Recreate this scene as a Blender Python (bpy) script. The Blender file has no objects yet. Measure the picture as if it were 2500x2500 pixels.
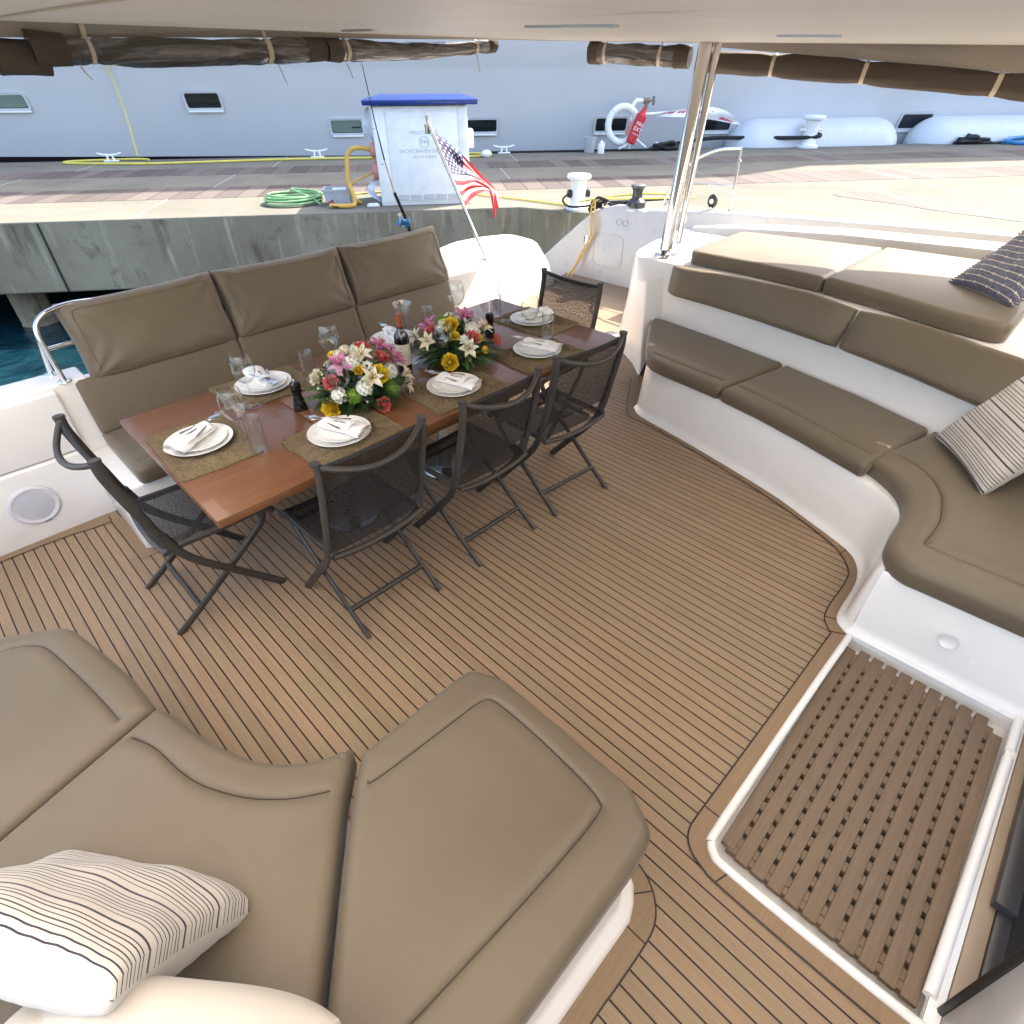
import bpy, bmesh, math, random
import numpy as np
from mathutils import Vector, Matrix, geometry
random.seed(7)
rng = np.random.RandomState(5)
R = math.radians
scene = bpy.context.scene
col = scene.collection

# ---------------------------------------------------------------- camera
cam_d = bpy.data.cameras.new('camera')
cam = bpy.data.objects.new('camera', cam_d)
col.objects.link(cam)
cam_d.sensor_width = 36; cam_d.sensor_height = 36
cam_d.lens = 36 * 1374 / 2500
cam_d.clip_start = 0.05; cam_d.clip_end = 4000
cam.matrix_world = Matrix(((0.70032158, 0.44363707, -0.5592279, 0.0),
                           (-0.71381333, 0.43029874, -0.55255184, 0.0),
                           (-0.00449742, 0.7861483, 0.61802154, 2.0),
                           (0, 0, 0, 1)))
scene.camera = cam
# ---------------------------------------------------------------- sky, sun, exposure
SUN = Vector((0.97, -0.17, 1.02)).normalized()
w = bpy.data.worlds.new('World'); scene.world = w; w.use_nodes = True
nt = w.node_tree; bg = nt.nodes['Background']
sky = nt.nodes.new('ShaderNodeTexSky'); sky.sky_type = 'NISHITA'; sky.sun_disc = False
sky.sun_elevation = math.asin(SUN.z)
sky.sun_rotation = math.atan2(SUN.x, SUN.y)
sky.air_density = 1.0; sky.dust_density = 3.5; sky.ozone_density = 1.0
nt.links.new(sky.outputs[0], bg.inputs[0]); bg.inputs[1].default_value = 0.11
sd = bpy.data.lights.new('sun', 'SUN'); sd.energy = 2.0; sd.angle = R(0.5); sd.color = (1, 0.94, 0.84)
so = bpy.data.objects.new('sun', sd); col.objects.link(so)
so.rotation_euler = SUN.to_track_quat('Z', 'Y').to_euler(); so.location = SUN * 60
vs = scene.view_settings
vs.view_transform = 'Standard'; vs.look = 'None'; vs.gamma = 1; vs.use_curve_mapping = False
vs.exposure = 2.8
try:
    scene.cycles.max_bounces = 12; scene.cycles.transparent_max_bounces = 24
    scene.cycles.diffuse_bounces = 6; scene.cycles.glossy_bounces = 5
    scene.cycles.sample_clamp_indirect = 6
except Exception: pass

# ---------------------------------------------------------------- materials
def node(nt, t, **k):
    n = nt.nodes.new(t)
    for a, b in k.items(): setattr(n, a, b)
    return n
class M:
    "small wrapper to build node materials"
    def __init__(s, name, col=(0.5, 0.5, 0.5), rough=0.5, metal=0.0, spec=0.5, coat=0.0, sheen=0.0):
        s.m = bpy.data.materials.new(name); s.m.use_nodes = True
        s.nt = s.m.node_tree; s.b = s.nt.nodes['Principled BSDF']
        b = s.b.inputs
        b['Base Color'].default_value = (*col, 1); b['Roughness'].default_value = rough
        b['Metallic'].default_value = metal; b['Specular IOR Level'].default_value = spec
        b['Coat Weight'].default_value = coat; b['Sheen Weight'].default_value = sheen
        s.tc = None
    def coord(s, which='Object', scale=(1, 1, 1), rot=(0, 0, 0), loc=(0, 0, 0)):
        if s.tc is None: s.tc = node(s.nt, 'ShaderNodeTexCoord')
        mp = node(s.nt, 'ShaderNodeMapping'); s.nt.links.new(s.tc.outputs[which], mp.inputs[0])
        mp.inputs['Scale'].default_value = scale; mp.inputs['Rotation'].default_value = rot; mp.inputs['Location'].default_value = loc
        return mp.outputs[0]
    def noise(s, vec, scale=5, detail=4, rough=0.55, dist=0.0, out='Fac'):
        n = node(s.nt, 'ShaderNodeTexNoise'); s.nt.links.new(vec, n.inputs['Vector'])
        n.inputs['Scale'].default_value = scale; n.inputs['Detail'].default_value = detail
        n.inputs['Roughness'].default_value = rough; n.inputs['Distortion'].default_value = dist
        return n.outputs[out]
    def ramp(s, fac, stops):
        r = node(s.nt, 'ShaderNodeValToRGB'); s.nt.links.new(fac, r.inputs[0])
        cr = r.color_ramp
        while len(cr.elements) > 1: cr.elements.remove(cr.elements[-1])
        cr.elements[0].position = stops[0][0]; cr.elements[0].color = (*stops[0][1], 1) if len(stops[0][1]) == 3 else stops[0][1]
        for p, c in stops[1:]:
            e = cr.elements.new(p); e.color = (*c, 1) if len(c) == 3 else c
        return r.outputs[0]
    def mix(s, fac, a, b, mode='MIX'):
        n = node(s.nt, 'ShaderNodeMix', data_type='RGBA', blend_type=mode)
        for sock, v in ((n.inputs[0], fac), (n.inputs[6], a), (n.inputs[7], b)):
            if hasattr(v, 'links'): s.nt.links.new(v, sock)
            elif isinstance(v, (int, float)): sock.default_value = v
            else: sock.default_value = (*v, 1)
        return n.outputs[2]
    def math(s, op, a, b=0.0, c=None):
        n = node(s.nt, 'ShaderNodeMath', operation=op)
        for i, v in enumerate((a, b, c)):
            if v is None: continue
            if hasattr(v, 'links'): s.nt.links.new(v, n.inputs[i])
            else: n.inputs[i].default_value = v
        return n.outputs[0]
    def sep(s, vec):
        n = node(s.nt, 'ShaderNodeSeparateXYZ'); s.nt.links.new(vec, n.inputs[0]); return n.outputs
    def comb(s, x, y, z=0.0):
        n = node(s.nt, 'ShaderNodeCombineXYZ')
        for i, v in enumerate((x, y, z)):
            if hasattr(v, 'links'): s.nt.links.new(v, n.inputs[i])
            else: n.inputs[i].default_value = v
        return n.outputs[0]
    def white(s, v):
        n = node(s.nt, 'ShaderNodeTexWhiteNoise', noise_dimensions='2D'); s.nt.links.new(v, n.inputs['Vector']); return n.outputs['Value']
    def color(s, c): s.nt.links.new(c, s.b.inputs['Base Color']); return s
    def set(s, name, v):
        if hasattr(v, 'links'): s.nt.links.new(v, s.b.inputs[name])
        else: s.b.inputs[name].default_value = v
        return s
    def bump(s, h, strength=0.2, dist=0.01, prev=None):
        n = node(s.nt, 'ShaderNodeBump'); n.inputs['Strength'].default_value = strength; n.inputs['Distance'].default_value = dist
        s.nt.links.new(h, n.inputs['Height'])
        if prev is not None: s.nt.links.new(prev, n.inputs['Normal'])
        s.nt.links.new(n.outputs[0], s.b.inputs['Normal']); return n.outputs[0]

MAT = {}
def simple(name, c, rough=0.5, var=0.08, nscale=6, bump=0.0, bscale=300, bdist=0.001, **k):
    m = M(name, c, rough, **k); v = m.coord()
    n = m.noise(v, nscale, 5)
    lo = tuple(x * (1 - var) for x in c); hi = tuple(min(1, x * (1 + var)) for x in c)
    m.color(m.ramp(n, [(0.3, lo), (0.7, hi)]))
    if bump: m.bump(m.noise(v, bscale, 2), bump, bdist)
    MAT[name] = m.m; return m.m

# gelcoat: white polyester with very soft waviness and faint grime
m = M('gelcoat', (0.8, 0.78, 0.75), 0.22, coat=0.25)
v = m.coord(); n = m.noise(v, 2.2, 6, 0.6)
m.color(m.ramp(n, [(0.3, (0.80, 0.775, 0.74)), (0.7, (0.85, 0.83, 0.80))]))
m.set('Roughness', m.math('MULTIPLY_ADD', m.noise(v, 9, 4), 0.22, 0.12))
m.bump(m.noise(v, 3.0, 2), 0.12, 0.01); MAT['gelcoat'] = m.m
m = M('gelcoat_dimmed', (0.46, 0.43, 0.385), 0.3, coat=0.15); v = m.coord()  # the white gelcoat again, darkened to keep its shading in full sun
m.color(m.ramp(m.noise(v, 2.5, 6, 0.6), [(0.3, (0.43, 0.40, 0.355)), (0.7, (0.50, 0.472, 0.43))])); m.set('Roughness', m.math('MULTIPLY_ADD', m.noise(v, 9, 4), 0.25, 0.18)); MAT['gelcoat_dimmed'] = m.m
simple('gelcoat_textured', (0.70, 0.68, 0.64), 0.6, 0.06, 4, bump=0.35, bscale=260, bdist=0.002)
m = M('headliner', (0.62, 0.56, 0.47), 0.45)
v = m.coord(); m.color(m.ramp(m.noise(v, 1.2, 5), [(0.3, (0.37, 0.325, 0.26)), (0.7, (0.42, 0.37, 0.30))]))
m.bump(m.noise(v, 1.6, 3), 0.15, 0.02); MAT['headliner'] = m.m
# moulded roof skin: slight translucency added to brighten the cockpit below
tl = node(m.nt, 'ShaderNodeBsdfTranslucent'); tl.inputs[0].default_value = (0.95, 0.86, 0.74, 1)
mx = node(m.nt, 'ShaderNodeMixShader'); mx.inputs[0].default_value = 0.03
m.nt.links.new(m.b.outputs[0], mx.inputs[1]); m.nt.links.new(tl.outputs[0], mx.inputs[2]); m.nt.links.new(mx.outputs[0], m.nt.nodes['Material Output'].inputs[0])

def teak(name, base=((0.262, 0.184, 0.114), (0.378, 0.282, 0.190)), plank=None, axis='y', phase=0.0, gap=0.115, caulk=(0.012, 0.006, 0.005)):
    m = M(name, base[0], 0.62, spec=0.3); v = m.coord(); x, y, z = m.sep(v)
    if axis == 'x': x, y = y, x
    if plank:
        px = m.math('MULTIPLY', m.math('ADD', x, -phase), 1.0 / plank)
        idx = m.math('FLOOR', px); fr = m.math('FRACT', px)
        seg = m.math('FLOOR', m.math('MULTIPLY_ADD', m.white(m.comb(idx, 3.0)), 9.0, m.math('MULTIPLY', y, 0.55)))
        tone = m.white(m.comb(idx, seg))
        dist = m.math('MINIMUM', fr, m.math('SUBTRACT', 1.0, fr))
        mask = m.math('LESS_THAN', dist, gap * 0.5)
    else:
        idx = 0.0; tone = m.noise(v, 1.7, 2)
    grain = m.noise(m.comb(m.math('MULTIPLY', x, 60.0), m.math('MULTIPLY', y, 2.2), idx), 2.2, 5, 0.62, 0.8)
    fine = m.noise(m.comb(m.math('MULTIPLY', x, 420.0), m.math('MULTIPLY', y, 9.0), idx), 1.0, 3, 0.6)
    c = m.ramp(grain, [(0.25, base[0]), (0.75, base[1])])
    c = m.mix(m.math('MULTIPLY', fine, 0.45), c, tuple(q * 0.72 for q in base[0]))
    tint = m.ramp(tone, [(0.0, (0.87, 0.83, 0.77)), (0.35, (1.0, 0.97, 0.93)), (0.7, (1.05, 0.96, 0.9)), (1.0, (0.93, 0.95, 0.87))])
    c = m.mix(1.0, c, tint, 'MULTIPLY')
    dirt = m.noise(v, 1.4, 6, 0.6)
    c = m.mix(m.math('MULTIPLY', dirt, 0.35), c, (0.27, 0.20, 0.14))
    if plank:
        c = m.mix(mask, c, caulk)
        m.set('Roughness', m.math('MULTIPLY_ADD', mask, -0.2, 0.62))
        h = m.math('MULTIPLY_ADD', mask, -1.0, m.math('MULTIPLY', fine, 0.25))
    else: h = m.math('MULTIPLY', fine, 0.25)
    m.color(c); m.bump(h, 0.5, 0.0012); MAT[name] = m.m
teak('teak_deck', plank=0.0467, phase=-0.3385)
teak('teak_border', base=((0.22, 0.148, 0.085), (0.31, 0.222, 0.138)), axis='x')
teak('teak_grate', base=((0.135, 0.095, 0.062), (0.215, 0.158, 0.108)), axis='x')
teak('teak_platform', plank=0.06, phase=0.02, axis='x', base=((0.30, 0.2, 0.12), (0.42, 0.30, 0.2)))
simple('caulk', (0.016, 0.008, 0.006), 0.5)

# tan outdoor vinyl
def vinyl(name, c, c2):
    m = M(name, c, 0.5, spec=0.38, sheen=0.12); v = m.coord()
    a = m.noise(v, 1.8, 5, 0.6)
    cc = m.ramp(a, [(0.3, c), (0.72, c2)])
    stain = m.noise(v, 5.5, 3, 0.5)
    cc = m.mix(m.ramp(stain, [(0.62, (0, 0, 0)), (0.8, (0.22, 0.22, 0.22))]), cc, tuple(q * 0.72 for q in c))
    m.color(cc); m.set('Roughness', m.math('MULTIPLY_ADD', a, 0.2, 0.4))
    p = m.bump(m.noise(v, 420, 2), 0.22, 0.0006)
    n2 = m.noise(v, 3.5, 3, 0.5, 0.6)
    m.bump(n2, 0.25, 0.008, p); MAT[name] = m.m
vinyl('vinyl_tan', (0.122, 0.094, 0.058), (0.150, 0.117, 0.075))
simple('vinyl_seam', (0.03, 0.022, 0.014), 0.6)
# varnished table
m = M('table_wood', (0.3, 0.12, 0.05), 0.3, coat=0.35); v = m.coord(); x, y, z = m.sep(v)
g = m.noise(m.comb(m.math('MULTIPLY', x, 1.6), m.math('MULTIPLY', y, 26.0), z), 2.0, 6, 0.6, 1.2)
c = m.ramp(g, [(0.2, (0.11, 0.038, 0.012)), (0.55, (0.17, 0.062, 0.020)), (0.85, (0.23, 0.095, 0.034))])
bd = m.white(m.comb(m.math('FLOOR', m.math('MULTIPLY', x, 4.1)), 1.0))
c = m.mix(1.0, c, m.ramp(bd, [(0, (0.86, 0.83, 0.82)), (1, (1.08, 1.06, 1.05))]), 'MULTIPLY')
c = m.mix(m.math('MULTIPLY', m.noise(v, 2.0, 5), 0.3), c, (0.22, 0.125, 0.075))
m.color(c); m.set('Roughness', m.math('MULTIPLY_ADD', m.noise(v, 6, 5), 0.3, 0.2)); m.bump(g, 0.08, 0.001); MAT['table_wood'] = m.m

simple('chair_metal', (0.045, 0.04, 0.036), 0.42, 0.15, 12, bump=0.15, bscale=500, metal=0.0, spec=0.5)
simple('black_plastic', (0.012, 0.012, 0.012), 0.3)
simple('grey_plastic', (0.10, 0.10, 0.105), 0.35)
# textilene sling: woven, partly see-through
m = M('sling_fabric', (0.02, 0.018, 0.017), 0.6, spec=0.3)
v = m.coord(); x, y, z = m.sep(v)
wv = m.noise(m.comb(m.math('MULTIPLY', m.math('ADD', x, m.math('MULTIPLY', y, 0.6)), 330.0), m.math('MULTIPLY', m.math('SUBTRACT', m.math('ADD', z, y), m.math('MULTIPLY', x, 0.5)), 150.0)), 1.0, 1)
m.color(m.ramp(wv, [(0.35, (0.008, 0.007, 0.007)), (0.65, (0.04, 0.037, 0.036))]))
tr = node(m.nt, 'ShaderNodeBsdfTransparent'); ms = node(m.nt, 'ShaderNodeMixShader')
m.nt.links.new(m.ramp(wv, [(0.42, (0.34, 0.34, 0.34)), (0.55, (0.04, 0.04, 0.04))]), ms.inputs[0]); m.nt.links.new(m.b.outputs[0], ms.inputs[1]); m.nt.links.new(tr.outputs[0], ms.inputs[2])
m.nt.links.new(ms.outputs[0], m.nt.nodes['Material Output'].inputs[0]); MAT['sling_fabric'] = m.m

mt = bpy.data.materials.new('skylight_fill'); mt.use_nodes = True; t_ = mt.node_tree; pb = t_.nodes['Principled BSDF']; pb.inputs['Base Color'].default_value = (0.75, 0.73, 0.68, 1); pb.inputs['Roughness'].default_value = 0.3  # translucent sheet for the added roof panels that light the cockpit
tl = node(t_, 'ShaderNodeBsdfTranslucent'); tl.inputs[0].default_value = (0.95, 0.88, 0.78, 1); mx = node(t_, 'ShaderNodeMixShader'); mx.inputs[0].default_value = 0.75
t_.links.new(pb.outputs[0], mx.inputs[1]); t_.links.new(tl.outputs[0], mx.inputs[2]); t_.links.new(mx.outputs[0], t_.nodes['Material Output'].inputs[0]); MAT['skylight_fill'] = mt
simple('steel', (0.72, 0.71, 0.69), 0.09, 0.04, 4, metal=1.0)
simple('steel_satin', (0.62, 0.61, 0.6), 0.25, 0.05, 8, metal=1.0)
simple('china', (0.86, 0.85, 0.82), 0.14, 0.02, 8, coat=0.4)
simple('napkin', (0.83, 0.81, 0.79), 0.85, 0.04, 20, bump=0.4, bscale=700, bdist=0.001)
m = M('seagrass', (0.4, 0.3, 0.15), 0.8); v = m.coord()
a = m.noise(v, 26, 5, 0.7, 2.5); b2 = m.noise(v, 150, 3, 0.7)
c = m.ramp(a, [(0.3, (0.06, 0.040, 0.018)), (0.5, (0.15, 0.108, 0.056)), (0.7, (0.27, 0.205, 0.115))])
m.color(m.mix(m.math('MULTIPLY', b2, 0.6), c, (0.19, 0.14, 0.075))); m.bump(b2, 0.9, 0.004, m.bump(a, 0.6, 0.004)); MAT['seagrass'] = m.m

def glassy(name, tint=(1, 1, 1), ior=1.45, base=0.03, rough=0.02):
    mt = bpy.data.materials.new(name); mt.use_nodes = True; t = mt.node_tree; t.nodes.remove(t.nodes['Principled BSDF'])
    lw = node(t, 'ShaderNodeLayerWeight'); lw.inputs[0].default_value = 0.5
    pw = node(t, 'ShaderNodeMath', operation='POWER'); t.links.new(lw.outputs['Facing'], pw.inputs[0]); pw.inputs[1].default_value = 3.5
    ad = node(t, 'ShaderNodeMath', operation='MULTIPLY_ADD'); t.links.new(pw.outputs[0], ad.inputs[0]); ad.inputs[1].default_value = 0.8; ad.inputs[2].default_value = base; ad.use_clamp = True
    ta = node(t, 'ShaderNodeBsdfTransparent'); ta.inputs[0].default_value = (*tint, 1)
    gl = node(t, 'ShaderNodeBsdfGlossy'); gl.inputs['Roughness'].default_value = rough
    mx = node(t, 'ShaderNodeMixShader'); t.links.new(ad.outputs[0], mx.inputs[0]); t.links.new(ta.outputs[0], mx.inputs[1]); t.links.new(gl.outputs[0], mx.inputs[2])
    t.links.new(mx.outputs[0], t.nodes['Material Output'].inputs[0]); MAT[name] = mt
glassy('clear_glass', (0.97, 0.98, 0.98), 1.5, 0.06)
m = M('bottle_glass', (0.006, 0.004, 0.004), 0.06, coat=0.6); MAT['bottle_glass'] = m.m
simple('capsule', (0.30, 0.075, 0.035), 0.35, 0.1, 30)
simple('label_paper', (0.60, 0.55, 0.45), 0.7, 0.06, 30)
# concrete of the quay: stained and streaky on its face
m = M('concrete', (0.4, 0.38, 0.34), 1.0, spec=0.08); v = m.coord(); x, y, z = m.sep(v)
a = m.noise(v, 0.9, 8, 0.65, 0.3); b2 = m.noise(v, 14, 5, 0.7)
c = m.ramp(a, [(0.3, (0.155, 0.143, 0.115)), (0.7, (0.23, 0.212, 0.17))])
m.color(m.mix(m.math('MULTIPLY', b2, 0.35), c, (0.15, 0.138, 0.115))); m.bump(b2, 0.25, 0.006); MAT['concrete'] = m.m
m = M('quay_wall', (0.3, 0.28, 0.23), 0.9, spec=0.2); v = m.coord(); x, y, z = m.sep(v)
big = m.noise(v, 0.9, 7, 0.66); fine = m.noise(v, 16, 5, 0.72)
drip = m.noise(m.comb(m.math('MULTIPLY', x, 9.0), m.math('MULTIPLY', y, 9.0), m.math('MULTIPLY', z, 0.7)), 1.0, 4, 0.55, 0.15)
drip2 = m.noise(m.comb(m.math('MULTIPLY', x, 3.1), m.math('MULTIPLY', y, 3.1), m.math('MULTIPLY', z, 0.9)), 1.0, 5, 0.6, 0.25)
c = m.ramp(big, [(0.3, (0.20, 0.165, 0.105)), (0.5, (0.27, 0.23, 0.155)), (0.7, (0.34, 0.30, 0.21))])
c = m.mix(m.ramp(drip, [(0.55, (0, 0, 0)), (0.70, (0.75, 0.75, 0.75))]), c, (0.47, 0.42, 0.31))
c = m.mix(m.ramp(drip2, [(0.30, (0.85, 0.85, 0.85)), (0.44, (0, 0, 0))]), c, (0.085, 0.066, 0.04))
c = m.mix(m.ramp(m.noise(v, 2.2, 6, 0.75), [(0.58, (0, 0, 0)), (0.68, (0.6, 0.6, 0.6))]), c, (0.075, 0.06, 0.04))
m.color(m.mix(m.math('MULTIPLY', fine, 0.5), c, (0.19, 0.16, 0.11))); m.bump(fine, 0.4, 0.01); MAT['quay_wall'] = m.m
# boardwalk timber in the quay
m = M('boardwalk', (0.2, 0.15, 0.13), 0.8, spec=0.25)
v = m.coord(); x, y, z = m.sep(v)
px = m.math('MULTIPLY', x, 1 / 0.34); idx = m.math('FLOOR', px); fr = m.math('FRACT', px)
tone = m.white(m.comb(idx, 2.0))
c = m.ramp(tone, [(0.0, (0.095, 0.075, 0.065)), (0.5, (0.14, 0.112, 0.098)), (1.0, (0.19, 0.155, 0.135))])
g = m.noise(m.comb(m.math('MULTIPLY', x, 3.0), m.math('MULTIPLY', y, 40.0), idx), 1.0, 5)
c = m.mix(m.math('MULTIPLY', g, 0.4), c, (0.09, 0.07, 0.06))
m.color(m.mix(m.math('LESS_THAN', fr, 0.045), c, (0.03, 0.025, 0.022))); MAT['boardwalk'] = m.m
# sea water
m = M('sea_water', (0.003, 0.022, 0.035), 0.06, spec=0.5); v = m.coord()
w1 = m.noise(v, 2.6, 6, 0.6, 0.5); w2 = m.noise(v, 9, 4, 0.6, 0.3)
m.color(m.ramp(w1, [(0.35, (0.0015, 0.012, 0.022)), (0.7, (0.004, 0.034, 0.045))]))
m.bump(w2, 0.4, 0.05, m.bump(w1, 0.7, 0.12)); MAT['sea_water'] = m.m
# other vessel
m = M('yacht_paint', (0.66, 0.69, 0.74), 0.3, coat=0.3); v = m.coord()
m.color(m.ramp(m.noise(v, 0.25, 3), [(0.3, (0.58, 0.585, 0.60)), (0.7, (0.63, 0.635, 0.65))])); m.bump(m.noise(v, 0.6, 2), 0.05, 0.05); MAT['yacht_paint'] = m.m
simple('yacht_glass', (0.012, 0.016, 0.02), 0.08, 0.2, 2, coat=0.5)
simple('yacht_glass_green', (0.19, 0.25, 0.21), 0.12, 0.15, 1.0, coat=0.5)
simple('white_paint', (0.80, 0.80, 0.78), 0.35, 0.04, 5)
simple('fender_cover', (0.60, 0.62, 0.66), 0.45, 0.04, 3, bump=0.3, bscale=8, bdist=0.02)
simple('canvas_tan', (0.085, 0.064, 0.046), 0.85, 0.1, 10, bump=0.5, bscale=240, bdist=0.002)
simple('strap', (0.62, 0.54, 0.40), 0.8, 0.05, 30)
# rolled vinyl window: glossy, brownish see-through sheet over canvas
m = M('roll_vinyl', (0.2, 0.17, 0.15), 0.12, coat=0.7); v = m.coord()
a = m.noise(m.comb(m.math('MULTIPLY', m.sep(v)[0], 2.2), m.math('MULTIPLY', m.sep(v)[1], 2.2), m.math('MULTIPLY', m.sep(v)[2], 16.0)), 1.0, 5, 0.6, 1.3)
m.color(m.ramp(a, [(0.3, (0.035, 0.029, 0.025)), (0.5, (0.085, 0.072, 0.064)), (0.62, (0.20, 0.19, 0.185)), (0.72, (0.07, 0.06, 0.053))]))
m.bump(a, 1.0, 0.03); MAT['roll_vinyl'] = m.m
for nm, c, r in (('rope_yellow', (0.62, 0.52, 0.10), 0.6), ('rope_orange', (0.62, 0.36, 0.06), 0.5), ('rope_green', (0.18, 0.36, 0.16), 0.5), ('rope_black', (0.012, 0.012, 0.014), 0.7),
                 ('red_cover', (0.55, 0.02, 0.03), 0.5), ('plug_red', (0.55, 0.20, 0.15), 0.5), ('brass', (0.20, 0.14, 0.09), 0.5), ('bin_grey', (0.40, 0.42, 0.43), 0.6), ('blue_lid', (0.015, 0.04, 0.19), 0.25),
                 ('reel_blue', (0.02, 0.18, 0.42), 0.2), ('print_grey', (0.36, 0.37, 0.38), 0.6), ('red_print', (0.55, 0.05, 0.08), 0.6), ('floor_tan', (0.30, 0.225, 0.15), 0.4), ('dark_interior', (0.012, 0.01, 0.012), 0.4),
                 ('dark_frame', (0.035, 0.032, 0.032), 0.35), ('wash_box', (0.80, 0.79, 0.76), 0.45), ('banner', (0.78, 0.78, 0.82), 0.7), ('plastic_film', (0.72, 0.74, 0.78), 0.25), ('pepper_black', (0.008, 0.008, 0.008), 0.12), ('winch_grey', (0.035, 0.04, 0.04), 0.3),
                 ('flag_red', (0.55, 0.015, 0.03), 0.7), ('flag_white', (0.82, 0.81, 0.83), 0.7), ('flag_blue', (0.018, 0.02, 0.09), 0.7), ('stopper_white', (0.8, 0.8, 0.76), 0.4), ('speaker_white', (0.62, 0.61, 0.63), 0.45), ('speaker_grille', (0.50, 0.50, 0.53), 0.6)):
    simple(nm, c, r, 0.08, 6)

# ---------------------------------------------------------------- object helpers
def tag(o, label=None, cat=None, group=None, kind=None):
    if label: o['label'] = label
    if cat: o['category'] = cat
    if group: o['group'] = group
    if kind: o['kind'] = kind
    return o
def empty(name, loc=(0, 0, 0), rz=0.0, label=None, cat=None, group=None, rot=None):
    o = bpy.data.objects.new(name, None); col.objects.link(o); o.empty_display_size = 0.05
    o.location = loc; o.rotation_euler = rot if rot else (0, 0, rz)
    return tag(o, label, cat, group)
def link(name, me, mats, parent=None, mw=None):
    o = bpy.data.objects.new(name, me); col.objects.link(o)
    if isinstance(mats, (str,)): mats = [mats]
    for q in (mats or []): me.materials.append(MAT[q])
    if parent is not None: o.parent = parent
    if mw is not None: o.matrix_local = mw
    return o
def smooth(me, ang=35):
    me.polygons.foreach_set('use_smooth', [True] * len(me.polygons))
    try: me.set_sharp_from_angle(angle=R(ang))
    except Exception: pass
def mesh(name, V, F, mats, parent=None, sm=35, mw=None, midx=None):
    me = bpy.data.meshes.new(name); me.from_pydata([tuple(map(float, v)) for v in V], [], F); me.validate(); me.update()
    bm = bmesh.new(); bm.from_mesh(me); bmesh.ops.recalc_face_normals(bm, faces=bm.faces); bm.to_mesh(me); bm.free()
    if sm: smooth(me, sm)
    o = link(name, me, mats, parent, mw)
    if midx is not None: me.polygons.foreach_set('material_index', midx)
    return o
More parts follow.
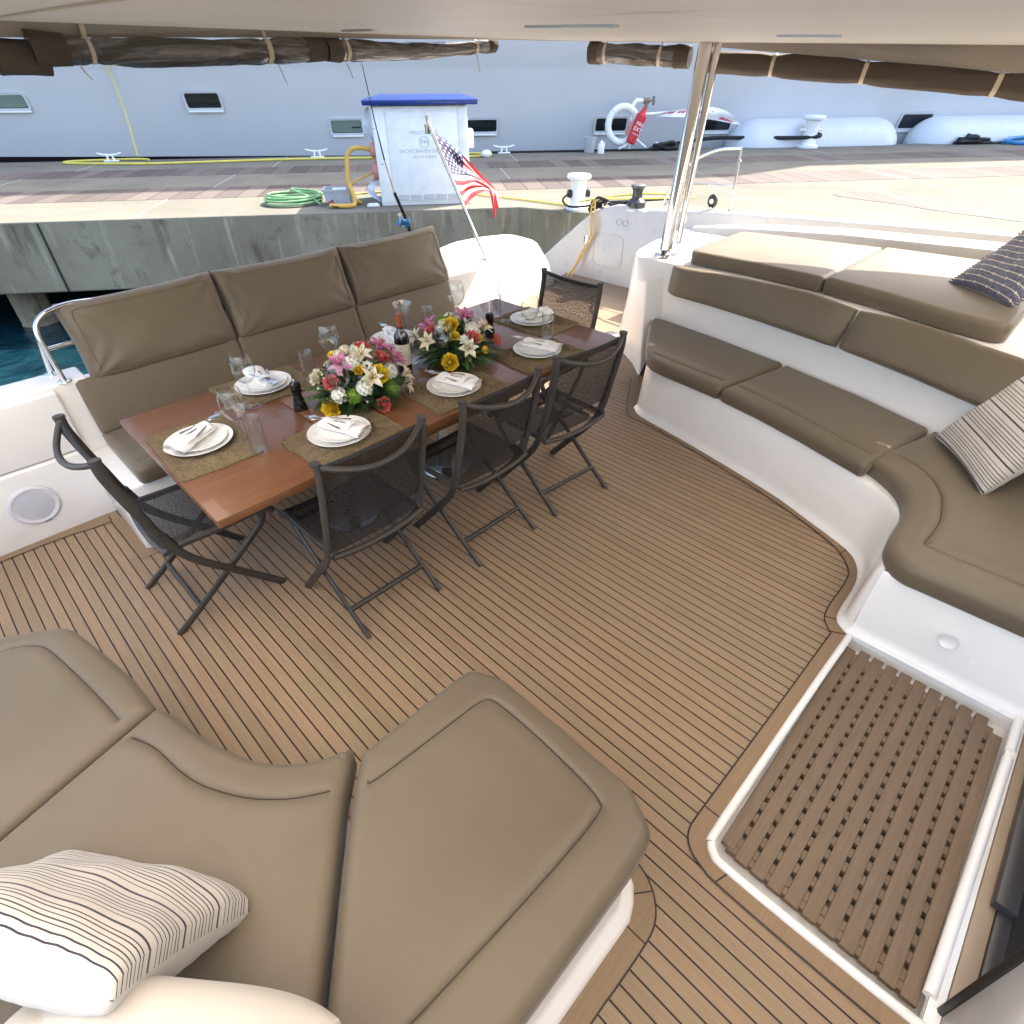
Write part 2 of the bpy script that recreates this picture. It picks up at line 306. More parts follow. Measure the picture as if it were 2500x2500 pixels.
class MB:
    "collects primitives for one mesh"
    def __init__(s): s.V = []; s.F = []; s.I = []; s.mi = 0
    def add(s, V, F, mi=None):
        b = len(s.V); s.V += [tuple(v) for v in V]; s.F += [tuple(i + b for i in f) for f in F]; s.I += [s.mi if mi is None else mi] * len(F); return s
    def box(s, x0, x1, y0, y1, z0, z1, T=None, mi=None):
        V = [(x, y, z) for z in (z0, z1) for y in (y0, y1) for x in (x0, x1)]
        if T: V = [T @ Vector(v) for v in V]
        return s.add(V, [(0, 2, 3, 1), (4, 5, 7, 6), (0, 1, 5, 4), (2, 6, 7, 3), (0, 4, 6, 2), (1, 3, 7, 5)], mi)
    def tube(s, pts, r, n=10, closed=False, mi=None, flat=1.0, up=None, caps=True):
        pts = [Vector(p) for p in pts]; N = len(pts)
        rr = r if isinstance(r, (list, tuple)) else [r] * N
        V = []; prev = None
        for i, p in enumerate(pts):
            a = pts[(i - 1) % N] if (closed or i > 0) else p
            b = pts[(i + 1) % N] if (closed or i < N - 1) else p
            d = (b - a).normalized()
            if prev is None:
                u = Vector(up) if up else (Vector((0, 0, 1)) if abs(d.z) < 0.9 else Vector((1, 0, 0)))
                x = d.cross(u).normalized()
            else:
                x = (prev - d * prev.dot(d))
                x = x.normalized() if x.length > 1e-6 else prev
            y = d.cross(x).normalized(); prev = x
            for k in range(n):
                t = 2 * math.pi * k / n
                V.append(p + x * (rr[i] * math.cos(t)) + y * (rr[i] * flat * math.sin(t)))
        F = []
        for i in range(N if closed else N - 1):
            j = (i + 1) % N
            for k in range(n):
                l = (k + 1) % n; F.append((i * n + k, i * n + l, j * n + l, j * n + k))
        if not closed and caps:
            F.append(tuple(range(n))[::-1]); F.append(tuple((N - 1) * n + k for k in range(n)))
        return s.add(V, F, mi)
    def lathe(s, prof, n=32, c=(0, 0, 0), T=None, mi=None, cap0=False, cap1=False):
        V = []
        for r, z in prof:
            for k in range(n):
                t = 2 * math.pi * k / n; p = Vector((c[0] + r * math.cos(t), c[1] + r * math.sin(t), c[2] + z))
                V.append(T @ p if T else p)
        F = []
        for i in range(len(prof) - 1):
            for k in range(n):
                l = (k + 1) % n; F.append((i * n + k, i * n + l, (i + 1) * n + l, (i + 1) * n + k))
        if cap0: F.append(tuple(range(n))[::-1])
        if cap1: F.append(tuple((len(prof) - 1) * n + k for k in range(n)))
        return s.add(V, F, mi)
    def sphere(s, c, r, n=12, m_=8, sc=(1, 1, 1), T=None, mi=None):
        prof = [(max(1e-4, math.sin(math.pi * i / m_)) * r, -math.cos(math.pi * i / m_) * r) for i in range(m_ + 1)]
        V = []
        for rr, z in prof:
            for k in range(n):
                t = 2 * math.pi * k / n; p = Vector((c[0] + rr * math.cos(t) * sc[0], c[1] + rr * math.sin(t) * sc[1], c[2] + z * sc[2]))
                V.append(T @ p if T else p)
        F = [(i * n + k, i * n + (k + 1) % n, (i + 1) * n + (k + 1) % n, (i + 1) * n + k) for i in range(m_) for k in range(n)]
        return s.add(V, F, mi)
    def prism(s, poly, z0, z1, mi=None):
        n = len(poly); V = [(p[0], p[1], z0) for p in poly] + [(p[0], p[1], z1) for p in poly]
        F = [tuple(range(n))[::-1], tuple(range(n, 2 * n))] + [(i, (i + 1) % n, n + (i + 1) % n, n + i) for i in range(n)]
        return s.add(V, F, mi)
    def build(s, name, mats, parent=None, sm=35, bevel=0, seg=2, mw=None):
        me = bpy.data.meshes.new(name); me.from_pydata([tuple(map(float, v)) for v in s.V], [], s.F); me.update()
        bm = bmesh.new(); bm.from_mesh(me)
        lay = None
        for f, i in zip(bm.faces, s.I): f.material_index = i
        bmesh.ops.recalc_face_normals(bm, faces=bm.faces)
        if bevel:
            es = [e for e in bm.edges if len(e.link_faces) == 2 and e.calc_face_angle(0) > R(28)]
            bmesh.ops.bevel(bm, geom=es, offset=bevel, segments=seg, profile=0.5, affect='EDGES', clamp_overlap=True)
        bm.to_mesh(me); bm.free()
        if sm: smooth(me, sm)
        return link(name, me, mats, parent, mw)

def spline(pts, n=8, closed=False):
    P = [np.array(p, float) for p in pts]; N = len(P); out = []
    for i in range(N if closed else N - 1):
        p0 = P[(i - 1) % N] if (closed or i > 0) else 2 * P[0] - P[1]
        p1 = P[i]; p2 = P[(i + 1) % N]
        p3 = P[(i + 2) % N] if (closed or i + 2 < N) else 2 * P[-1] - P[-2]
        for k in range(n):
            t = k / n
            out.append(0.5 * ((2 * p1) + (-p0 + p2) * t + (2 * p0 - 5 * p1 + 4 * p2 - p3) * t * t + (-p0 + 3 * p1 - 3 * p2 + p3) * t ** 3))
    if not closed: out.append(P[-1])
    return [tuple(q) for q in out]
def rounded(pts, rad, n=6):
    "polygon with rounded corners; rad scalar or per-corner"
    N = len(pts); out = []
    rad = rad if isinstance(rad, (list, tuple)) else [rad] * N
    for i in range(N):
        a, b, c = (np.array(pts[(i + k) % N][:2], float) for k in (-1, 0, 1))
        r = rad[i]
        if r <= 0: out.append(tuple(b)); continue
        u = (a - b) / np.linalg.norm(a - b); v = (c - b) / np.linalg.norm(c - b)
        ang = math.acos(max(-1, min(1, float(u @ v)))); d = min(r / math.tan(ang / 2), 0.48 * np.linalg.norm(a - b), 0.48 * np.linalg.norm(c - b))
        p, q = b + u * d, b + v * d
        for k in range(n + 1):
            t = k / n; out.append(tuple((1 - t) ** 2 * p + 2 * t * (1 - t) * b + t * t * q))
    return out
def resample(poly, step, closed=True):
    P = np.array([p[:2] for p in poly], float)
    if closed: P = np.vstack([P, P[:1]])
    d = np.linalg.norm(np.diff(P, axis=0), axis=1); s = np.concatenate([[0], np.cumsum(d)])
    n = max(3, int(round(s[-1] / step))); t = np.linspace(0, s[-1], n + 1)
    Q = np.stack([np.interp(t, s, P[:, 0]), np.interp(t, s, P[:, 1])], 1)
    return Q[:-1] if closed else Q
def area(P): 
    x, y = P[:, 0], P[:, 1]; return 0.5 * np.sum(x * np.roll(y, -1) - np.roll(x, -1) * y)
def normals(P):
    t = np.roll(P, -1, 0) - np.roll(P, 1, 0); t /= np.linalg.norm(t, axis=1)[:, None] + 1e-9
    return np.stack([t[:, 1], -t[:, 0]], 1)   # outward for ccw
def seg_dist(Q, P, closed=True):
    "distance of points Q to polyline P"
    A = P if closed else P[:-1]; B = np.roll(P, -1, 0) if closed else P[1:]
    best = np.full(len(Q), 1e9)
    for a, b in zip(A, B):
        ab = b - a; L = ab @ ab + 1e-12
        t = np.clip(((Q - a) @ ab) / L, 0, 1); d = np.linalg.norm(Q - (a + t[:, None] * ab), axis=1)
        best = np.minimum(best, d)
    return best
def inside(Q, P):
    x, y = Q[:, 0], Q[:, 1]; r = np.zeros(len(Q), bool); n = len(P); j = n - 1
    for i in range(n):
        xi, yi = P[i]; xj, yj = P[j]
        c = ((yi > y) != (yj > y)) & (x < (xj - xi) * (y - yi) / (yj - yi + 1e-12) + xi)
        r ^= c; j = i
    return r
def smooth_noise(Q, seed=0, scale=3.0, octaves=3):
    r = np.random.RandomState(seed); out = np.zeros(len(Q)); amp = 1.0
    for o in range(octaves):
        for k in range(5):
            a = r.uniform(0, 2 * np.pi); f = scale * (2 ** o) * r.uniform(0.6, 1.4); ph = r.uniform(0, 6.28)
            out += amp * np.sin(f * (Q[:, 0] * np.cos(a) + Q[:, 1] * np.sin(a)) + ph) / 5
        amp *= 0.5
    return out
def cushion(name, poly, z0, z1, r=0.03, mat='vinyl_tan', parent=None, T=None, seams=(), dome=0.0, step=0.02, crease=(), seed=1, wob=0.0015, folds=None, rb=0.015):
    """upholstered slab: outline poly, rounded top edge r, stitched seam lines pressed into the top,
    slight dome and soft creases; T maps local (u,v,w) to the world"""
    P = resample(poly, step)
    if area(P) < 0: P = P[::-1]
    Nn = normals(P); n = len(P)
    rings = []
    K = 6
    rings.append((rb, z0)); rings.append((rb * 0.3, z0 + rb * 0.3)); rings.append((0.0, z0 + rb))
    rings.append((0.0, z1 - r))
    for k in range(1, K + 1):
        t = math.pi / 2 * k / K; rings.append((r * (1 - math.cos(t)), z1 - r + r * math.sin(t)))
    V = []; F = []
    side = 0.35 * min(r, 0.02)
    for j, (off, z) in enumerate(rings[:-1]):
        bul = side * math.sin(math.pi * min(1, max(0, (z - z0) / (z1 - z0)))) if j >= 2 else 0
        for p, q in zip(P, Nn): V.append((p[0] - q[0] * (off - bul), p[1] - q[1] * (off - bul), z))
    nr = len(rings) - 1
    for j in range(nr - 1):
        for i in range(n): k = (i + 1) % n; F.append((j * n + i, j * n + k, (j + 1) * n + k, (j + 1) * n + i))
    F.append(tuple(range(n))[::-1])
    off = rings[-1][0]; L = P - Nn * off
    # top patch
    x0, y0 = P.min(0); x1, y1 = P.max(0)
    gx, gy = np.meshgrid(np.arange(x0, x1, step), np.arange(y0, y1, step)); gx = gx + (np.arange(gx.shape[0]) % 2)[:, None] * step * 0.5
    G = np.stack([gx.ravel(), gy.ravel()], 1); G = G[inside(G, P)]
    dB = seg_dist(G, P); G = G[dB > off + step * 0.55]
    ex = [L]
    for sm_ in seams:
        S = resample(sm_, step * 0.6, closed=False); tt = np.gradient(S, axis=0); tt /= np.linalg.norm(tt, axis=1)[:, None] + 1e-9; nn = np.stack([tt[:, 1], -tt[:, 0]], 1)
        for o in (-0.0045, 0, 0.0045):
            ex.append(S + nn * o)
        G = G[seg_dist(G, S, False) > 0.009]
    E = np.vstack([G] + ex[1:]) if len(ex) > 1 else G
    if len(ex) > 1:
        ins = inside(E, P) & (seg_dist(E, P) > off + 0.004); E = E[ins]
    allp = np.vstack([L, E]); nl = len(L)
    edges = [(i, (i + 1) % nl) for i in range(nl)]
    res = geometry.delaunay_2d_cdt([Vector(p) for p in allp], edges, [], 1, 1e-6)
    Q = np.array([tuple(v) for v in res[0]]); tris = res[2]
    orig = res[3]
    d = seg_dist(Q, P)
    z = np.full(len(Q), z1)
    z += dome * (1 - np.exp(-np.maximum(0, d - off) / 0.12))
    for sm_ in seams:
        S = resample(sm_, 0.02, closed=False); ds = seg_dist(Q, S, False)
        z -= 0.0085 * np.exp(-(ds / 0.0045) ** 2) - 0.0035 * np.exp(-((ds - 0.03) / 0.03) ** 2) + 0.002 * np.exp(-(ds / 0.035) ** 2)
    if wob: z += wob * smooth_noise(Q, seed, 7.0) * (1 - np.exp(-np.maximum(0, d - off) / 0.05))
    for (cx, cy, ang, ln, amp) in crease:
        u = (Q[:, 0] - cx) * math.cos(ang) + (Q[:, 1] - cy) * math.sin(ang); v_ = -(Q[:, 0] - cx) * math.sin(ang) + (Q[:, 1] - cy) * math.cos(ang)
        z += amp * np.exp(-(u / ln) ** 2) * np.cos(v_ / 0.0075) * np.exp(-(v_ / 0.035) ** 2)
    if folds is not None: z += folds(Q, d)
    base = (nr - 1) * n  # last full ring idx
    # connect: top patch boundary vertices are a separate ring -> build faces from ring nr-1 to patch boundary
    tb = len(V); V += [(q[0], q[1], zz) for q, zz in zip(Q, z)]
    inv = {}
    for new, olds in enumerate(orig):
        for o_ in olds:
            if o_ < nl: inv[o_] = new
    for i in range(n):
        k = (i + 1) % n
        if i in inv and k in inv and inv[i] != inv[k]:
            F.append((base + i, base + k, tb + inv[k], tb + inv[i])); V[tb + inv[i]] = (V[tb + inv[i]][0], V[tb + inv[i]][1], z1)
    for t in tris: F.append(tuple(tb + i for i in t))
    if T is not None: V = [tuple(T @ Vector(v)) for v in V]
    ob = mesh(name, V, F, mat, parent, sm=50)
    for sm_ in seams:
        S = resample(sm_, 0.03, closed=False); S = S[inside(S, P) & (seg_dist(S, P) > 0.012)]
        if len(S) > 3:
            dS = seg_dist(S, P); zz = z1 + dome * (1 - np.exp(-np.maximum(0, dS - off) / 0.12)) - 0.0075 + wob * smooth_noise(S, seed, 7.0) * (1 - np.exp(-np.maximum(0, dS - off) / 0.05))
            pts = [Vector((a, b, c)) for (a, b), c in zip(S, zz)]
            if T is not None: pts = [T @ q for q in pts]
            mbs = MB(); mbs.tube(pts, 0.0016, 5); mbs.build('seam_piping', 'vinyl_seam', ob, sm=60)
    return ob
def strip(poly, w, z, closed=False, side=1):
    "flat ribbon along a path, w wide to one side (or centred if side == 0)"
    P = np.array(poly, float)[:, :2]; t = np.gradient(P, axis=0) if not closed else np.roll(P, -1, 0) - np.roll(P, 1, 0)
    t /= np.linalg.norm(t, axis=1)[:, None] + 1e-9; nn = np.stack([t[:, 1], -t[:, 0]], 1)
    a = P if side else P - nn * w / 2; b = P + nn * w * side if side else P + nn * w / 2
    n = len(P); V = [(p[0], p[1], z) for p in a] + [(p[0], p[1], z) for p in b]
    F = [(i, (i + 1) % n, n + (i + 1) % n, n + i) for i in range(n if closed else n - 1)]
    return V, F
def ruled(A, B, z0=None, z1=None):
    "quad strip between two 3D polylines of equal length"
    n = len(A); return list(A) + list(B), [(i, i + 1, n + i + 1, n + i) for i in range(n - 1)]
def frame(o, ex, ey):
    "matrix with origin o, x axis ex, y axis ey (orthonormalised)"
    ex = Vector(ex).normalized(); ey = Vector(ey); ey = (ey - ex * ey.dot(ex)).normalized(); ez = ex.cross(ey)
    m_ = Matrix((ex, ey, ez)).transposed().to_4x4(); m_.translation = Vector(o); return m_
def text_part(txt, size, mat, parent, mw, name='lettering', align='CENTER', ext=0.002, extra=None):
    cu = bpy.data.curves.new(name, 'FONT'); cu.body = txt; cu.size = size; cu.align_x = align; cu.align_y = 'CENTER'; cu.extrude = ext
    if extra: 
        for a, b in extra.items(): setattr(cu, a, b)
    tmp = bpy.data.objects.new(name, cu); col.objects.link(tmp)
    bpy.context.view_layer.update()
    dg = bpy.context.evaluated_depsgraph_get(); me = bpy.data.meshes.new_from_object(tmp.evaluated_get(dg))
    bpy.data.objects.remove(tmp); me.materials.clear()
    return link(name, me, mat, parent, mw)
def copy_tree(o, parent=None):
    c = o.copy(); col.objects.link(c)
    if parent is not None: c.parent = parent
    for ch in [k for k in bpy.data.objects if k.parent == o]: copy_tree(ch, c)
    return c
# ================================================================ the setting
DOCK = Matrix.Rotation(math.atan2(-0.614, 0.789), 4, 'Z')       # local x runs along the quay, local y out to sea
def du(x, y, z=0.4):   # world -> quay coordinates
    return (0.789 * x - 0.614 * y, 0.614 * x + 0.789 * y, z)
# sea
mb = MB(); mb.add([(-900, -900, -1.1), (900, -900, -1.1), (900, 900, -1.1), (-900, 900, -1.1)], [(0, 1, 2, 3)])
tag(mb.build('water', 'sea_water', sm=0), kind='structure')
# quay slab with its stained edge
qp = [(-60, 9.25), (1.36, 9.25), du(7.01, 5.66)[:2], du(7.28, 4.95)[:2], du(7.42, 4.0)[:2], du(7.6, -12)[:2], (70, -14), (70, 16.27), (-60, 16.27)]
mb = MB(); mb.prism(qp, -0.53, 0.4)
for i in range(len(mb.I)): mb.I[i] = 1 if i >= 2 else 0
q = mb.build('quay', ['concrete', 'quay_wall'], sm=0, bevel=0.02, seg=2, mw=DOCK); tag(q, kind='structure')
mb = MB()
for a, b in ((13.45, 14.45), (10.75, 11.9)):
    mb.box(-60, 70, a, b, 0.396, 0.404)
tag(mb.build('boardwalk', 'boardwalk', sm=0, mw=DOCK), kind='structure')
dg = [(11.078, 3.556), (11.431, 3.347), (11.789, 2.787), (11.72, 2.111), (11.697, 1.251), (11.6, -1.0), (11.5, -4)]
dl = [(10.81, 3.457), (10.75, 2.96), (10.703, 2.413), (10.58, 2.09), (10.5, 1.3), (10.35, -1.0), (10.2, -4)]
P = [du(*p)[:2] for p in dl] + [du(*p)[:2] for p in dg[::-1]]
mb = MB(); mb.prism(P, 0.396, 0.4045)
tag(mb.build('boardwalk', 'boardwalk', sm=0, mw=DOCK), kind='structure')
# expansion joints in the quay concrete, thin dark recess lines laid as strips
mb = MB()
for u0 in (-12, -8.0, -4.1, 1.15, 4.9, 8.6, 12.4):
    mb.box(u0, u0 + 0.016, 9.27, 10.74, 0.3965, 0.4035); mb.box(u0 + 0.4, u0 + 0.416, 11.91, 13.44, 0.3965, 0.4035); mb.box(u0 + 0.9, u0 + 0.916, 14.46, 16.25, 0.3965, 0.4035)
tag(mb.build('pavement_joints', 'print_grey', sm=0, mw=DOCK), kind='structure')
# vertical joint in the quay face
mb = MB(); mb.box(-5.31, -5.285, 9.238, 9.26, -0.52, 0.38)
tag(mb.build('quay_joint', 'dark_interior', sm=0, mw=DOCK), kind='structure')
# piles below the quay
def pile(u, v_, label):
    prof = [(0.27, -1.6), (0.265, -1.12), (0.25, -1.06), (0.25, -0.55)]
    mb = MB(); mb.lathe(prof, 8, (u, v_, 0)); o = mb.build('pier_pile', 'quay_wall', sm=0, bevel=0.02, mw=DOCK)
    tag(o, label, 'pile', 'concrete piles under the quay')
pile(-6.2, 9.75, 'concrete pile standing in dark water under the left end of the quay')
pile(-2.2, 9.75, 'concrete pile under the quay hidden behind the dining sofa cushions')

# ================================================================ the other yacht
def yN(z):
    pts = [(-1.3, 17.5), (0.67, 17.0), (2.05, 16.6), (2.6, 16.32), (4.4, 15.9)]
    for (a, b), (c, d) in zip(pts, pts[1:]):
        if z <= c: return b + (d - b) * (z - a) / (c - a)
    return pts[-1][1]
yacht = empty('motor_yacht', tuple(DOCK @ Vector((0, 17.5, -1.1))), rz=math.atan2(-0.614, 0.789), label='huge pale grey motor yacht moored along the far side of the quay', cat='yacht')
OFF = Matrix.Translation((0, -17.5, 1.1))
def yb(mb, name, mats, parent=None, **k):
    return mb.build(name, mats, parent or yacht, mw=OFF if (parent is None) else None, **k)
mb = MB(); zs = [-1.3, -0.4, 0.3, 0.67, 1.3, 2.0, 2.08, 2.6, 3.4, 4.4]
us = list(np.linspace(-55, 60, 60)); V = []; F = []
for z in zs:
    for u in us: V.append((u, yN(z) + 0.0006 * (u - 3) ** 2 + 0.015 * math.sin(u * 0.7), z))
nu = len(us)
F = [(i * nu + k, i * nu + k + 1, (i + 1) * nu + k + 1, (i + 1) * nu + k) for i in range(len(zs) - 1) for k in range(nu - 1)]
mb.add(V, F); yb(mb, 'hull', 'yacht_paint', sm=60)
mb = MB(); mb.box(-55, 60, 17.4, 25, 4.4, 6.8); mb.box(-48, 40, 17.7, 24.5, 6.8, 9.4); mb.box(-40, 30, 18.0, 24, 9.4, 12.2); mb.box(-30, 18, 18.0, 23.5, 12.2, 14.9)
yb(mb, 'superstructure', 'yacht_paint', sm=0, bevel=0.1)
mb = MB(); zz = [-1.2, -0.5, 0.0]
V = []; uu = np.linspace(-55, 8, 40)
for u in uu:
    top = 0.30 + 0.012 * max(0, -u) + 0.0006 * max(0, -u - 5) ** 2
    for z in (-1.2, -0.3, top): V.append((u, yN(z) + 0.0006 * (u - 3) ** 2 - 0.03, z))
F = [(3 * i + k, 3 * i + k + 1, 3 * i + k + 4, 3 * i + k + 3) for i in range(39) for k in range(2)]
mb.add(V, F); yb(mb, 'under_hull_dark', 'black_plastic', sm=60)  # black band painted in for the dark shaded gap under the hull
def ywin(u, z, w_, h, green=False, blade=False):
    n0 = yN(z) + 0.0006 * (u - 3) ** 2
    k = (yN(z + h / 2) - yN(z - h / 2)) / h
    T = frame((u, n0 - 0.012, z), (1, 0, 0), (0, k, 1)); T = OFF @ T      # local z points out of the hull to the quay side or away
    sgn = 1 if (OFF.inverted() @ T).to_3x3().col[2].y < 0 else -1
    o = rounded([(-w_ / 2 - .05, -h / 2 - .05), (w_ / 2 + .05, -h / 2 - .05), (w_ / 2 + .05, h / 2 + .05), (-w_ / 2 - .05, h / 2 + .05)], 0.08, 5)
    i = rounded([(-w_ / 2, -h / 2), (w_ / 2, -h / 2), (w_ / 2, h / 2), (-w_ / 2, h / 2)], 0.05, 5)
    n = len(o); V = []
    for ring, zz in ((o, 0.0), (o, 0.028), (i, 0.02), (i, -0.01)): V += [(p[0], p[1], zz * sgn) for p in ring]
    F = [(r * n + a, r * n + (a + 1) % n, (r + 1) * n + (a + 1) % n, (r + 1) * n + a) for r in range(3) for a in range(n)]
    f = MB(); f.add(V, F); fr_ = f.build('window', 'yacht_paint', yacht, sm=30, mw=T)
    g = MB(); g.add([(p[0] * 1.005, p[1] * 1.005, 0.004 * sgn) for p in i], [tuple(range(len(i)))]); g.build('pane', 'yacht_glass_green' if green else 'yacht_glass', fr_, sm=0)
    rr = MB(); V = [(p[0], p[1], 0.006 * sgn) for p in i] + [(p[0] * 0.965, p[1] * 0.93 + 0.004, 0.007 * sgn) for p in i]; rr.add(V, [(a, (a + 1) % n, n + (a + 1) % n, n + a) for a in range(n)])
    rr.build('gasket', 'black_plastic', fr_, sm=0)
    s_ = MB(); s_.box(-w_ / 2 - .02, w_ / 2 + .02, -h / 2 - .085, -h / 2 - .05, min(0, 0.045 * sgn), max(0, 0.045 * sgn)); s_.build('sill', 'white_paint', fr_, bevel=0.012)
    if blade:
        b_ = MB(); b_.box(0.12, 0.32, -0.03, 0.0, min(0.008 * sgn, 0.012 * sgn), max(0.008 * sgn, 0.012 * sgn)); b_.build('label_plate', 'dark_frame', fr_, sm=0)
ywin(-9.05, 1.49, 0.74, 0.25, green=True); ywin(-4.90, 1.475, 0.74, 0.29); ywin(-1.78, 0.93, 0.72, 0.27, green=True, blade=True)
ywin(1.45, 0.905, 0.86, 0.26); ywin(4.82, 0.885, 0.80, 0.28); ywin(7.62, 0.86, 0.84, 0.28); ywin(13.35, 0.85, 0.88, 0.33); ywin(-13.0, 1.49, 0.74, 0.25); ywin(17.6, 0.86, 0.85, 0.3)
# fenders hung between the yacht and the quay
def fender(u0, u1, label):
    r = 0.62; c = (u0 + u1) / 2; L = (u1 - u0) / 2
    prof = []
    for k in range(9):
        t = math.pi / 2 * k / 8; prof.append((max(1e-3, r * math.sin(t)), -L + 0.75 * (1 - math.cos(t))))
    prof += [(r, -L + 0.75 + (2 * L - 1.5) * k / 6) for k in range(1, 6)]
    prof += [(a, -b) for a, b in prof[:9][::-1]]
    T = Matrix.Translation((c, 16.62, 0.36)) @ Matrix.Rotation(R(90), 4, 'Y')
    mb = MB(); mb.lathe(prof, 28, T=T)
    o = mb.build('fender', 'fender_cover', mw=DOCK, sm=60); tag(o, label, 'fender', 'big white fenders along the yacht')
fender(7.9, 12.6, 'long white cylinder fender between the yacht and quay behind the far bollard')
fender(13.05, 18.4, 'long white cylinder fender at the right edge beside the slanted yacht window')

# ================================================================ our boat: decks
deck_z = 0.0
mb = MB()
def rect(x0, x1, y0, y1, z): mb.add([(x0, y0, z), (x1, y0, z), (x1, y1, z), (x0, y1, z)], [(0, 1, 2, 3)])
rect(-2.3, 0.985, -0.53, 3.5, 0); rect(0.985, 2.245, 0.085, 3.5, 0); rect(2.245, 3.3, -0.56, 3.5, 0)
tag(mb.build('cockpit_deck', 'teak_deck', sm=0), kind='structure')
mb = MB(); mb.add([(3.3, 1.5, 0), (5.9, 1.5, 0), (5.95, 4.75, 0), (3.3, 4.05, 0)], [(0, 1, 2, 3)])
tag(mb.build('aft_deck', 'teak_deck', sm=0), kind='structure')
def border2(pa, pb, joints=()):
    A_ = spline(pa, 5); B_ = spline(pb, 5); mb = MB(); n = len(A_); mb.add([(p[0], p[1], 0.003) for p in A_] + [(p[0], p[1], 0.003) for p in B_], [(i, i + 1, n + i + 1, n + i) for i in range(n - 1)])
    o = mb.build('border_board', 'teak_border', sm=0); tag(o, kind='structure')
    mc = MB(); V, F = strip(A_, 0.0062, 0.0042, side=0); mc.add(V, F)
    for fr_ in joints:
        i = min(n - 2, int(fr_ * (n - 1))); a = np.array(A_[i][:2]); b = np.array(B_[i][:2]); t = np.array([b[1] - a[1], a[0] - b[0]]); s_ = t / np.linalg.norm(t) * 0.0026
        mc.add([(*(a - s_), 0.0044), (*(a + s_), 0.0044), (*(b + s_), 0.0044), (*(b - s_), 0.0044)], [(0, 1, 2, 3)])
    mc.build('caulking', 'caulk', o, sm=0)
def border(path, width, side, name='border_board', joints=()):
    P = spline(path, 5)
    mb = MB(); V, F = strip(P, width, 0.003, side=side); mb.add(V, F)
    o = mb.build(name, 'teak_border', sm=0); tag(o, kind='structure')
    mc = MB(); V, F = strip(P, 0.0055, 0.0042, side=0); mc.add(V, F)
    n = len(P)
    for fr_ in joints:
        i = min(n - 2, int(fr_ * (n - 1))); p = np.array(P[i][:2]); t = np.array(P[i + 1][:2]) - p; t /= np.linalg.norm(t); nn = np.array([t[1], -t[0]]) * side
        a = p; b = p + nn * width; s_ = t * 0.0022
        mc.add([(*(a - s_), 0.0043), (*(a + s_), 0.0043), (*(b + s_), 0.0043), (*(b - s_), 0.0043)], [(0, 1, 2, 3)])
    o2 = mc.build('caulking', 'caulk', o, sm=0)
SB = [(3.766, 2.333), (3.289, 2.04), (3.197, 1.91), (3.205, 1.841), (3.112, 1.359), (2.937, 0.715), (2.812, 0.401), (2.734, 0.291), (2.634, 0.225), (2.512, 0.211), (2.365, 0.211), (2.258, 0.2), (2.206, 0.17), (2.178, 0.141)]
border2(SB, [(3.84, 2.30), (3.40, 2.02), (3.325, 1.935), (3.29, 1.83), (3.20, 1.36), (3.03, 0.71), (2.89, 0.385), (2.83, 0.27), (2.72, 0.17), (2.54, 0.14), (2.375, 0.135), (2.285, 0.12), (2.235, 0.095), (2.215, 0.08)], joints=(0.27, 0.53, 0.85, 0.985))
SH = [(2.178, 0.141), (1.7, 0.15), (1.238, 0.16), (1.046, 0.164), (0.997, 0.161), (0.963, 0.145), (0.936, 0.113), (0.92, 0.065), (0.913, 0.021), (0.912, -0.2), (0.917, -0.53)]
border2(SH, [(2.215, 0.08), (1.7, 0.082), (1.238, 0.088), (1.05, 0.09), (1.02, 0.088), (1.0, 0.08), (0.985, 0.062), (0.978, 0.04), (0.976, 0.0), (0.978, -0.2), (0.985, -0.53)], joints=(0.27, 0.80))
SS = [(0.62, 0.96), (0.79, 0.92), (0.83, 0.8), (0.83, 0.4), (0.791, 0.226), (0.77, 0.167), (0.732, 0.12), (0.68, 0.092), (0.61, 0.086), (0.485, 0.088), (0.3, 0.092), (-0.8, 0.095)]
border(SS, 0.09, 1, joints=(0.5, 0.72))
border([(-2.2, 3.365), (-0.327, 3.425 - 0.03), (0.165, 3.345)], 0.14, -1, joints=())
border([(0.168, 3.36), (0.172, 3.1), (0.176, 2.888)], 0.075, -1)
border([(0.255, 2.886), (1.5, 2.885), (2.85, 2.885)], 0.085, -1)

# ================================================================ our boat: moulded parts
boat = empty('catamaran', (1.6, 1.5, 0), label='white catamaran whose shaded aft cockpit the photo is taken from', cat='boat')
BI = Matrix.Translation((-1.6, -1.5, 0))
def bb(mb, name, mats, **k): return mb.build(name, mats, boat, mw=BI, **k)
# wall at the left aft with its moulded step line
mb = MB(); mb.box(-2.4, 0.40, 3.5, 3.70, -0.9, 0.755); mb.box(0.401, 2.79, 3.56, 3.70, -0.9, 0.68); mb.box(2.791, 3.46, 3.5, 3.70, -0.9, 0.755)
mb.box(-2.4, 0.245, 3.462, 3.505, 0.41, 0.735); mb.box(-2.4, 0.232, 3.448, 3.505, -0.02, 0.405)
bb(mb, 'transom', 'gelcoat', bevel=0.014, seg=3)
# dining sofa base
mb = MB(); mb.prism([(0.228, 3.5), (0.228, 2.955), (2.87, 2.955), (2.87, 3.5)], -0.02, 0.37)
mb.box(0.41, 2.78, 3.50, 3.558, 0.37, 0.66)
bb(mb, 'sofa_base', 'gelcoat', bevel=0.02, seg=3)
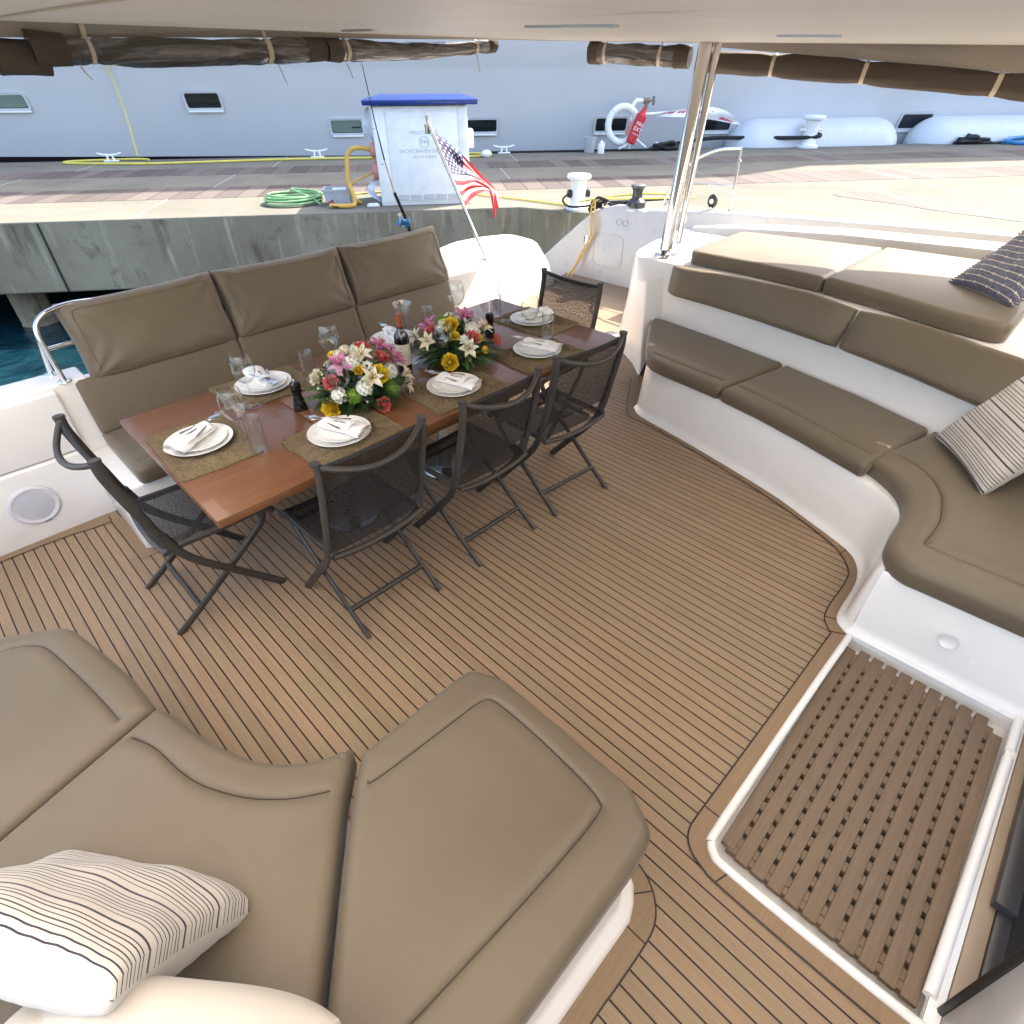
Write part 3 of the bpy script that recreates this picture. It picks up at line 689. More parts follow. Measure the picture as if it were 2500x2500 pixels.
# side bench base
bench_front = [(3.363, 2.01), (3.3, 1.937), (3.266, 1.83), (3.177, 1.397), (3.031, 0.815), (2.93, 0.55), (2.864, 0.386), (2.803, 0.266), (2.73, 0.205), (2.64, 0.17), (2.53, 0.154), (2.376, 0.151), (2.281, 0.137), (2.235, 0.085), (2.25, 0.02), (2.25, -0.56)]
fr_s = spline(bench_front[:14], 5) + [(2.247, 0.0), (2.25, -0.3), (2.25, -0.56)]
poly = fr_s + [(3.75, -0.56), (4.1, 0.8), (4.15, 2.3), (3.9, 2.32)]
mb = MB(); n = len(fr_s)
def off_front(P, d):
    P = np.array(P); t = np.gradient(P, axis=0); t /= np.linalg.norm(t, axis=1)[:, None] + 1e-9; return P + np.stack([t[:, 1], -t[:, 0]], 1) * d
A0 = off_front(fr_s, -0.028); A1 = np.array(fr_s); A2 = off_front(fr_s, 0.012)
lev = [(off_front(fr_s, 0.016), -0.02), (off_front(fr_s, 0.016), 0.004), (off_front(fr_s, 0.008), 0.014), (off_front(fr_s, -0.006), 0.028), (off_front(fr_s, -0.012), 0.06), (off_front(fr_s, -0.03), 0.33), (off_front(fr_s, -0.045), 0.36)]
V = []; F = []
for P_, z in lev: V += [(p[0], p[1], z) for p in P_]
for j in range(len(lev) - 1):
    for i in range(n - 1): F.append((j * n + i, j * n + i + 1, (j + 1) * n + i + 1, (j + 1) * n + i))
b = len(V); V += [(3.75, -0.56, 0.36), (4.1, 0.8, 0.36), (4.15, 2.3, 0.36), (3.9, 2.32, 0.36)]
F.append(tuple((len(lev) - 1) * n + i for i in range(n)) + (b, b + 1, b + 2, b + 3))
mb.add(V, F)
bb(mb, 'bench_base', 'gelcoat', sm=55)
# sun lounge block behind the bench
bot = [(3.25, -0.56, 0.3), (3.53, 0.26, 0.4), (3.70, 0.72, 0.4), (3.815, 1.205, 0.4), (3.93, 1.8, 0.4), (4.0, 2.28, 0.3), (3.84, 2.31, 0.0), (4.02, 2.5, 0), (4.215, 2.78, 0), (4.30, 2.87, 0), (4.48, 2.94, 0), (5.4, 3.1, 0), (5.75, 3.1, 0), (5.7, -0.56, 0)]
top = [(3.37, -0.56, .87), (3.60, 0.05, .87), (3.80, 0.65, .87), (3.93, 1.17, .87), (3.955, 1.8, .87), (3.965, 2.3, .87), (3.955, 2.44, .87), (3.965, 2.55, .87), (4.03, 2.615, .87), (4.16, 2.67, .87), (4.5, 2.745, .87), (5.1, 2.78, .84), (5.45, 2.8, .80), (5.45, -0.56, .87)]
def interp_loft(A, B, levels):
    return [[tuple((1 - t) * np.array(a) + t * np.array(b)) for a, b in zip(A, B)] for t in levels]
ls = interp_loft(bot, top, [0, 0.2, 0.5, 0.8, 1.0]); n = len(bot); V = [p for l in ls for p in l]
F = [(j * n + i, j * n + (i + 1) % n, (j + 1) * n + (i + 1) % n, (j + 1) * n + i) for j in range(4) for i in range(n)]
F.append(tuple(4 * n + i for i in range(n)))
mb = MB(); mb.add(V, F); bb(mb, 'lounge_base', 'gelcoat', bevel=0.018, seg=3, sm=40)
# coaming outboard of the lounge
sec = [(-0.6, 5.2, 5.52, 1.035), (0.55, 5.19, 5.51, 1.022), (1.5, 5.18, 5.49, 0.98), (2.1, 5.16, 5.45, 0.935), (2.5, 5.15, 5.38, 0.895), (2.78, 5.16, 5.25, 0.862)]
V = []
for y, xi, xo, z in sec: V += [(xi - 0.02, y, 0.84), (xi, y, z - 0.02), (xi + 0.02, y, z), (xo - 0.03, y, z + 0.004), (xo, y, z - 0.02), (xo + 0.05, y, 0.7)]
F = [(j * 6 + k, j * 6 + k + 1, (j + 1) * 6 + k + 1, (j + 1) * 6 + k) for j in range(len(sec) - 1) for k in range(5)] + [(0, 1, 2, 3, 4, 5), tuple(range(30, 36))[::-1]]
mb = MB(); mb.add(V, F); bb(mb, 'coaming', 'gelcoat_dimmed', sm=40)
# gunwale and quarter wall to starboard
gp = [(-0.6, 1.045), (0.6, 1.008), (1.29, 0.976), (2.3, 0.917), (3.0, 0.872), (3.64, 0.82), (3.69, 0.80), (3.91, 0.835), (4.05, 0.825), (4.178, 0.79), (4.4, 0.704), (4.628, 0.523), (5.003, 0.214), (5.25, 0.02)]
V = []
for y, z in gp:
    x0 = 5.86 if y < 3.6 else 5.75
    V += [(x0, y, -0.3), (x0 - 0.0, y, z - 0.03), (x0 + 0.02, y, z - 0.005), (x0 + 0.06, y, z), (x0 + 0.14, y, z), (x0 + 0.19, y, z - 0.02), (x0 + 0.21, y, z - 0.06), (x0 + 0.15, y, -1.3)]
F = [(j * 8 + k, j * 8 + k + 1, (j + 1) * 8 + k + 1, (j + 1) * 8 + k) for j in range(len(gp) - 1) for k in range(7)] + [tuple(range(8)), tuple(len(V) - 8 + k for k in range(8))[::-1]]
mb = MB(); mb.add(V, F); bb(mb, 'gunwale', 'gelcoat_dimmed', sm=40)
mb = MB(); mb.box(5.4, 5.9, -0.6, 3.2, 0.66, 0.70); bb(mb, 'side_deck', 'gelcoat_textured', sm=0)
# stern wing to port of the passage: rounded fairing leaning aft
A = np.array([3.4, 4.0]); B = np.array([5.6, 4.6]); dd = (B - A) / np.linalg.norm(B - A)
prof = [(2.9, 3.86, 0.38), (3.1, 3.92, 0.5), (3.303, 3.974, 0.614), (3.533, 4.036, 0.697), (3.702, 4.082, 0.736), (3.947, 4.149, 0.742), (4.326, 4.253, 0.705), (4.66, 4.34, 0.66), (4.90, 4.41, 0.585), (5.148, 4.477, 0.358), (5.30, 4.52, 0.15), (5.42, 4.55, -0.03)]
ft = np.array([-dd[1], dd[0]]); V = []; K = 9
for x, y, z in prof:
    V.append((x, y, -0.4)); V.append((x, y, -0.02))
    for k in range(K):
        t = math.pi * k / (K - 1); o = (1 - math.cos(t)) * 0.28; hz = z - 0.10 * (1 - math.sin(t)) - 0.03 * (1 - math.cos(t))
        V.append((x + ft[0] * o, y + ft[1] * o, hz))
    V.append((x + ft[0] * 0.56, y + ft[1] * 0.56, -1.3))
m_ = K + 3
F = [(j * m_ + k, j * m_ + k + 1, (j + 1) * m_ + k + 1, (j + 1) * m_ + k) for j in range(len(prof) - 1) for k in range(m_ - 1)] + [tuple(range(m_)), tuple(len(V) - m_ + k for k in range(m_))[::-1]]
mb = MB(); mb.add(V, F); mb.add([(3.40, 3.55, -0.3), (3.46, 3.55, -0.3), (3.50, 4.15, -0.3), (2.8, 4.0, -0.3), (3.40, 3.55, 0.745), (3.46, 3.55, 0.745), (3.46, 4.06, 0.60), (2.8, 3.92, 0.5)], [(0, 1, 5, 4), (1, 2, 6, 5), (2, 3, 7, 6), (3, 0, 4, 7), (4, 5, 6, 7)])
bb(mb, 'stern_wing', 'gelcoat', sm=45)
# locker door, fuel caps and sockets on the starboard quarter wall
def wall_T(y, z, x=5.745): return BI @ frame((x, y, z), (0, -1, 0), (0, 0, 1))
hp = rounded([(-0.20, -0.165), (0.20, -0.165), (0.20, 0.18), (-0.20, 0.18)], 0.07, 6)
mb = MB(); n = len(hp); V = [(p[0], p[1], z) for s_, z in ((1.0, 0.0), (1.0, -0.012), (0.95, -0.018), (0.92, -0.010)) for p in [(q[0] * s_, q[1] * s_) for q in hp]]
mb.add(V, [(r * n + a, r * n + (a + 1) % n, (r + 1) * n + (a + 1) % n, (r + 1) * n + a) for r in range(3) for a in range(n)] + [tuple(3 * n + a for a in range(n))])
hd = mb.build('locker_door', 'gelcoat_dimmed', boat, mw=wall_T(4.10, 0.345), sm=30)
for zz in (0.08, -0.06):
    k = MB(); k.lathe([(0.03, 0.0), (0.03, 0.014), (0.022, 0.02), (0.012, 0.021), (0.001, 0.014)], 20, T=Matrix.Translation((0.07, zz, -0.012)) @ Matrix.Rotation(math.pi, 4, 'X')); k.build('latch', 'white_paint', hd)
for yy in (3.985, 3.895):
    k = MB(); k.lathe([(0.034, 0.0), (0.034, 0.016), (0.026, 0.022), (0.018, 0.012), (0.001, 0.012)], 20, T=Matrix.Rotation(math.pi, 4, 'X')); k.build('shore_socket', 'grey_plastic', boat, mw=wall_T(yy, 0.665))
k = MB(); k.lathe([(0.07, 0.0), (0.07, 0.012), (0.05, 0.02), (0.001, 0.02)], 24); k.build('deck_filler', 'steel_satin', boat, mw=BI @ Matrix.Translation((4.42, 3.02, 0.001)))
k = MB(); k.box(-0.035, 0.035, -0.02, 0.02, -0.012, 0.0); k.build('shower_cover', 'steel_satin', boat, mw=wall_T(3.62, 0.70, 5.855), bevel=0.004)
k = MB(); k.box(-0.03, 0.03, -0.05, 0.05, -0.03, 0.0); k.box(-0.01, 0.01, -0.09, 0.05, -0.045, -0.03); k.build('hook_plate', 'steel_satin', boat, mw=wall_T(4.43, 0.42), bevel=0.006)
k = MB(); k.lathe([(0.001, 0.03), (0.05, 0.028), (0.066, 0.018), (0.07, 0.0)], 24, T=Matrix.Translation((5.1, 4.27, 0.03))); bb(k, 'deck_light', 'clear_glass')
# near sofa base
ns = rounded([(0.755, 0.215), (0.755, 0.84), (0.26, 0.84), (0.0, 1.05), (-0.12, 1.5), (-0.21, 2.0), (-0.42, 2.12), (-1.5, 2.12), (-1.5, 0.165), (0.66, 0.15)], [0.06, 0.06, 0.1, 0.2, 0.2, 0.1, 0.1, 0, 0, 0.08], 5)
P0 = resample(ns, 0.05); 
if area(P0) < 0: P0 = P0[::-1]
Nn = normals(P0); V = []; n = len(P0); L_ = [(0.0, -0.01), (0.0, 0.006), (-0.012, 0.022), (-0.035, 0.03), (-0.045, 0.045), (-0.05, 0.30), (-0.06, 0.33)]
for o, z in L_: V += [(p[0] + q_[0] * o, p[1] + q_[1] * o, z) for p, q_ in zip(P0, Nn)]
mb = MB(); mb.add(V, [(j * n + i, j * n + (i + 1) % n, (j + 1) * n + (i + 1) % n, (j + 1) * n + i) for j in range(len(L_) - 1) for i in range(n)] + [tuple((len(L_) - 1) * n + i for i in range(n))])
bb(mb, 'lounge_sofa_base', 'gelcoat', sm=50)
# locker seam of the sofa base, hatch recess and its rims
mb = MB(); mb.box(0.985, 2.245, -0.56, 0.085, -0.11, -0.075)
for b_ in ((0.965, 0.987, -0.58, 0.09), (2.243, 2.26, -0.58, 0.09), (0.965, 2.26, 0.083, 0.10), (0.965, 2.26, -0.575, -0.558)): mb.box(*b_, -0.11, -0.002)
bb(mb, 'doormat_recess', 'gelcoat', bevel=0.004)
co = spline([(2.218, 0.075), (1.9, 0.082), (1.5, 0.088), (1.06, 0.093), (1.01, 0.086), (0.984, 0.062), (0.974, 0.02), (0.977, -0.2), (0.985, -0.45), (0.99, -0.56)], 6)
mb = MB(); mb.tube([(p[0], p[1], 0.002) for p in co], 0.015, 12, flat=1.0)
mb.tube([(2.236, 0.07, 0.003), (2.238, -0.1, 0.003), (2.24, -0.56, 0.003)], 0.012, 10)
mb.tube([(2.02, -0.545, 0.01), (1.6, -0.54, 0.01), (1.07, -0.532, 0.01)], 0.017, 10)
mb.tube([(2.235, -0.545, 0.01), (2.06, -0.545, 0.01)], 0.017, 10)
bb(mb, 'recess_rim', 'gelcoat', sm=60)
# flush round button on the bench end
k = MB(); k.lathe([(0.034, 0.0), (0.034, 0.006), (0.026, 0.010), (0.001, 0.010)], 24, T=frame((2.252, -0.226, 0.19), (0, -1, 0), (0, 0, 1)) @ Matrix.Rotation(math.pi, 4, 'X')); bb(k, 'push_button', 'white_paint')
# bulkhead and door opening
mb = MB(); V = [(-2.3, -0.57, 0), (1.05, -0.57, 0), (1.155, -0.57, 0.9), (-2.3, -0.57, 0.9), (-2.3, -0.63, 0), (1.05, -0.63, 0), (1.155, -0.63, 0.9), (-2.3, -0.63, 0.9)]
mb.add(V, [(0, 1, 2, 3), (4, 5, 6, 7), (1, 5, 6, 2), (0, 4, 5, 1), (3, 2, 6, 7), (0, 3, 7, 4)])
mb.box(2.22, 6.0, -0.63, -0.562, -0.02, 2.2)
bb(mb, 'bulkhead', 'gelcoat', bevel=0.006)
mb = MB(); mb.box(-2.25, 1.15, -0.612, -0.604, 0.9, 2.05); bb(mb, 'added_saloon_window', 'clear_glass', sm=0)  # glass added above the low wall to let sky light in
mb = MB(); mb.add([(1.09, -0.575, 0.9), (1.155, -0.575, 0.9), (1.29, -0.575, 2.08), (1.22, -0.575, 2.08), (1.09, -0.63, 0.9), (1.155, -0.63, 0.9), (1.29, -0.63, 2.08), (1.22, -0.63, 2.08)], [(0, 1, 2, 3), (4, 5, 6, 7), (1, 5, 6, 2), (0, 4, 7, 3)]); mb.box(-2.3, -2.2, -0.63, -0.575, 0.9, 2.05); bb(mb, 'window_post', 'gelcoat', sm=0)
mb = MB(); mb.tube([(1.055, -0.565, 0.0), (1.10, -0.565, 0.38), (1.305, -0.565, 2.2)], 0.011, 8); bb(mb, 'door_seal', 'black_plastic')
mb = MB(); mb.box(0.99, 2.3, -0.62, -0.572, -0.02, 0.004); mb.box(0.99, 2.3, -0.570, -0.532, -0.02, 0.008, mi=1); bb(mb, 'threshold', ['floor_tan', 'gelcoat'], bevel=0.002)
mb = MB(); mb.box(1.0, 2.3, -0.66, -0.621, -0.02, 0.012); mb.box(1.43, 2.24, -0.655, -0.60, 0.012, 0.05); bb(mb, 'door_frame', 'dark_frame', bevel=0.004)
mb = MB(); mb.add([(0.9, -0.662, 0), (2.4, -0.662, 0), (2.4, -3, 0), (0.9, -3, 0), (0.9, -0.662, 2.2), (2.4, -0.662, 2.2), (2.4, -3, 2.2), (0.9, -3, 2.2)], [(0, 1, 2, 3), (1, 2, 6, 5), (2, 3, 7, 6)])
bb(mb, 'saloon_dark_box', 'dark_interior', sm=0)  # black panels stand for the unlit saloon and stop light leaks
# port side hull, unseen, its top lowered to let sky light in
mb = MB(); mb.box(-2.6, -2.3, -0.7, 3.7, -0.9, 0.55); mb.box(-2.6, 3.46, 3.66, 3.72, -1.3, 0.70); bb(mb, 'hull_side', 'gelcoat', bevel=0.03)

# ---------------------------------------------------------------- hardtop
def cz(y): return 2.075 + 0.026 * y
edge = [(-1.5, 3.9), (0.72, 3.8), (1.80, 3.75), (3.50, 3.63), (4.50, 3.42), (4.54, 2.54)]
side = [(4.80, 1.8), (5.1, 0.85), (5.38, -0.2), (5.5, -0.9)]
# roof skin, plus unseen opal panels added to brighten the cockpit
roofs = [[(0.35, 3.82), (1.80, 3.75), (3.50, 3.63), (4.50, 3.42), (4.54, 2.54), (4.80, 1.8), (5.1, 0.85), (5.30, 0.15), (0.35, 0.15)],
         [(-1.5, 3.9), (-1.3, 3.885), (-1.3, -0.9), (-1.5, -0.9)], [(-1.3, 3.885), (0.35, 3.82), (0.35, 3.2), (-1.3, 3.2)],
         [(4.7, 0.15), (5.30, 0.15), (5.38, -0.2), (5.5, -0.9), (4.7, -0.9)], [(-1.3, -0.7), (4.7, -0.7), (4.7, -0.9), (-1.3, -0.9)]]
skyl = [[(-1.3, 3.2), (0.35, 3.2), (0.35, 0.15), (-1.3, 0.15)], [(-1.3, 0.15), (4.7, 0.15), (4.7, -0.7), (-1.3, -0.7)]]
hard = empty('hardtop', (1.6, 1.5, 2.1), label='cream moulded hardtop roof over the whole cockpit', cat='roof')
HI = Matrix.Translation((-1.6, -1.5, -2.1))
for pl in roofs:
    mb = MB(); mb.add([(x, y, cz(y)) for x, y in pl], [tuple(range(len(pl)))]); mb.build('roof_panel', 'headliner', hard, mw=HI, sm=0)
for pl in skyl:
    mb = MB(); mb.add([(x, y, cz(y) + 0.004) for x, y in pl], [tuple(range(len(pl)))]); mb.build('added_skylight', 'skylight_fill', hard, mw=HI, sm=0)
# lip along the aft edge and fascia along the side
lipz = [2.10, 2.119, 2.140, 2.1616, 2.1645, 2.138]
Vt = [(x, y, cz(y) + 0.12) for x, y in edge]; Vb = [(x, y, z) for (x, y), z in zip(edge, lipz)]
V = Vt + Vb + [(x - 0.01, y - 0.03, z) for (x, y), z in zip(edge, lipz)] + [(x - 0.02, y - 0.05, cz(y) - 0.001) for x, y in edge]; n = 6
mb = MB(); mb.add(V, [(r * n + i, r * n + i + 1, (r + 1) * n + i + 1, (r + 1) * n + i) for r in range(3) for i in range(n - 1)]); mb.build('edge_lip', 'headliner', hard, mw=HI, sm=0)
lo = [(4.55, 2.53, 2.116), (4.83, 1.75, 2.05), (5.1, 0.787, 1.965), (5.40, -0.25, 1.88), (5.52, -0.9, 1.84)]; up = [(4.54, 2.54, cz(2.54) - 0.001)] + [(x, y, cz(y)) for x, y in side]
V = up + lo + [(x + 0.03, y, z) for x, y, z in lo] + [(x + 0.03, y, z + 0.14) for x, y, z in up]; n = 5
mb = MB(); mb.add(V, [(r * n + i, r * n + i + 1, (r + 1) * n + i + 1, (r + 1) * n + i) for r in range(3) for i in range(n - 1)]); mb.build('side_fascia', 'headliner', hard, mw=HI, sm=0)
mb = MB()
for l in ([(1.536, 2.495), (1.489, 1.435), (1.412, 0.837)], [(0.919, 1.031), (1.179, 0.982), (1.532, 0.907), (1.864, 0.886)], [(1.432, 1.066), (1.38, 0.727), (1.42, 0.493), (1.521, 0.277)], [(2.277, 1.217), (2.238, 0.851), (2.457, 0.426)]):
    V, F = strip(spline(l, 6), 0.005, 0, side=0); mb.add([(x, y, cz(y) - 0.0015) for x, y, z in V], F)
mb.build('panel_seam', 'dark_frame', hard, mw=HI, sm=0)
mb = MB(); mb.tube([(x, y, cz(y)) for x, y in spline([(0.64, 3.5), (0.62, 3.149), (0.568, 2.284), (0.536, 1.655), (0.5, 1.0)], 5)], 0.006, 8); mb.build('piping', 'strap', hard, mw=HI)
for a, b in (((1.905, 1.79), (1.935, 1.43)), ((3.02, 1.384), (3.07, 1.14)), ((2.0, 3.1), (1.97, 2.8))):
    a = np.array(a); b = np.array(b); t = (b - a) / np.linalg.norm(b - a); nn = np.array([t[1], -t[0]]) * 0.02
    P = [a - nn, b - nn, b + nn, a + nn]; mb = MB(); V = [(p[0], p[1], cz(p[1]) + 0.01) for p in P] + [(p[0], p[1], cz(p[1]) - 0.008) for p in P]
    mb.add(V, [(0, 1, 2, 3), (4, 5, 6, 7)] + [(i, (i + 1) % 4, 4 + (i + 1) % 4, 4 + i) for i in range(4)]); mb.build('ceiling_vent', 'steel_satin', hard, mw=HI, sm=0)  # slit vents in the ceiling, not lamps
# saloon roof forward of the cockpit (keeps the sky off the bulkhead)
mb = MB(); mb.box(-1.5, 5.5, -2.2, -0.9, 2.06, 2.10); mb.build('roof_panel', 'headliner', hard, mw=HI, sm=0)
# steel post
post = empty('steel_post', (4.10, 2.39, 0.87), label='polished steel post holding up the hardtop beside the sun pads', cat='post')
px, py = 4.06, 2.41
mb = MB(); mb.tube([(0, 0, 0.012), (0.02, 0.0, 0.02), (0.26, 0.085, 1.262)][::2], 0.047, 28); mb.build('tube', 'steel', post, sm=60)
mb = MB(); mb.tube([(0.075, -0.055, 0.10), (0.30, 0.02, 1.262)], 0.024, 18); mb.sphere((0.075, -0.055, 0.10), 0.024, 12, 8); mb.build('brace_tube', 'steel', post, sm=60)
mb = MB(); mb.lathe([(0.001, 0.016), (0.07, 0.016), (0.085, 0.008), (0.088, 0.0)], 28); mb.lathe([(0.05, 0.016), (0.05, 0.05), (0.045, 0.055)], 24)
for k in range(4):
    a = k * math.pi / 2 + 0.5; mb.sphere((0.07 * math.cos(a), 0.07 * math.sin(a), 0.016), 0.009, 8, 4)
mb.build('base_flange', 'steel', post)
# ================================================================ upholstery
def cush_thing(name, label, cat, group, *a, **k):
    o = cushion(name, *a, **k); tag(o, label, cat, group); return o
def extend_seam(p): return p
G1 = 'seat cushions of the near lounge sofa'
Rr = rounded([(0.30, 0.912), (0.715, 0.908), (0.762, 0.80), (0.762, 0.30), (0.70, 0.188), (0.60, 0.18), (-0.32, 0.18), (-0.075, 0.475), (0.20, 0.81)], [0.012, 0.05, 0.06, 0.07, 0.06, 0.05, 0.01, 0, 0.02], 6)
seamR = spline([(0.232, 0.828), (0.30, 0.812), (0.45, 0.800), (0.60, 0.79), (0.655, 0.783), (0.682, 0.755), (0.688, 0.60), (0.680, 0.42), (0.668, 0.34), (0.640, 0.316), (0.5, 0.313), (0.253, 0.323), (-0.12, 0.345)], 4)
cush_thing('seat_cushion', 'tan sofa cushion nearest the hatch, with a wide stitched border round its corner', 'cushion', G1, Rr, 0.335, 0.455, r=0.032, seams=[seamR], dome=0.006, step=0.013, seed=3, folds=lambda Q, d: -0.004 * np.exp(-((Q[:, 0] - 0.35) ** 2 + (Q[:, 1] - 0.55) ** 2) / 0.02))
edgeM = spline([(0.282, 0.945), (0.24, 0.965), (0.204, 0.98), (0.166, 1.007), (0.132, 1.035), (0.094, 1.076), (0.058, 1.13), (0.024, 1.209), (-0.003, 1.278), (-0.049, 1.456), (-0.067, 1.492)], 3)
Mp = edgeM + [(-0.18, 1.462), (-0.50, 1.375), (-1.05, 1.2), (-1.1, 0.55), (-0.62, 0.19), (-0.34, 0.19), (-0.092, 0.50), (0.186, 0.845), (0.245, 0.905)]
seamM = spline([(-0.17, 1.462), (-0.154, 1.44), (-0.116, 1.351), (-0.092, 1.229), (-0.061, 1.136), (0.004, 1.025), (0.08, 0.942), (0.15, 0.892), (0.205, 0.862)], 4)
cush_thing('seat_cushion', 'tan sofa cushion with a concave curved front, between the other two sofa cushions', 'cushion', G1, Mp, 0.335, 0.455, r=0.026, seams=[seamM], dome=0.006, step=0.013, seed=11,
    crease=[(-0.11, 0.93, R(100), 0.08, 0.0016), (-0.16, 0.88, R(112), 0.07, 0.0011), (-0.03, 0.80, R(120), 0.10, 0.0007)])
Lp = rounded([(-0.073, 1.508), (-0.085, 1.672), (-0.122, 1.863), (-0.17, 2.075), (-0.36, 2.19), (-1.4, 2.22), (-1.4, 1.14), (-0.505, 1.392)], [0.015, 0.2, 0.2, 0.11, 0.12, 0, 0, 0], 5)
seamL = spline([(-0.158, 1.49), (-0.17, 1.60), (-0.198, 1.77), (-0.238, 1.97), (-0.262, 2.03), (-0.30, 2.065), (-0.36, 2.092), (-0.6, 2.10), (-1.2, 2.10)], 4)
cush_thing('seat_cushion', 'tan sofa cushion at the left edge with a rounded outer corner beside the open deck', 'cushion', G1, Lp, 0.335, 0.455, r=0.030, seams=[seamL], dome=0.006, step=0.016, seed=17)

# dining sofa: three seats, three lower backs, three tall loose backs
DX = [0.335, 1.195, 2.025, 2.86]
TB = frame((0, 3.405, 0.475), (1, 0, 0), (0, 0.34, 1))        # u = x, v = up the back, w = towards the table? (ex x ey)
TB = frame((0, 3.40, 0.475), (1, 0, 0), (0, 0.30, 1))
words = [('left', 'at its left end beside the steel rail'), ('middle', 'in its middle'), ('right', 'at its right end near the flagstaff')]
for i in range(3):
    a, b = DX[i] + 0.006, DX[i + 1] - 0.006
    pl = rounded([(a, 2.90 + 0.02), (b, 2.92), (b, 3.47), (a, 3.47)], [0.03, 0.03, 0.01, 0.01], 5)
    cush_thing('seat_cushion', 'tan seat cushion of the dining sofa, ' + words[i][1], 'cushion', 'seat cushions of the dining sofa', pl, 0.372, 0.475, r=0.028, seams=[[(a + 0.03, 3.0), (b - 0.03, 3.0)]], dome=0.004, step=0.022, seed=20 + i)
    pl = rounded([(a, 0.0), (b, 0.0), (b, 0.285), (a, 0.285)], [0.01, 0.01, 0.02, 0.02], 4)
    cush_thing('back_cushion', 'low smooth back cushion of the dining sofa, ' + words[i][1], 'cushion', 'low back cushions of the dining sofa', pl, -0.085, 0.0, r=0.02, dome=0.003, step=0.022, seed=30 + i, T=TB)
# loose back cushions: puffy, welted, with pulled corners
def puffy(name, W, H, D, T, seed, label):
    nx, nz = 46, 26; V = []; F = []
    r = np.random.RandomState(seed); ph = r.uniform(0, 6.28, 8)
    def shape(u, v):   # half thickness
        eu = 1 - abs(u) ** 7; ev = 1 - abs(v) ** 6
        return max(0, eu) ** 0.30 * max(0, ev) ** 0.30
    for s_ in (1, -1):
        for j in range(nz + 1):
            for i in range(nx + 1):
                u = -1 + 2 * i / nx; v = -1 + 2 * j / nz
                u_ = math.sin(u * math.pi / 2) * 0.35 + u * 0.65; v_ = math.sin(v * math.pi / 2) * 0.35 + v * 0.65
                t = shape(u_, v_)
                corner = (abs(u_) ** 3) * (abs(v_) ** 3)
                x = u_ * W / 2 * (1 - 0.03 * (1 - abs(v_)) * abs(u_)) ; z = v_ * H / 2 * (1 - 0.05 * (1 - u_ * u_) * (v_ > 0) * abs(v_))
                wr = 0
                if s_ > 0:
                    for q, (cx, cz_) in enumerate(((1, 1), (-1, 1), (1, -1), (-1, -1))):
                        dx, dz = u_ - cx, (v_ - cz_) * H / W; dist = math.hypot(dx, dz); an = math.atan2(dz, dx)
                        wr += 0.010 * math.exp(-(dist / 0.42) ** 2) * min(1, dist * 6) * math.sin(an * 13 + ph[q])
                    wr += 0.004 * math.sin(3.1 * u_ + 2.0 * v_ + ph[4]) + 0.003 * math.sin(6 * u_ - 4 * v_ + ph[5])
                y = s_ * (D / 2 * t * (1 + 0.12 * (1 - u_ * u_) * (1 - v_ * v_))) + wr * t
                V.append((x, z, y))
    n1 = (nx + 1) * (nz + 1)
    for s_ in (0, 1):
        for j in range(nz):
            for i in range(nx):
                a = s_ * n1 + j * (nx + 1) + i; F.append((a, a + 1, a + nx + 2, a + nx + 1))
    V = [T @ Vector(v) for v in V]
    o = mesh(name, V, F, 'vinyl_tan', None, sm=0)
    bm = bmesh.new(); bm.from_mesh(o.data); bmesh.ops.remove_doubles(bm, verts=bm.verts, dist=0.0006); bmesh.ops.recalc_face_normals(bm, faces=bm.faces); bm.to_mesh(o.data); bm.free(); smooth(o.data, 70)
    # welted seam set in from the edge
    w_ = MB(); pts = []
    ii, jj = W / 2 - 0.055, H / 2 - 0.045
    for p in rounded([(-ii, -jj), (ii, -jj), (ii, jj), (-ii, jj)], 0.03, 4):
        u_, v_ = p[0] / (W / 2), p[1] / (H / 2); pts.append(p)
    pts = resample(pts, 0.02); P3 = []
    for p in pts:
        u_, v_ = p[0] / (W / 2), p[1] / (H / 2); wr = 0
        for q, (cx, cz_) in enumerate(((1, 1), (-1, 1), (1, -1), (-1, -1))):
            dx, dz = u_ - cx, (v_ - cz_) * H / W; dist = math.hypot(dx, dz); an = math.atan2(dz, dx)
            wr += 0.010 * math.exp(-(dist / 0.42) ** 2) * min(1, dist * 6) * math.sin(an * 13 + ph[q])
        wr += 0.004 * math.sin(3.1 * u_ + 2.0 * v_ + ph[4]) + 0.003 * math.sin(6 * u_ - 4 * v_ + ph[5])
        t = shape(u_, v_)
        P3.append(T @ Vector((p[0] , p[1] * (1 - (0.05 * (1 - u_ * u_) if v_ > 0 else 0) * abs(v_)), D / 2 * t * (1 + 0.12 * (1 - u_ * u_) * (1 - v_ * v_)) + wr * t + 0.0005)))
    w_.tube(P3, 0.0028, 6, closed=True); c = w_.build('welt', 'vinyl_tan', o)
    tag(o, label, 'cushion', 'tall back cushions of the dining sofa'); return o
UX = [(0.425, 1.20), (1.215, 2.03), (2.045, 2.86)]
for i, (a, b) in enumerate(UX):
    T = frame(((a + b) / 2, 3.585, 0.900), (1, 0, 0), (0, 0.33 + 0.02 * i, 1))
    T = T @ Matrix.Rotation(R((0.6, -0.4, 0.5)[i]), 4, 'Z')
    puffy('back_cushion', b - a + 0.020, 0.40, 0.16, T, 40 + i, 'tall wrinkled back cushion of the dining sofa, ' + words[i][1])
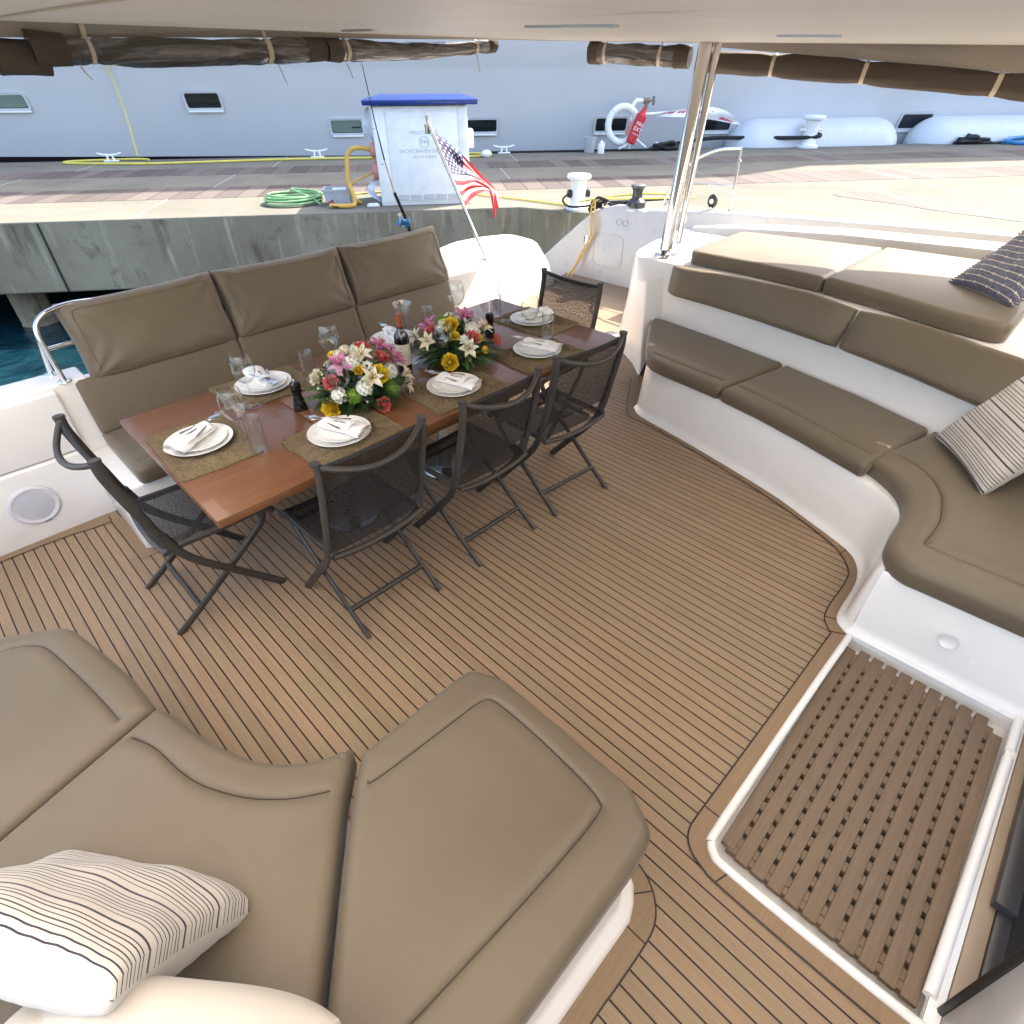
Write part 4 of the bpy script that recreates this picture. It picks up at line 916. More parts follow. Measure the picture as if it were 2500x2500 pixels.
# bench cushions along the side
G2 = 'seat cushions of the side bench'
bf = [(3.405, 2.02), (3.32, 1.95), (3.262, 1.86), (3.235, 1.72), (3.20, 1.45), (3.184, 1.345)]
p1 = spline(bf, 4) + [(3.815, 1.215), (3.92, 1.75), (3.985, 2.25), (3.965, 2.32), (3.90, 2.31)]
s1 = spline([(3.60, 2.205), (3.44, 2.10), (3.375, 2.02), (3.345, 1.90), (3.31, 1.65), (3.278, 1.35)], 4)
cush_thing('seat_cushion', 'tan bench cushion with the rounded end by the steel post', 'cushion', G2, p1, 0.362, 0.455, r=0.03, seams=[s1], dome=0.004, step=0.016, seed=51)
p2 = rounded([(3.178, 1.315), (3.12, 1.05), (3.03, 0.75), (2.94, 0.50), (2.905, 0.392), (3.52, 0.268), (3.66, 0.66), (3.80, 1.19)], [0.015, 0.2, 0.2, 0, 0.015, 0.015, 0.3, 0.015], 4)
s2 = spline([(3.282, 1.29), (3.22, 1.03), (3.13, 0.74), (3.03, 0.46), (3.012, 0.40)], 4)
cush_thing('seat_cushion', 'long straight tan cushion in the middle of the side bench', 'cushion', G2, p2, 0.362, 0.455, r=0.028, seams=[s2], dome=0.004, step=0.016, seed=52, crease=[(3.5, 0.9, R(60), 0.1, 0.0012)])
f3 = spline([(2.985, 0.385), (2.95, 0.33), (2.90, 0.262), (2.83, 0.198), (2.75, 0.158), (2.65, 0.137), (2.54, 0.130), (2.43, 0.128), (2.36, 0.115), (2.29, 0.075), (2.255, 0.01), (2.255, -0.06), (2.262, -0.35), (2.27, -0.55)], 4)
p3 = [(3.0, 0.385)] + f3 + [(3.3, -0.555), (3.38, -0.2), (3.51, 0.245)]
s3 = spline([(3.09, 0.30), (3.06, 0.215), (3.00, 0.14), (2.92, 0.082), (2.84, 0.045), (2.74, 0.022), (2.63, 0.006), (2.50, 0.008), (2.43, 0.012), (2.425, -0.04), (2.428, -0.3), (2.43, -0.54)], 4)
cush_thing('seat_cushion', 'tan bench cushion with the deep S shaped front, under the striped pillow', 'cushion', G2, p3, 0.345, 0.455, r=0.036, seams=[s3], dome=0.006, step=0.016, seed=53)
# bench backrests on the wall
def backrest(path_lo, path_hi, label, seed, th=0.085):
    A_ = [Vector(p) for p in spline(path_lo, 6)]; B_ = [Vector(p) for p in spline(path_hi, 6)]
    n = len(A_); V = []; F = []
    prof = [(0.0, 0.0), (0.0, 0.5), (0.03, 0.86), (0.08, 0.97), (0.2, 1.0), (0.5, 1.03), (0.78, 1.0), (0.82, 0.985), (0.86, 1.0), (0.93, 0.98), (0.985, 0.85), (1.0, 0.5), (1.0, 0.0)]
    m_ = len(prof)
    for i in range(n):
        t = (A_[min(n - 1, i + 1)] - A_[max(0, i - 1)]).normalized(); up = (B_[i] - A_[i]); nn = up.normalized().cross(t).normalized()
        if nn.x > 0: nn = -nn
        e = min(1.0, 0.55 + 0.45 * math.sin(math.pi / 2 * min(1, min(i, n - 1 - i) / 2.0)))
        s_ = min(i, n - 1 - i); e = (0.45, 0.85, 1.0)[s_] if s_ < 2 else 1.0
        for a, b_ in prof:
            V.append(A_[i] + up * (0.5 + (a - 0.5) * (0.97 if s_ == 0 else 1)) + nn * (th * b_ * e + 0.0015 * math.sin(i * 1.3 + seed)))
    F = [(i * m_ + k, i * m_ + k + 1, (i + 1) * m_ + k + 1, (i + 1) * m_ + k) for i in range(n - 1) for k in range(m_ - 1)] + [tuple(range(m_)), tuple((n - 1) * m_ + k for k in range(m_))[::-1]]
    o = mesh('backrest_cushion', V, F, 'vinyl_tan', None, sm=60); tag(o, label, 'cushion', 'backrest cushions above the side bench')
backrest([(4.0, 2.235, .665), (3.93, 1.85, .662), (3.80, 1.25, .66), (3.735, 0.915, .66)], [(3.965, 2.20, .875), (3.955, 1.85, .88), (3.905, 1.25, .885), (3.80, 0.885, .885)], 'short tan backrest cushion on the bench wall nearer the steel post', 1)
backrest([(3.73, 0.885, .66), (3.62, 0.52, .655), (3.51, 0.15, .64), (3.30, -0.45, .63)], [(3.795, 0.855, .885), (3.74, 0.50, .885), (3.60, 0.06, .88), (3.42, -0.5, .88)], 'long tan backrest cushion on the bench wall behind the striped pillow', 4)
# sun pads
p = rounded([(3.985, 2.235), (4.10, 2.20), (4.86, 2.14), (5.03, 1.17), (3.99, 1.185), (3.985, 1.6)], [0.04, 0.05, 0.08, 0.01, 0.01, 0], 5)
p = rounded([(4.02, 2.12), (4.10, 2.165), (4.86, 2.17), (5.06, 1.17), (3.99, 1.185), (4.03, 1.7)], [0.04, 0.1, 0.08, 0.01, 0.012, 0.3], 5)
GS = 'sun pads on the lounge beside the cockpit'
cush_thing('sun_pad', 'sunlit tan sun pad nearest the steel post', 'sun pad', GS, p, 0.872, 0.968, r=0.026, dome=0.008, step=0.025, seed=61, crease=[(4.5, 1.6, R(120), 0.15, 0.002), (4.3, 1.35, R(100), 0.1, 0.0015)], wob=0.003)
p = rounded([(3.983, 1.168), (5.065, 1.155), (5.13, 0.5), (5.14, 0.17), (3.745, 0.17), (3.79, 0.447), (3.90, 0.80)], [0.012, 0.01, 0.1, 0.05, 0.08, 0.2, 0.2], 5)
cush_thing('sun_pad', 'large tan sun pad half in shade under the navy pillow', 'sun pad', GS, p, 0.872, 0.975, r=0.03, dome=0.008, step=0.025, seed=62, crease=[(4.5, 0.7, R(20), 0.1, 0.002)], wob=0.003)

# ---------------------------------------------------------------- throw pillows
def stripe_mat(name, base, dark, layout, off_axis=0):
    m = M(name, base, 0.85, sheen=0.2); uvn = m.coord('UV'); x, y, z = m.sep(uvn)
    t = y if off_axis else x
    fr_ = m.math('FRACT', m.math('MULTIPLY', t, layout[0])); acc = None
    for c_, w_ in layout[1]:
        s_ = m.math('LESS_THAN', m.math('ABSOLUTE', m.math('SUBTRACT', fr_, c_)), w_ / 2)
        acc = s_ if acc is None else m.math('MAXIMUM', acc, s_)
    v = m.coord(); wv = m.noise(v, 300, 2)
    m.color(m.mix(acc, m.mix(m.math('MULTIPLY', wv, 0.3), base, tuple(q * 0.85 for q in base)), dark)); m.bump(wv, 0.5, 0.001); MAT[name] = m.m
stripe_mat('stripe_fabric', (0.55, 0.50, 0.43), (0.028, 0.022, 0.04), (4.0, [(0.1, 0.055), (0.27, 0.028), (0.36, 0.028), (0.47, 0.022), (0.57, 0.03), (0.66, 0.022), (0.78, 0.03), (0.9, 0.022)]))
simple('pillow_back', (0.50, 0.465, 0.42), 0.85, 0.05, 8, bump=0.4, bscale=350, bdist=0.001, sheen=0.2)
simple('cream_fabric', (0.52, 0.47, 0.40), 0.85, 0.05, 5, bump=0.4, bscale=350, bdist=0.001, sheen=0.2)
m = M('navy_knit', (0.05, 0.055, 0.10), 0.9, sheen=0.3); uvn = m.coord('UV'); x, y, z = m.sep(uvn)
fx = m.math('FRACT', m.math('MULTIPLY', y, 13.0)); row = m.math('FLOOR', m.math('MULTIPLY', y, 13.0))
ln = m.math('LESS_THAN', m.math('ABSOLUTE', m.math('SUBTRACT', fx, 0.5)), 0.055)
kx = m.math('ABSOLUTE', m.math('SUBTRACT', m.math('FRACT', m.math('ADD', m.math('MULTIPLY', x, 5.0), m.math('MULTIPLY', m.white(m.comb(row, 0.0)), 0.8))), 0.5))
knot = m.math('MULTIPLY', m.math('LESS_THAN', kx, 0.05), m.math('LESS_THAN', m.math('ABSOLUTE', m.math('SUBTRACT', fx, 0.5)), 0.17))
cream = m.math('MAXIMUM', ln, knot)
nn_ = m.noise(m.comb(m.math('MULTIPLY', x, 90.0), m.math('MULTIPLY', y, 25.0)), 1.0, 4)
m.color(m.mix(cream, m.ramp(nn_, [(0.35, (0.028, 0.032, 0.065)), (0.7, (0.20, 0.20, 0.27))]), (0.62, 0.55, 0.42)))
m.bump(m.math('ADD', cream, m.math('MULTIPLY', nn_, 0.5)), 0.7, 0.006); MAT['navy_knit'] = m.m
def pillow(label, W, H, D, T, seed, front, back, group=None, tassel=False, squash=None, flat=0.35):
    nx = ny = 44; V = []; F = []; UVs = []; mi = []
    r = np.random.RandomState(seed); ph = r.uniform(0, 6.28, 10)
    for s_ in (1, -1):
        for j in range(ny + 1):
            for i in range(nx + 1):
                u = -1 + 2 * i / nx; v = -1 + 2 * j / ny
                u = 0.6 * u + 0.4 * math.sin(u * math.pi / 2); v = 0.6 * v + 0.4 * math.sin(v * math.pi / 2)
                t = max(0, 1 - u * u) ** flat * max(0, 1 - v * v) ** flat
                pin = 1 - 0.07 * (1 - v * v) * abs(u) ** 2; pin2 = 1 - 0.07 * (1 - u * u) * abs(v) ** 2
                wr = 0.009 * math.sin(2.6 * u + ph[0] + 1.2 * v) * math.sin(2.2 * v + ph[1]) + 0.003 * math.sin(6 * u + 3 * v + ph[2]) + 0.0012 * math.sin(11 * v - 5 * u + ph[3])
                # gathered seam
                eg = max(abs(u), abs(v)); wr += 0.0018 * math.sin((u if abs(v) > abs(u) else v) * 30 + ph[4]) * math.exp(-((1 - eg) / 0.12) ** 2)
                p_ = Vector((u * W / 2 * pin, v * H / 2 * pin2, s_ * D / 2 * t + wr * t * 1.4))
                if squash: p_ = squash(p_, u, v)
                V.append(T @ p_); UVs.append((0.5 + u / 2, 0.5 + v / 2))
    n1 = (nx + 1) * (ny + 1)
    for s_ in (0, 1):
        for j in range(ny):
            for i in range(nx):
                a = s_ * n1 + j * (nx + 1) + i; f = (a, a + 1, a + nx + 2, a + nx + 1); F.append(f if s_ == 0 else f[::-1]); mi.append(s_)
    me = bpy.data.meshes.new('pillow'); me.from_pydata([tuple(v) for v in V], [], F); me.update()
    uv = me.uv_layers.new(name='UVMap')
    for lp in me.loops: uv.data[lp.index].uv = UVs[lp.vertex_index]
    me.polygons.foreach_set('material_index', mi)
    bm = bmesh.new(); bm.from_mesh(me); bmesh.ops.remove_doubles(bm, verts=bm.verts, dist=0.0003); bm.to_mesh(me); bm.free(); smooth(me, 75)
    o = link('throw_pillow', me, [front, back]); tag(o, label, 'pillow', group)
    if tassel:
        mb = MB()
        for k in range(30):
            for e in (-1, 1):
                v = -0.96 + 1.92 * k / 29; a = T @ Vector((e * W / 2 * 0.965, v * H / 2, 0)); b_ = T @ Vector((e * (W / 2 + 0.012 + 0.01 * r.rand()), v * H / 2 + 0.012 * (r.rand() - .5), 0.01 * (r.rand() - .5)))
                mb.tube([a, b_], 0.004, 5)
        mb.build('fringe', 'navy_knit', o)
    return o
# striped pillow leaning on the bench wall: corners measured in the photo
BL = Vector((3.36, 0.19, 0.475)); BR = Vector((2.93, -0.115, 0.465)); TL = Vector((3.60, 0.00, 0.90))
exv = (BR - BL); eyv = (TL - BL)
T = frame(BL + exv / 2 + eyv / 2, exv, eyv); 
if (T.to_3x3().col[2]).x > 0: T = T @ Matrix.Rotation(math.pi, 4, 'Y')
STR = T @ Matrix.Rotation(math.pi / 2, 4, 'Z')
pillow('cream pillow with thin dark stripes leaning against the side bench wall', 0.53, 0.50, 0.17, T @ Matrix.Rotation(R(90), 4, 'Z'), 3, 'stripe_fabric', 'pillow_back', 'striped throw pillows', flat=0.30)
T2 = Matrix.Translation((0.03, -0.36, 0.0)) @ T @ Matrix.Rotation(R(12), 4, 'Z'); 
pillow('plain cream pillow tucked behind the striped one at the right edge', 0.45, 0.45, 0.15, T2, 5, 'pillow_back', 'pillow_back', flat=0.32)
# striped pillow lying on the near sofa
Tn = frame((-0.345, 0.915, 0.625), (-0.55, 0.835, 0), (-0.17, -0.11, 0.30))
pillow('cream pillow with thin dark stripes propped on the near sofa at the lower left', 0.42, 0.52, 0.17, Tn @ Matrix.Rotation(R(90), 4, 'Z'), 9, 'stripe_fabric', 'pillow_back', 'striped throw pillows', flat=0.26)
Tc = frame((-0.385, 0.475, 0.632), (0.643, -0.766, 0.0), (0.766, 0.643, 0.16))
pillow('plain cream pillow filling the lower left corner below the striped pillow', 0.70, 0.50, 0.28, Tc, 12, 'cream_fabric', 'cream_fabric', flat=0.42, squash=lambda q_, u, v: Vector((q_.x * (max(abs(u), abs(v)) / max(1e-6, (abs(u) ** 3 + abs(v) ** 3) ** (1 / 3))), q_.y * (max(abs(u), abs(v)) / max(1e-6, (abs(u) ** 3 + abs(v) ** 3) ** (1 / 3))), q_.z)))
# navy pillow on the sun pad
BLn = Vector((4.31, 0.53, 0.985)); BRn = Vector((4.08, 0.24, 0.985)); TLn = Vector((4.66, 0.40, 1.27)); exn = BRn - BLn; eyn = TLn - BLn
Tv = frame(BLn + exn.normalized() * 0.22 + eyn.normalized() * 0.25, exn, eyn)
if Tv.to_3x3().col[2].x > 0: Tv = Tv @ Matrix.Rotation(math.pi, 4, 'Y')
pillow('navy knotted pillow with cream yarn rows standing on the sun pad', 0.44, 0.50, 0.15, Tv, 14, 'navy_knit', 'pillow_back', tassel=True, flat=0.33)

# ================================================================ hatch grate
gr = empty('teak_grate', (1.6, -0.24, -0.07), label='slatted teak grate set in the recess at the saloon door', cat='grate')
GI = Matrix.Translation((-1.6, 0.24, 0.07))
ny_ = 11; pitch = 0.0548; y0 = 0.045
for k in range(ny_):
    yc = y0 - k * pitch; xa = 1.035; xb = 2.20
    if k == 0: xa += 0.018; xb -= 0.02
    if k == 1: xb -= 0.0
    if k >= ny_ - 1: xb -= 0.06
    mb = MB(); mb.box(xa, xb, yc - 0.0215, yc + 0.0215, -0.045, -0.022)
    mb.build('slat', 'teak_grate', gr, bevel=0.004, seg=2, mw=GI)
mb = MB()
x = 1.075
while x < 2.10:
    mb.box(x, x + 0.034, y0 - (ny_ - 1) * pitch, y0, -0.058, -0.029); x += 0.0565
mb.box(1.046, 1.072, y0 - (ny_ - 1) * pitch, y0, -0.058, -0.026); mb.box(2.12, 2.165, y0 - (ny_ - 1.2) * pitch, y0, -0.058, -0.026)
mb.build('cross_bars', 'teak_grate', gr, bevel=0.002, mw=GI)

# ================================================================ dining table
tab = empty('dining_table', (1.571, 2.355, 0), label='long varnished mahogany folding table laid for seven', cat='table')
TI = Matrix.Translation((-1.571, -2.355, 0))
for a, b in ((0.366, 0.9685), (0.9715, 2.029), (2.032, 2.776)):
    mb = MB(); mb.box(a, b, 1.828, 2.882, 0.712, 0.75); mb.build('table_leaf', 'table_wood', tab, bevel=0.006, seg=2, mw=TI)
mb = MB(); mb.box(0.98, 2.02, 1.90, 2.80, 0.640, 0.711); mb.build('apron', 'table_wood', tab, bevel=0.004, mw=TI)
for xx in (1.15, 1.85):
    mb = MB(); mb.lathe([(0.045, 0.02), (0.04, 0.03), (0.038, 0.64)], 20, (xx, 2.42, 0)); mb.lathe([(0.001, 0.0), (0.15, 0.0), (0.15, 0.012), (0.06, 0.022), (0.001, 0.022)], 24, (xx, 2.42, 0)); mb.build('pedestal', 'steel_satin', tab, mw=TI)

# ================================================================ folding chairs
def make_chair():
    c = empty('folding_chair', (0, 0, 0))
    prof = [(0.030, 0.925), (0.030, 0.87), (0.048, 0.77), (0.078, 0.64), (0.098, 0.55), (0.122, 0.475), (0.165, 0.385), (0.23, 0.30), (0.30, 0.222), (0.40, 0.108), (0.495, 0.0)]
    P = spline(prof, 4)
    for sx in (-1, 1):
        mb = MB(); x = 0.232 * sx
        pts = [(x, y, z) for y, z in P if z > 0.50]; mb.tube(pts, 0.020, 10, flat=0.62, up=(1, 0, 0)); 
        mb.tube([(x, 0.030, 0.920), (x, 0.030, 0.932)], 0.022, 10, flat=0.8); mb.build('back_post', 'chair_metal', c, sm=50)
        mb = MB(); pts = [(x, y, z) for y, z in P if z <= 0.56]; mb.tube(pts, 0.0185, 10, flat=0.6, up=(1, 0, 0)); mb.tube([(x, 0.105, 0.535), (x, 0.128, 0.462)], 0.023, 10, flat=0.7, up=(1, 0, 0)); mb.build('front_leg', 'chair_metal', c, sm=50)
        mb = MB(); xr = 0.205 * sx
        rl = spline([(0.515, 0.425), (0.505, 0.385), (0.47, 0.345), (0.30, 0.215), (0.12, 0.082), (0.0, 0.0)], 4)
        mb.tube([(xr, y, z) for y, z in rl], 0.0165, 10, flat=0.62, up=(1, 0, 0)); mb.sphere((xr + 0.02 * sx, 0.31, 0.222), 0.012, 8, 6); mb.build('rear_leg', 'chair_metal', c, sm=50)
        mb = MB(); mb.tube([(x * 0.965, y, z) for y, z in spline([(0.095, 0.452), (0.14, 0.455), (0.32, 0.446), (0.47, 0.448), (0.53, 0.438), (0.555, 0.412)], 4)], 0.016, 10, flat=0.75, up=(1, 0, 0)); mb.build('seat_rail', 'chair_metal', c, sm=50)
    mb = MB(); mb.tube(spline([(-0.228, 0.032, 0.915), (-0.18, 0.002, 0.895), (-0.09, -0.034, 0.872), (0, -0.045, 0.865), (0.09, -0.034, 0.872), (0.18, 0.002, 0.895), (0.228, 0.032, 0.915)], 4), 0.0125, 8); mb.build('top_rail', 'chair_metal', c, sm=60)
    for nm, pts, r_, fl_ in (('rear_bar', [(-0.225, 0.100, 0.440), (-0.12, 0.090, 0.428), (0, 0.086, 0.424), (0.12, 0.090, 0.428), (0.225, 0.100, 0.440)], 0.0155, 0.8), ('stretcher', [(-0.205, 0.125, 0.088), (0, 0.125, 0.088), (0.205, 0.125, 0.088)], 0.0125, 1),
                         ('front_bar', [(-0.222, 0.553, 0.415), (0, 0.56, 0.400), (0.222, 0.553, 0.415)], 0.014, 1), ('hinge_bar', [(-0.2, 0.505, 0.385), (0, 0.505, 0.385), (0.2, 0.505, 0.385)], 0.010, 1)):
        mb = MB(); mb.tube(spline(pts, 4), r_, 8, flat=fl_); mb.build(nm, 'chair_metal', c, sm=60)
    # slings
    V = []; nx, ny = 12, 14
    bp = [(y, z) for y, z in P if z > 0.535]
    yy = np.interp(np.linspace(0.54, 0.905, ny), [z for y, z in bp][::-1], [y for y, z in bp][::-1])
    for j, z in enumerate(np.linspace(0.54, 0.905, ny)):
        for i in range(nx + 1):
            u = -1 + 2 * i / nx; V.append((u * 0.222, yy[j] - 0.014 * (1 - u * u) * 0.5, z - 0.006 * (1 - u * u) * (j == ny - 1)))
    F = [(j * (nx + 1) + i, j * (nx + 1) + i + 1, (j + 1) * (nx + 1) + i + 1, (j + 1) * (nx + 1) + i) for j in range(ny - 1) for i in range(nx)]
    mesh('back_sling', V, F, 'sling_fabric', c, sm=60)
    mb = MB(); mb.tube([V[(ny - 1) * (nx + 1) + i] for i in range(nx + 1)], 0.010, 8, flat=0.7); mb.build('sling_hem', 'rope_black', c, sm=60)
    V = []
    for j in range(ny):
        t = j / (ny - 1); y = 0.10 + 0.435 * t; z = np.interp(y, [0.10, 0.14, 0.32, 0.47, 0.535], [0.458, 0.462, 0.453, 0.455, 0.44])
        for i in range(nx + 1):
            u = -1 + 2 * i / nx; V.append((u * 0.215, y, z + 0.006 - 0.012 * (1 - u * u)))
    mesh('seat_sling', V, F, 'sling_fabric', c, sm=60)
    return c
ch0 = make_chair()
spots = [((0.126, 2.443, 0), -90, 'black folding mesh chair at the left head of the table, seen side on', 1.0),
         ((0.917, 1.605, 0), 0, 'black folding mesh chair on the near side of the table, nearest the camera', 1.0),
         ((1.583, 1.588, 0), 0, 'middle of the three black folding chairs on the near side of the table', 1.0),
         ((2.165, 1.560, 0), -5, 'black folding mesh chair on the near side closest to the side bench', 1.02),
         ((3.02, 2.40, 0), 90, 'black folding mesh chair at the far right head of the table, by the passage', 1.02)]
for i, (loc, rz, lab, sc) in enumerate(spots):
    o = ch0 if i == 0 else copy_tree(ch0)
    o.location = loc; o.rotation_euler = (0, 0, R(rz)); o.scale = (sc,) * 3
    tag(o, lab, 'chair', 'black folding chairs round the table')

# ================================================================ table settings
TZ = 0.7505
def placemat(cx, cy, w_, d_, rz, label, seed):
    r = np.random.RandomState(seed); pts = resample(rounded([(-w_ / 2, -d_ / 2), (w_ / 2, -d_ / 2), (w_ / 2, d_ / 2), (-w_ / 2, d_ / 2)], 0.03, 5), 0.012)
    ph = r.uniform(0, 6, 4); P = np.array([p * (1 + 0.012 * math.sin(7 * math.atan2(p[1], p[0]) + ph[0]) + 0.008 * math.sin(13 * math.atan2(p[1], p[0]) + ph[1])) for p in pts])
    V = []; F = []; n = len(P); rings = 15
    c0 = np.array([np.sign(p) * np.maximum(np.abs(p) - d_ * 0.46, 0) * [1, 0] for p in P])
    k = 0; K = rings * 3
    for j in range(K + 1):
        t = 1 - j / K * 0.97; Q = c0 * (1 - 0) * (1 - t) + P * t
        z = 0.0045 + 0.0022 * math.cos(j / 3 * 2 * math.pi) + 0
        for i, p in enumerate(Q): V.append((p[0], p[1], z + 0.0008 * math.sin(i * 1.7 + j)))
    V += [(p[0], p[1], 0) for p in P]
    F = [(j * n + i, j * n + (i + 1) % n, (j + 1) * n + (i + 1) % n, (j + 1) * n + i) for j in range(K) for i in range(n)]
    b = (K + 1) * n; F += [(i, b + i, b + (i + 1) % n, (i + 1) % n) for i in range(n)] + [tuple(K * n + i for i in range(n))]
    o = mesh('placemat', V, F, 'seagrass', None, sm=80); o.location = (cx, cy, TZ); o.rotation_euler = (0, 0, R(rz))
    tag(o, label, 'placemat', 'seagrass placemats on the table'); return o
plate_p = [(0.001, 0.0), (0.08, 0.0), (0.085, 0.003), (0.10, 0.006), (0.136, 0.017), (0.139, 0.019), (0.138, 0.021), (0.134, 0.0195), (0.105, 0.0105), (0.092, 0.0075), (0.085, 0.006), (0.001, 0.006)]
def lathe_obj(name, prof, mat, n=48, sm=50):
    mb = MB(); mb.lathe(prof, n); return mb.build(name, mat, sm=sm)
def napkin_obj():
    V = []; F = []; L_ = 0.20; n = 40; K = 22
    for j in range(K + 1):
        t = j / K; w_ = 0.017 + 0.026 * t + 0.004 * math.sin(t * 9); h = 0.010 + 0.008 * t
        for i in range(n):
            a = 2 * math.pi * i / n; rr = 1 + 0.05 * math.sin(a * 3 + 4 * t); 
            V.append((-L_ / 2 + L_ * t + 0.006 * math.sin(a * 2), w_ * math.cos(a) * rr, h + h * math.sin(a) * rr + 0.0012 * math.sin(14 * t + 3 * a)))
    F = [(j * n + i, j * n + (i + 1) % n, (j + 1) * n + (i + 1) % n, (j + 1) * n + i) for j in range(K) for i in range(n)] + [tuple(range(n))[::-1]]
    # rolled spiral end
    b = len(V); S = 60
    for e in (0, -0.012):
        for i in range(S):
            a = 2 * math.pi * 2.6 * i / S; rr = 1.0 - 0.86 * i / S
            V.append((L_ / 2 + 0.0005 + e, 0.043 * rr * math.cos(a), 0.018 + 0.018 * rr * math.sin(a)))
    F += [(b + i, b + i + 1, b + S + i + 1, b + S + i) for i in range(S - 1)]
    o = mesh('napkin', V, F, 'napkin', None, sm=70)
    # folded flap over the roll
    fl = []; 
    for j in range(9):
        for i in range(9):
            u = i / 8; v = j / 8; x = -0.085 + 0.13 * u; y = -0.034 + 0.068 * v; fl.append((x + 0.02 * v, y, 0.030 + 0.010 * math.sin(math.pi * v) + 0.004 * math.sin(6 * u + 3 * v) - 0.006 * u * u * 0))
    mesh('fold', fl, [(j * 9 + i, j * 9 + i + 1, (j + 1) * 9 + i + 1, (j + 1) * 9 + i) for j in range(8) for i in range(8)], 'napkin', o, sm=70)
    return o
def fork_obj():
    mb = MB(); z = 0.0
    mb.tube([(-0.10, 0, 0.002), (-0.05, 0, 0.004), (0.03, 0, 0.007), (0.045, 0, 0.006)], [0.007, 0.005, 0.003, 0.004], 8, flat=0.4)
    mb.tube([(0.045, 0, 0.006), (0.06, 0, 0.004), (0.07, 0, 0.005)], [0.006, 0.012, 0.012], 8, flat=0.15)
    for y in (-0.0095, -0.0032, 0.0032, 0.0095): mb.tube([(0.066, y, 0.005), (0.09, y, 0.007), (0.105, y, 0.012)], [0.0022, 0.0018, 0.0008], 5)
    return mb.build('fork', 'steel', sm=60)
def knife_obj():
    mb = MB(); mb.tube([(-0.11, 0, 0.004), (-0.06, 0, 0.004), (0.0, 0, 0.004)], [0.006, 0.007, 0.005], 8, flat=0.5)
    mb.box(0.0, 0.10, -0.007, 0.007, 0.003, 0.005); return mb.build('knife', 'steel', sm=60, bevel=0.0008)
def spoon_obj():
    mb = MB(); mb.tube([(-0.10, 0, 0.002), (-0.04, 0, 0.004), (0.035, 0, 0.006)], [0.007, 0.004, 0.003], 8, flat=0.4)
    mb.sphere((0.062, 0, 0.006), 0.02, 14, 8, sc=(1.5, 1, 0.22)); return mb.build('spoon', 'steel', sm=60)
def cut_napkin(o): return o
wine_p = [(0.001, 0.0), (0.036, 0.0), (0.037, 0.002), (0.02, 0.005), (0.006, 0.009), (0.0042, 0.02), (0.0038, 0.09), (0.006, 0.10), (0.02, 0.108), (0.036, 0.125), (0.046, 0.15), (0.0475, 0.17), (0.043, 0.20), (0.036, 0.225), (0.0355, 0.2255), (0.0347, 0.225), (0.0418, 0.20), (0.0463, 0.17), (0.0448, 0.15), (0.035, 0.127), (0.019, 0.111), (0.001, 0.106)]
tumb_p = [(0.001, 0.0), (0.029, 0.0), (0.031, 0.003), (0.0315, 0.06), (0.033, 0.148), (0.0325, 0.149), (0.0318, 0.148), (0.0303, 0.06), (0.0285, 0.016), (0.001, 0.014)]
# (plate x, y, mat size and turn, napkin direction, words)
sets = [
 (0.541, 2.395, (0.545, 2.375, 0.46, 0.34, 88), 206, 'at the left head of the table'),
 (0.995, 2.030, (1.005, 2.020, 0.44, 0.32, 2), -66, 'on the near side beside the black pepper mill'),
 (1.639, 2.018, (1.640, 2.005, 0.44, 0.32, -2), -70, 'on the near side between the two flower arrangements'),
 (2.263, 2.030, (2.245, 2.005, 0.44, 0.33, -4), -71, 'on the near side, farthest from the camera'),
 (2.600, 2.385, (2.615, 2.365, 0.46, 0.34, 90), -11, 'at the right head of the table'),
 (0.990, 2.720, (0.985, 2.720, 0.43, 0.34, -3), 85, 'on the sofa side of the table, left of the flowers'),
 (1.800, 2.735, (1.80, 2.72, 0.44, 0.33, 1), -100, 'on the sofa side, half hidden behind the flowers')]
protos = {}
def place(kind, maker, loc, rz, label, cat, group, tilt=None, sc=1.0):
    if kind not in protos: protos[kind] = maker(); o = protos[kind]
    else: o = copy_tree(protos[kind])
    o.location = loc; o.rotation_euler = (tilt[0] if tilt else 0, tilt[1] if tilt else 0, R(rz)); o.scale = (sc, sc, sc)
    tag(o, label, cat, group); return o
for i, (px_, py_, mt, nd, wd) in enumerate(sets):
    placemat(*mt, 'rectangular woven seagrass placemat ' + wd, 70 + i)
    place('dinner_plate', lambda: lathe_obj('dinner_plate', plate_p, 'china'), (px_, py_, TZ + 0.0075), 0, 'large white dinner plate ' + wd, 'plate', 'white dinner plates', sc=0.98)
    place('side_plate', lambda: lathe_obj('side_plate', plate_p, 'china'), (px_ + 0.004, py_ - 0.002, TZ + 0.0165), 0, 'small upper white plate ' + wd, 'plate', 'white side plates', sc=0.79)
    d = R(nd); ux, uy = math.cos(d), math.sin(d)
    place('napkin', napkin_obj, (px_ + ux * 0.02, py_ + uy * 0.02, TZ + 0.0285), nd, 'rolled white napkin ' + wd, 'napkin', 'rolled napkins on the plates', sc=1.12)
    for kind, mk, off, tw, la in (('fork', fork_obj, 0.014, 196, 'steel fork in the napkin '), ('knife', knife_obj, -0.004, 180, 'steel knife in the napkin '), ('spoon', spoon_obj, -0.020, 166, 'steel spoon in the napkin ')):
        place(kind, mk, (px_ - ux * 0.055 - uy * off, py_ - uy * 0.055 + ux * off, TZ + 0.065), nd + tw, la + wd, 'cutlery', kind + 's in the napkins')
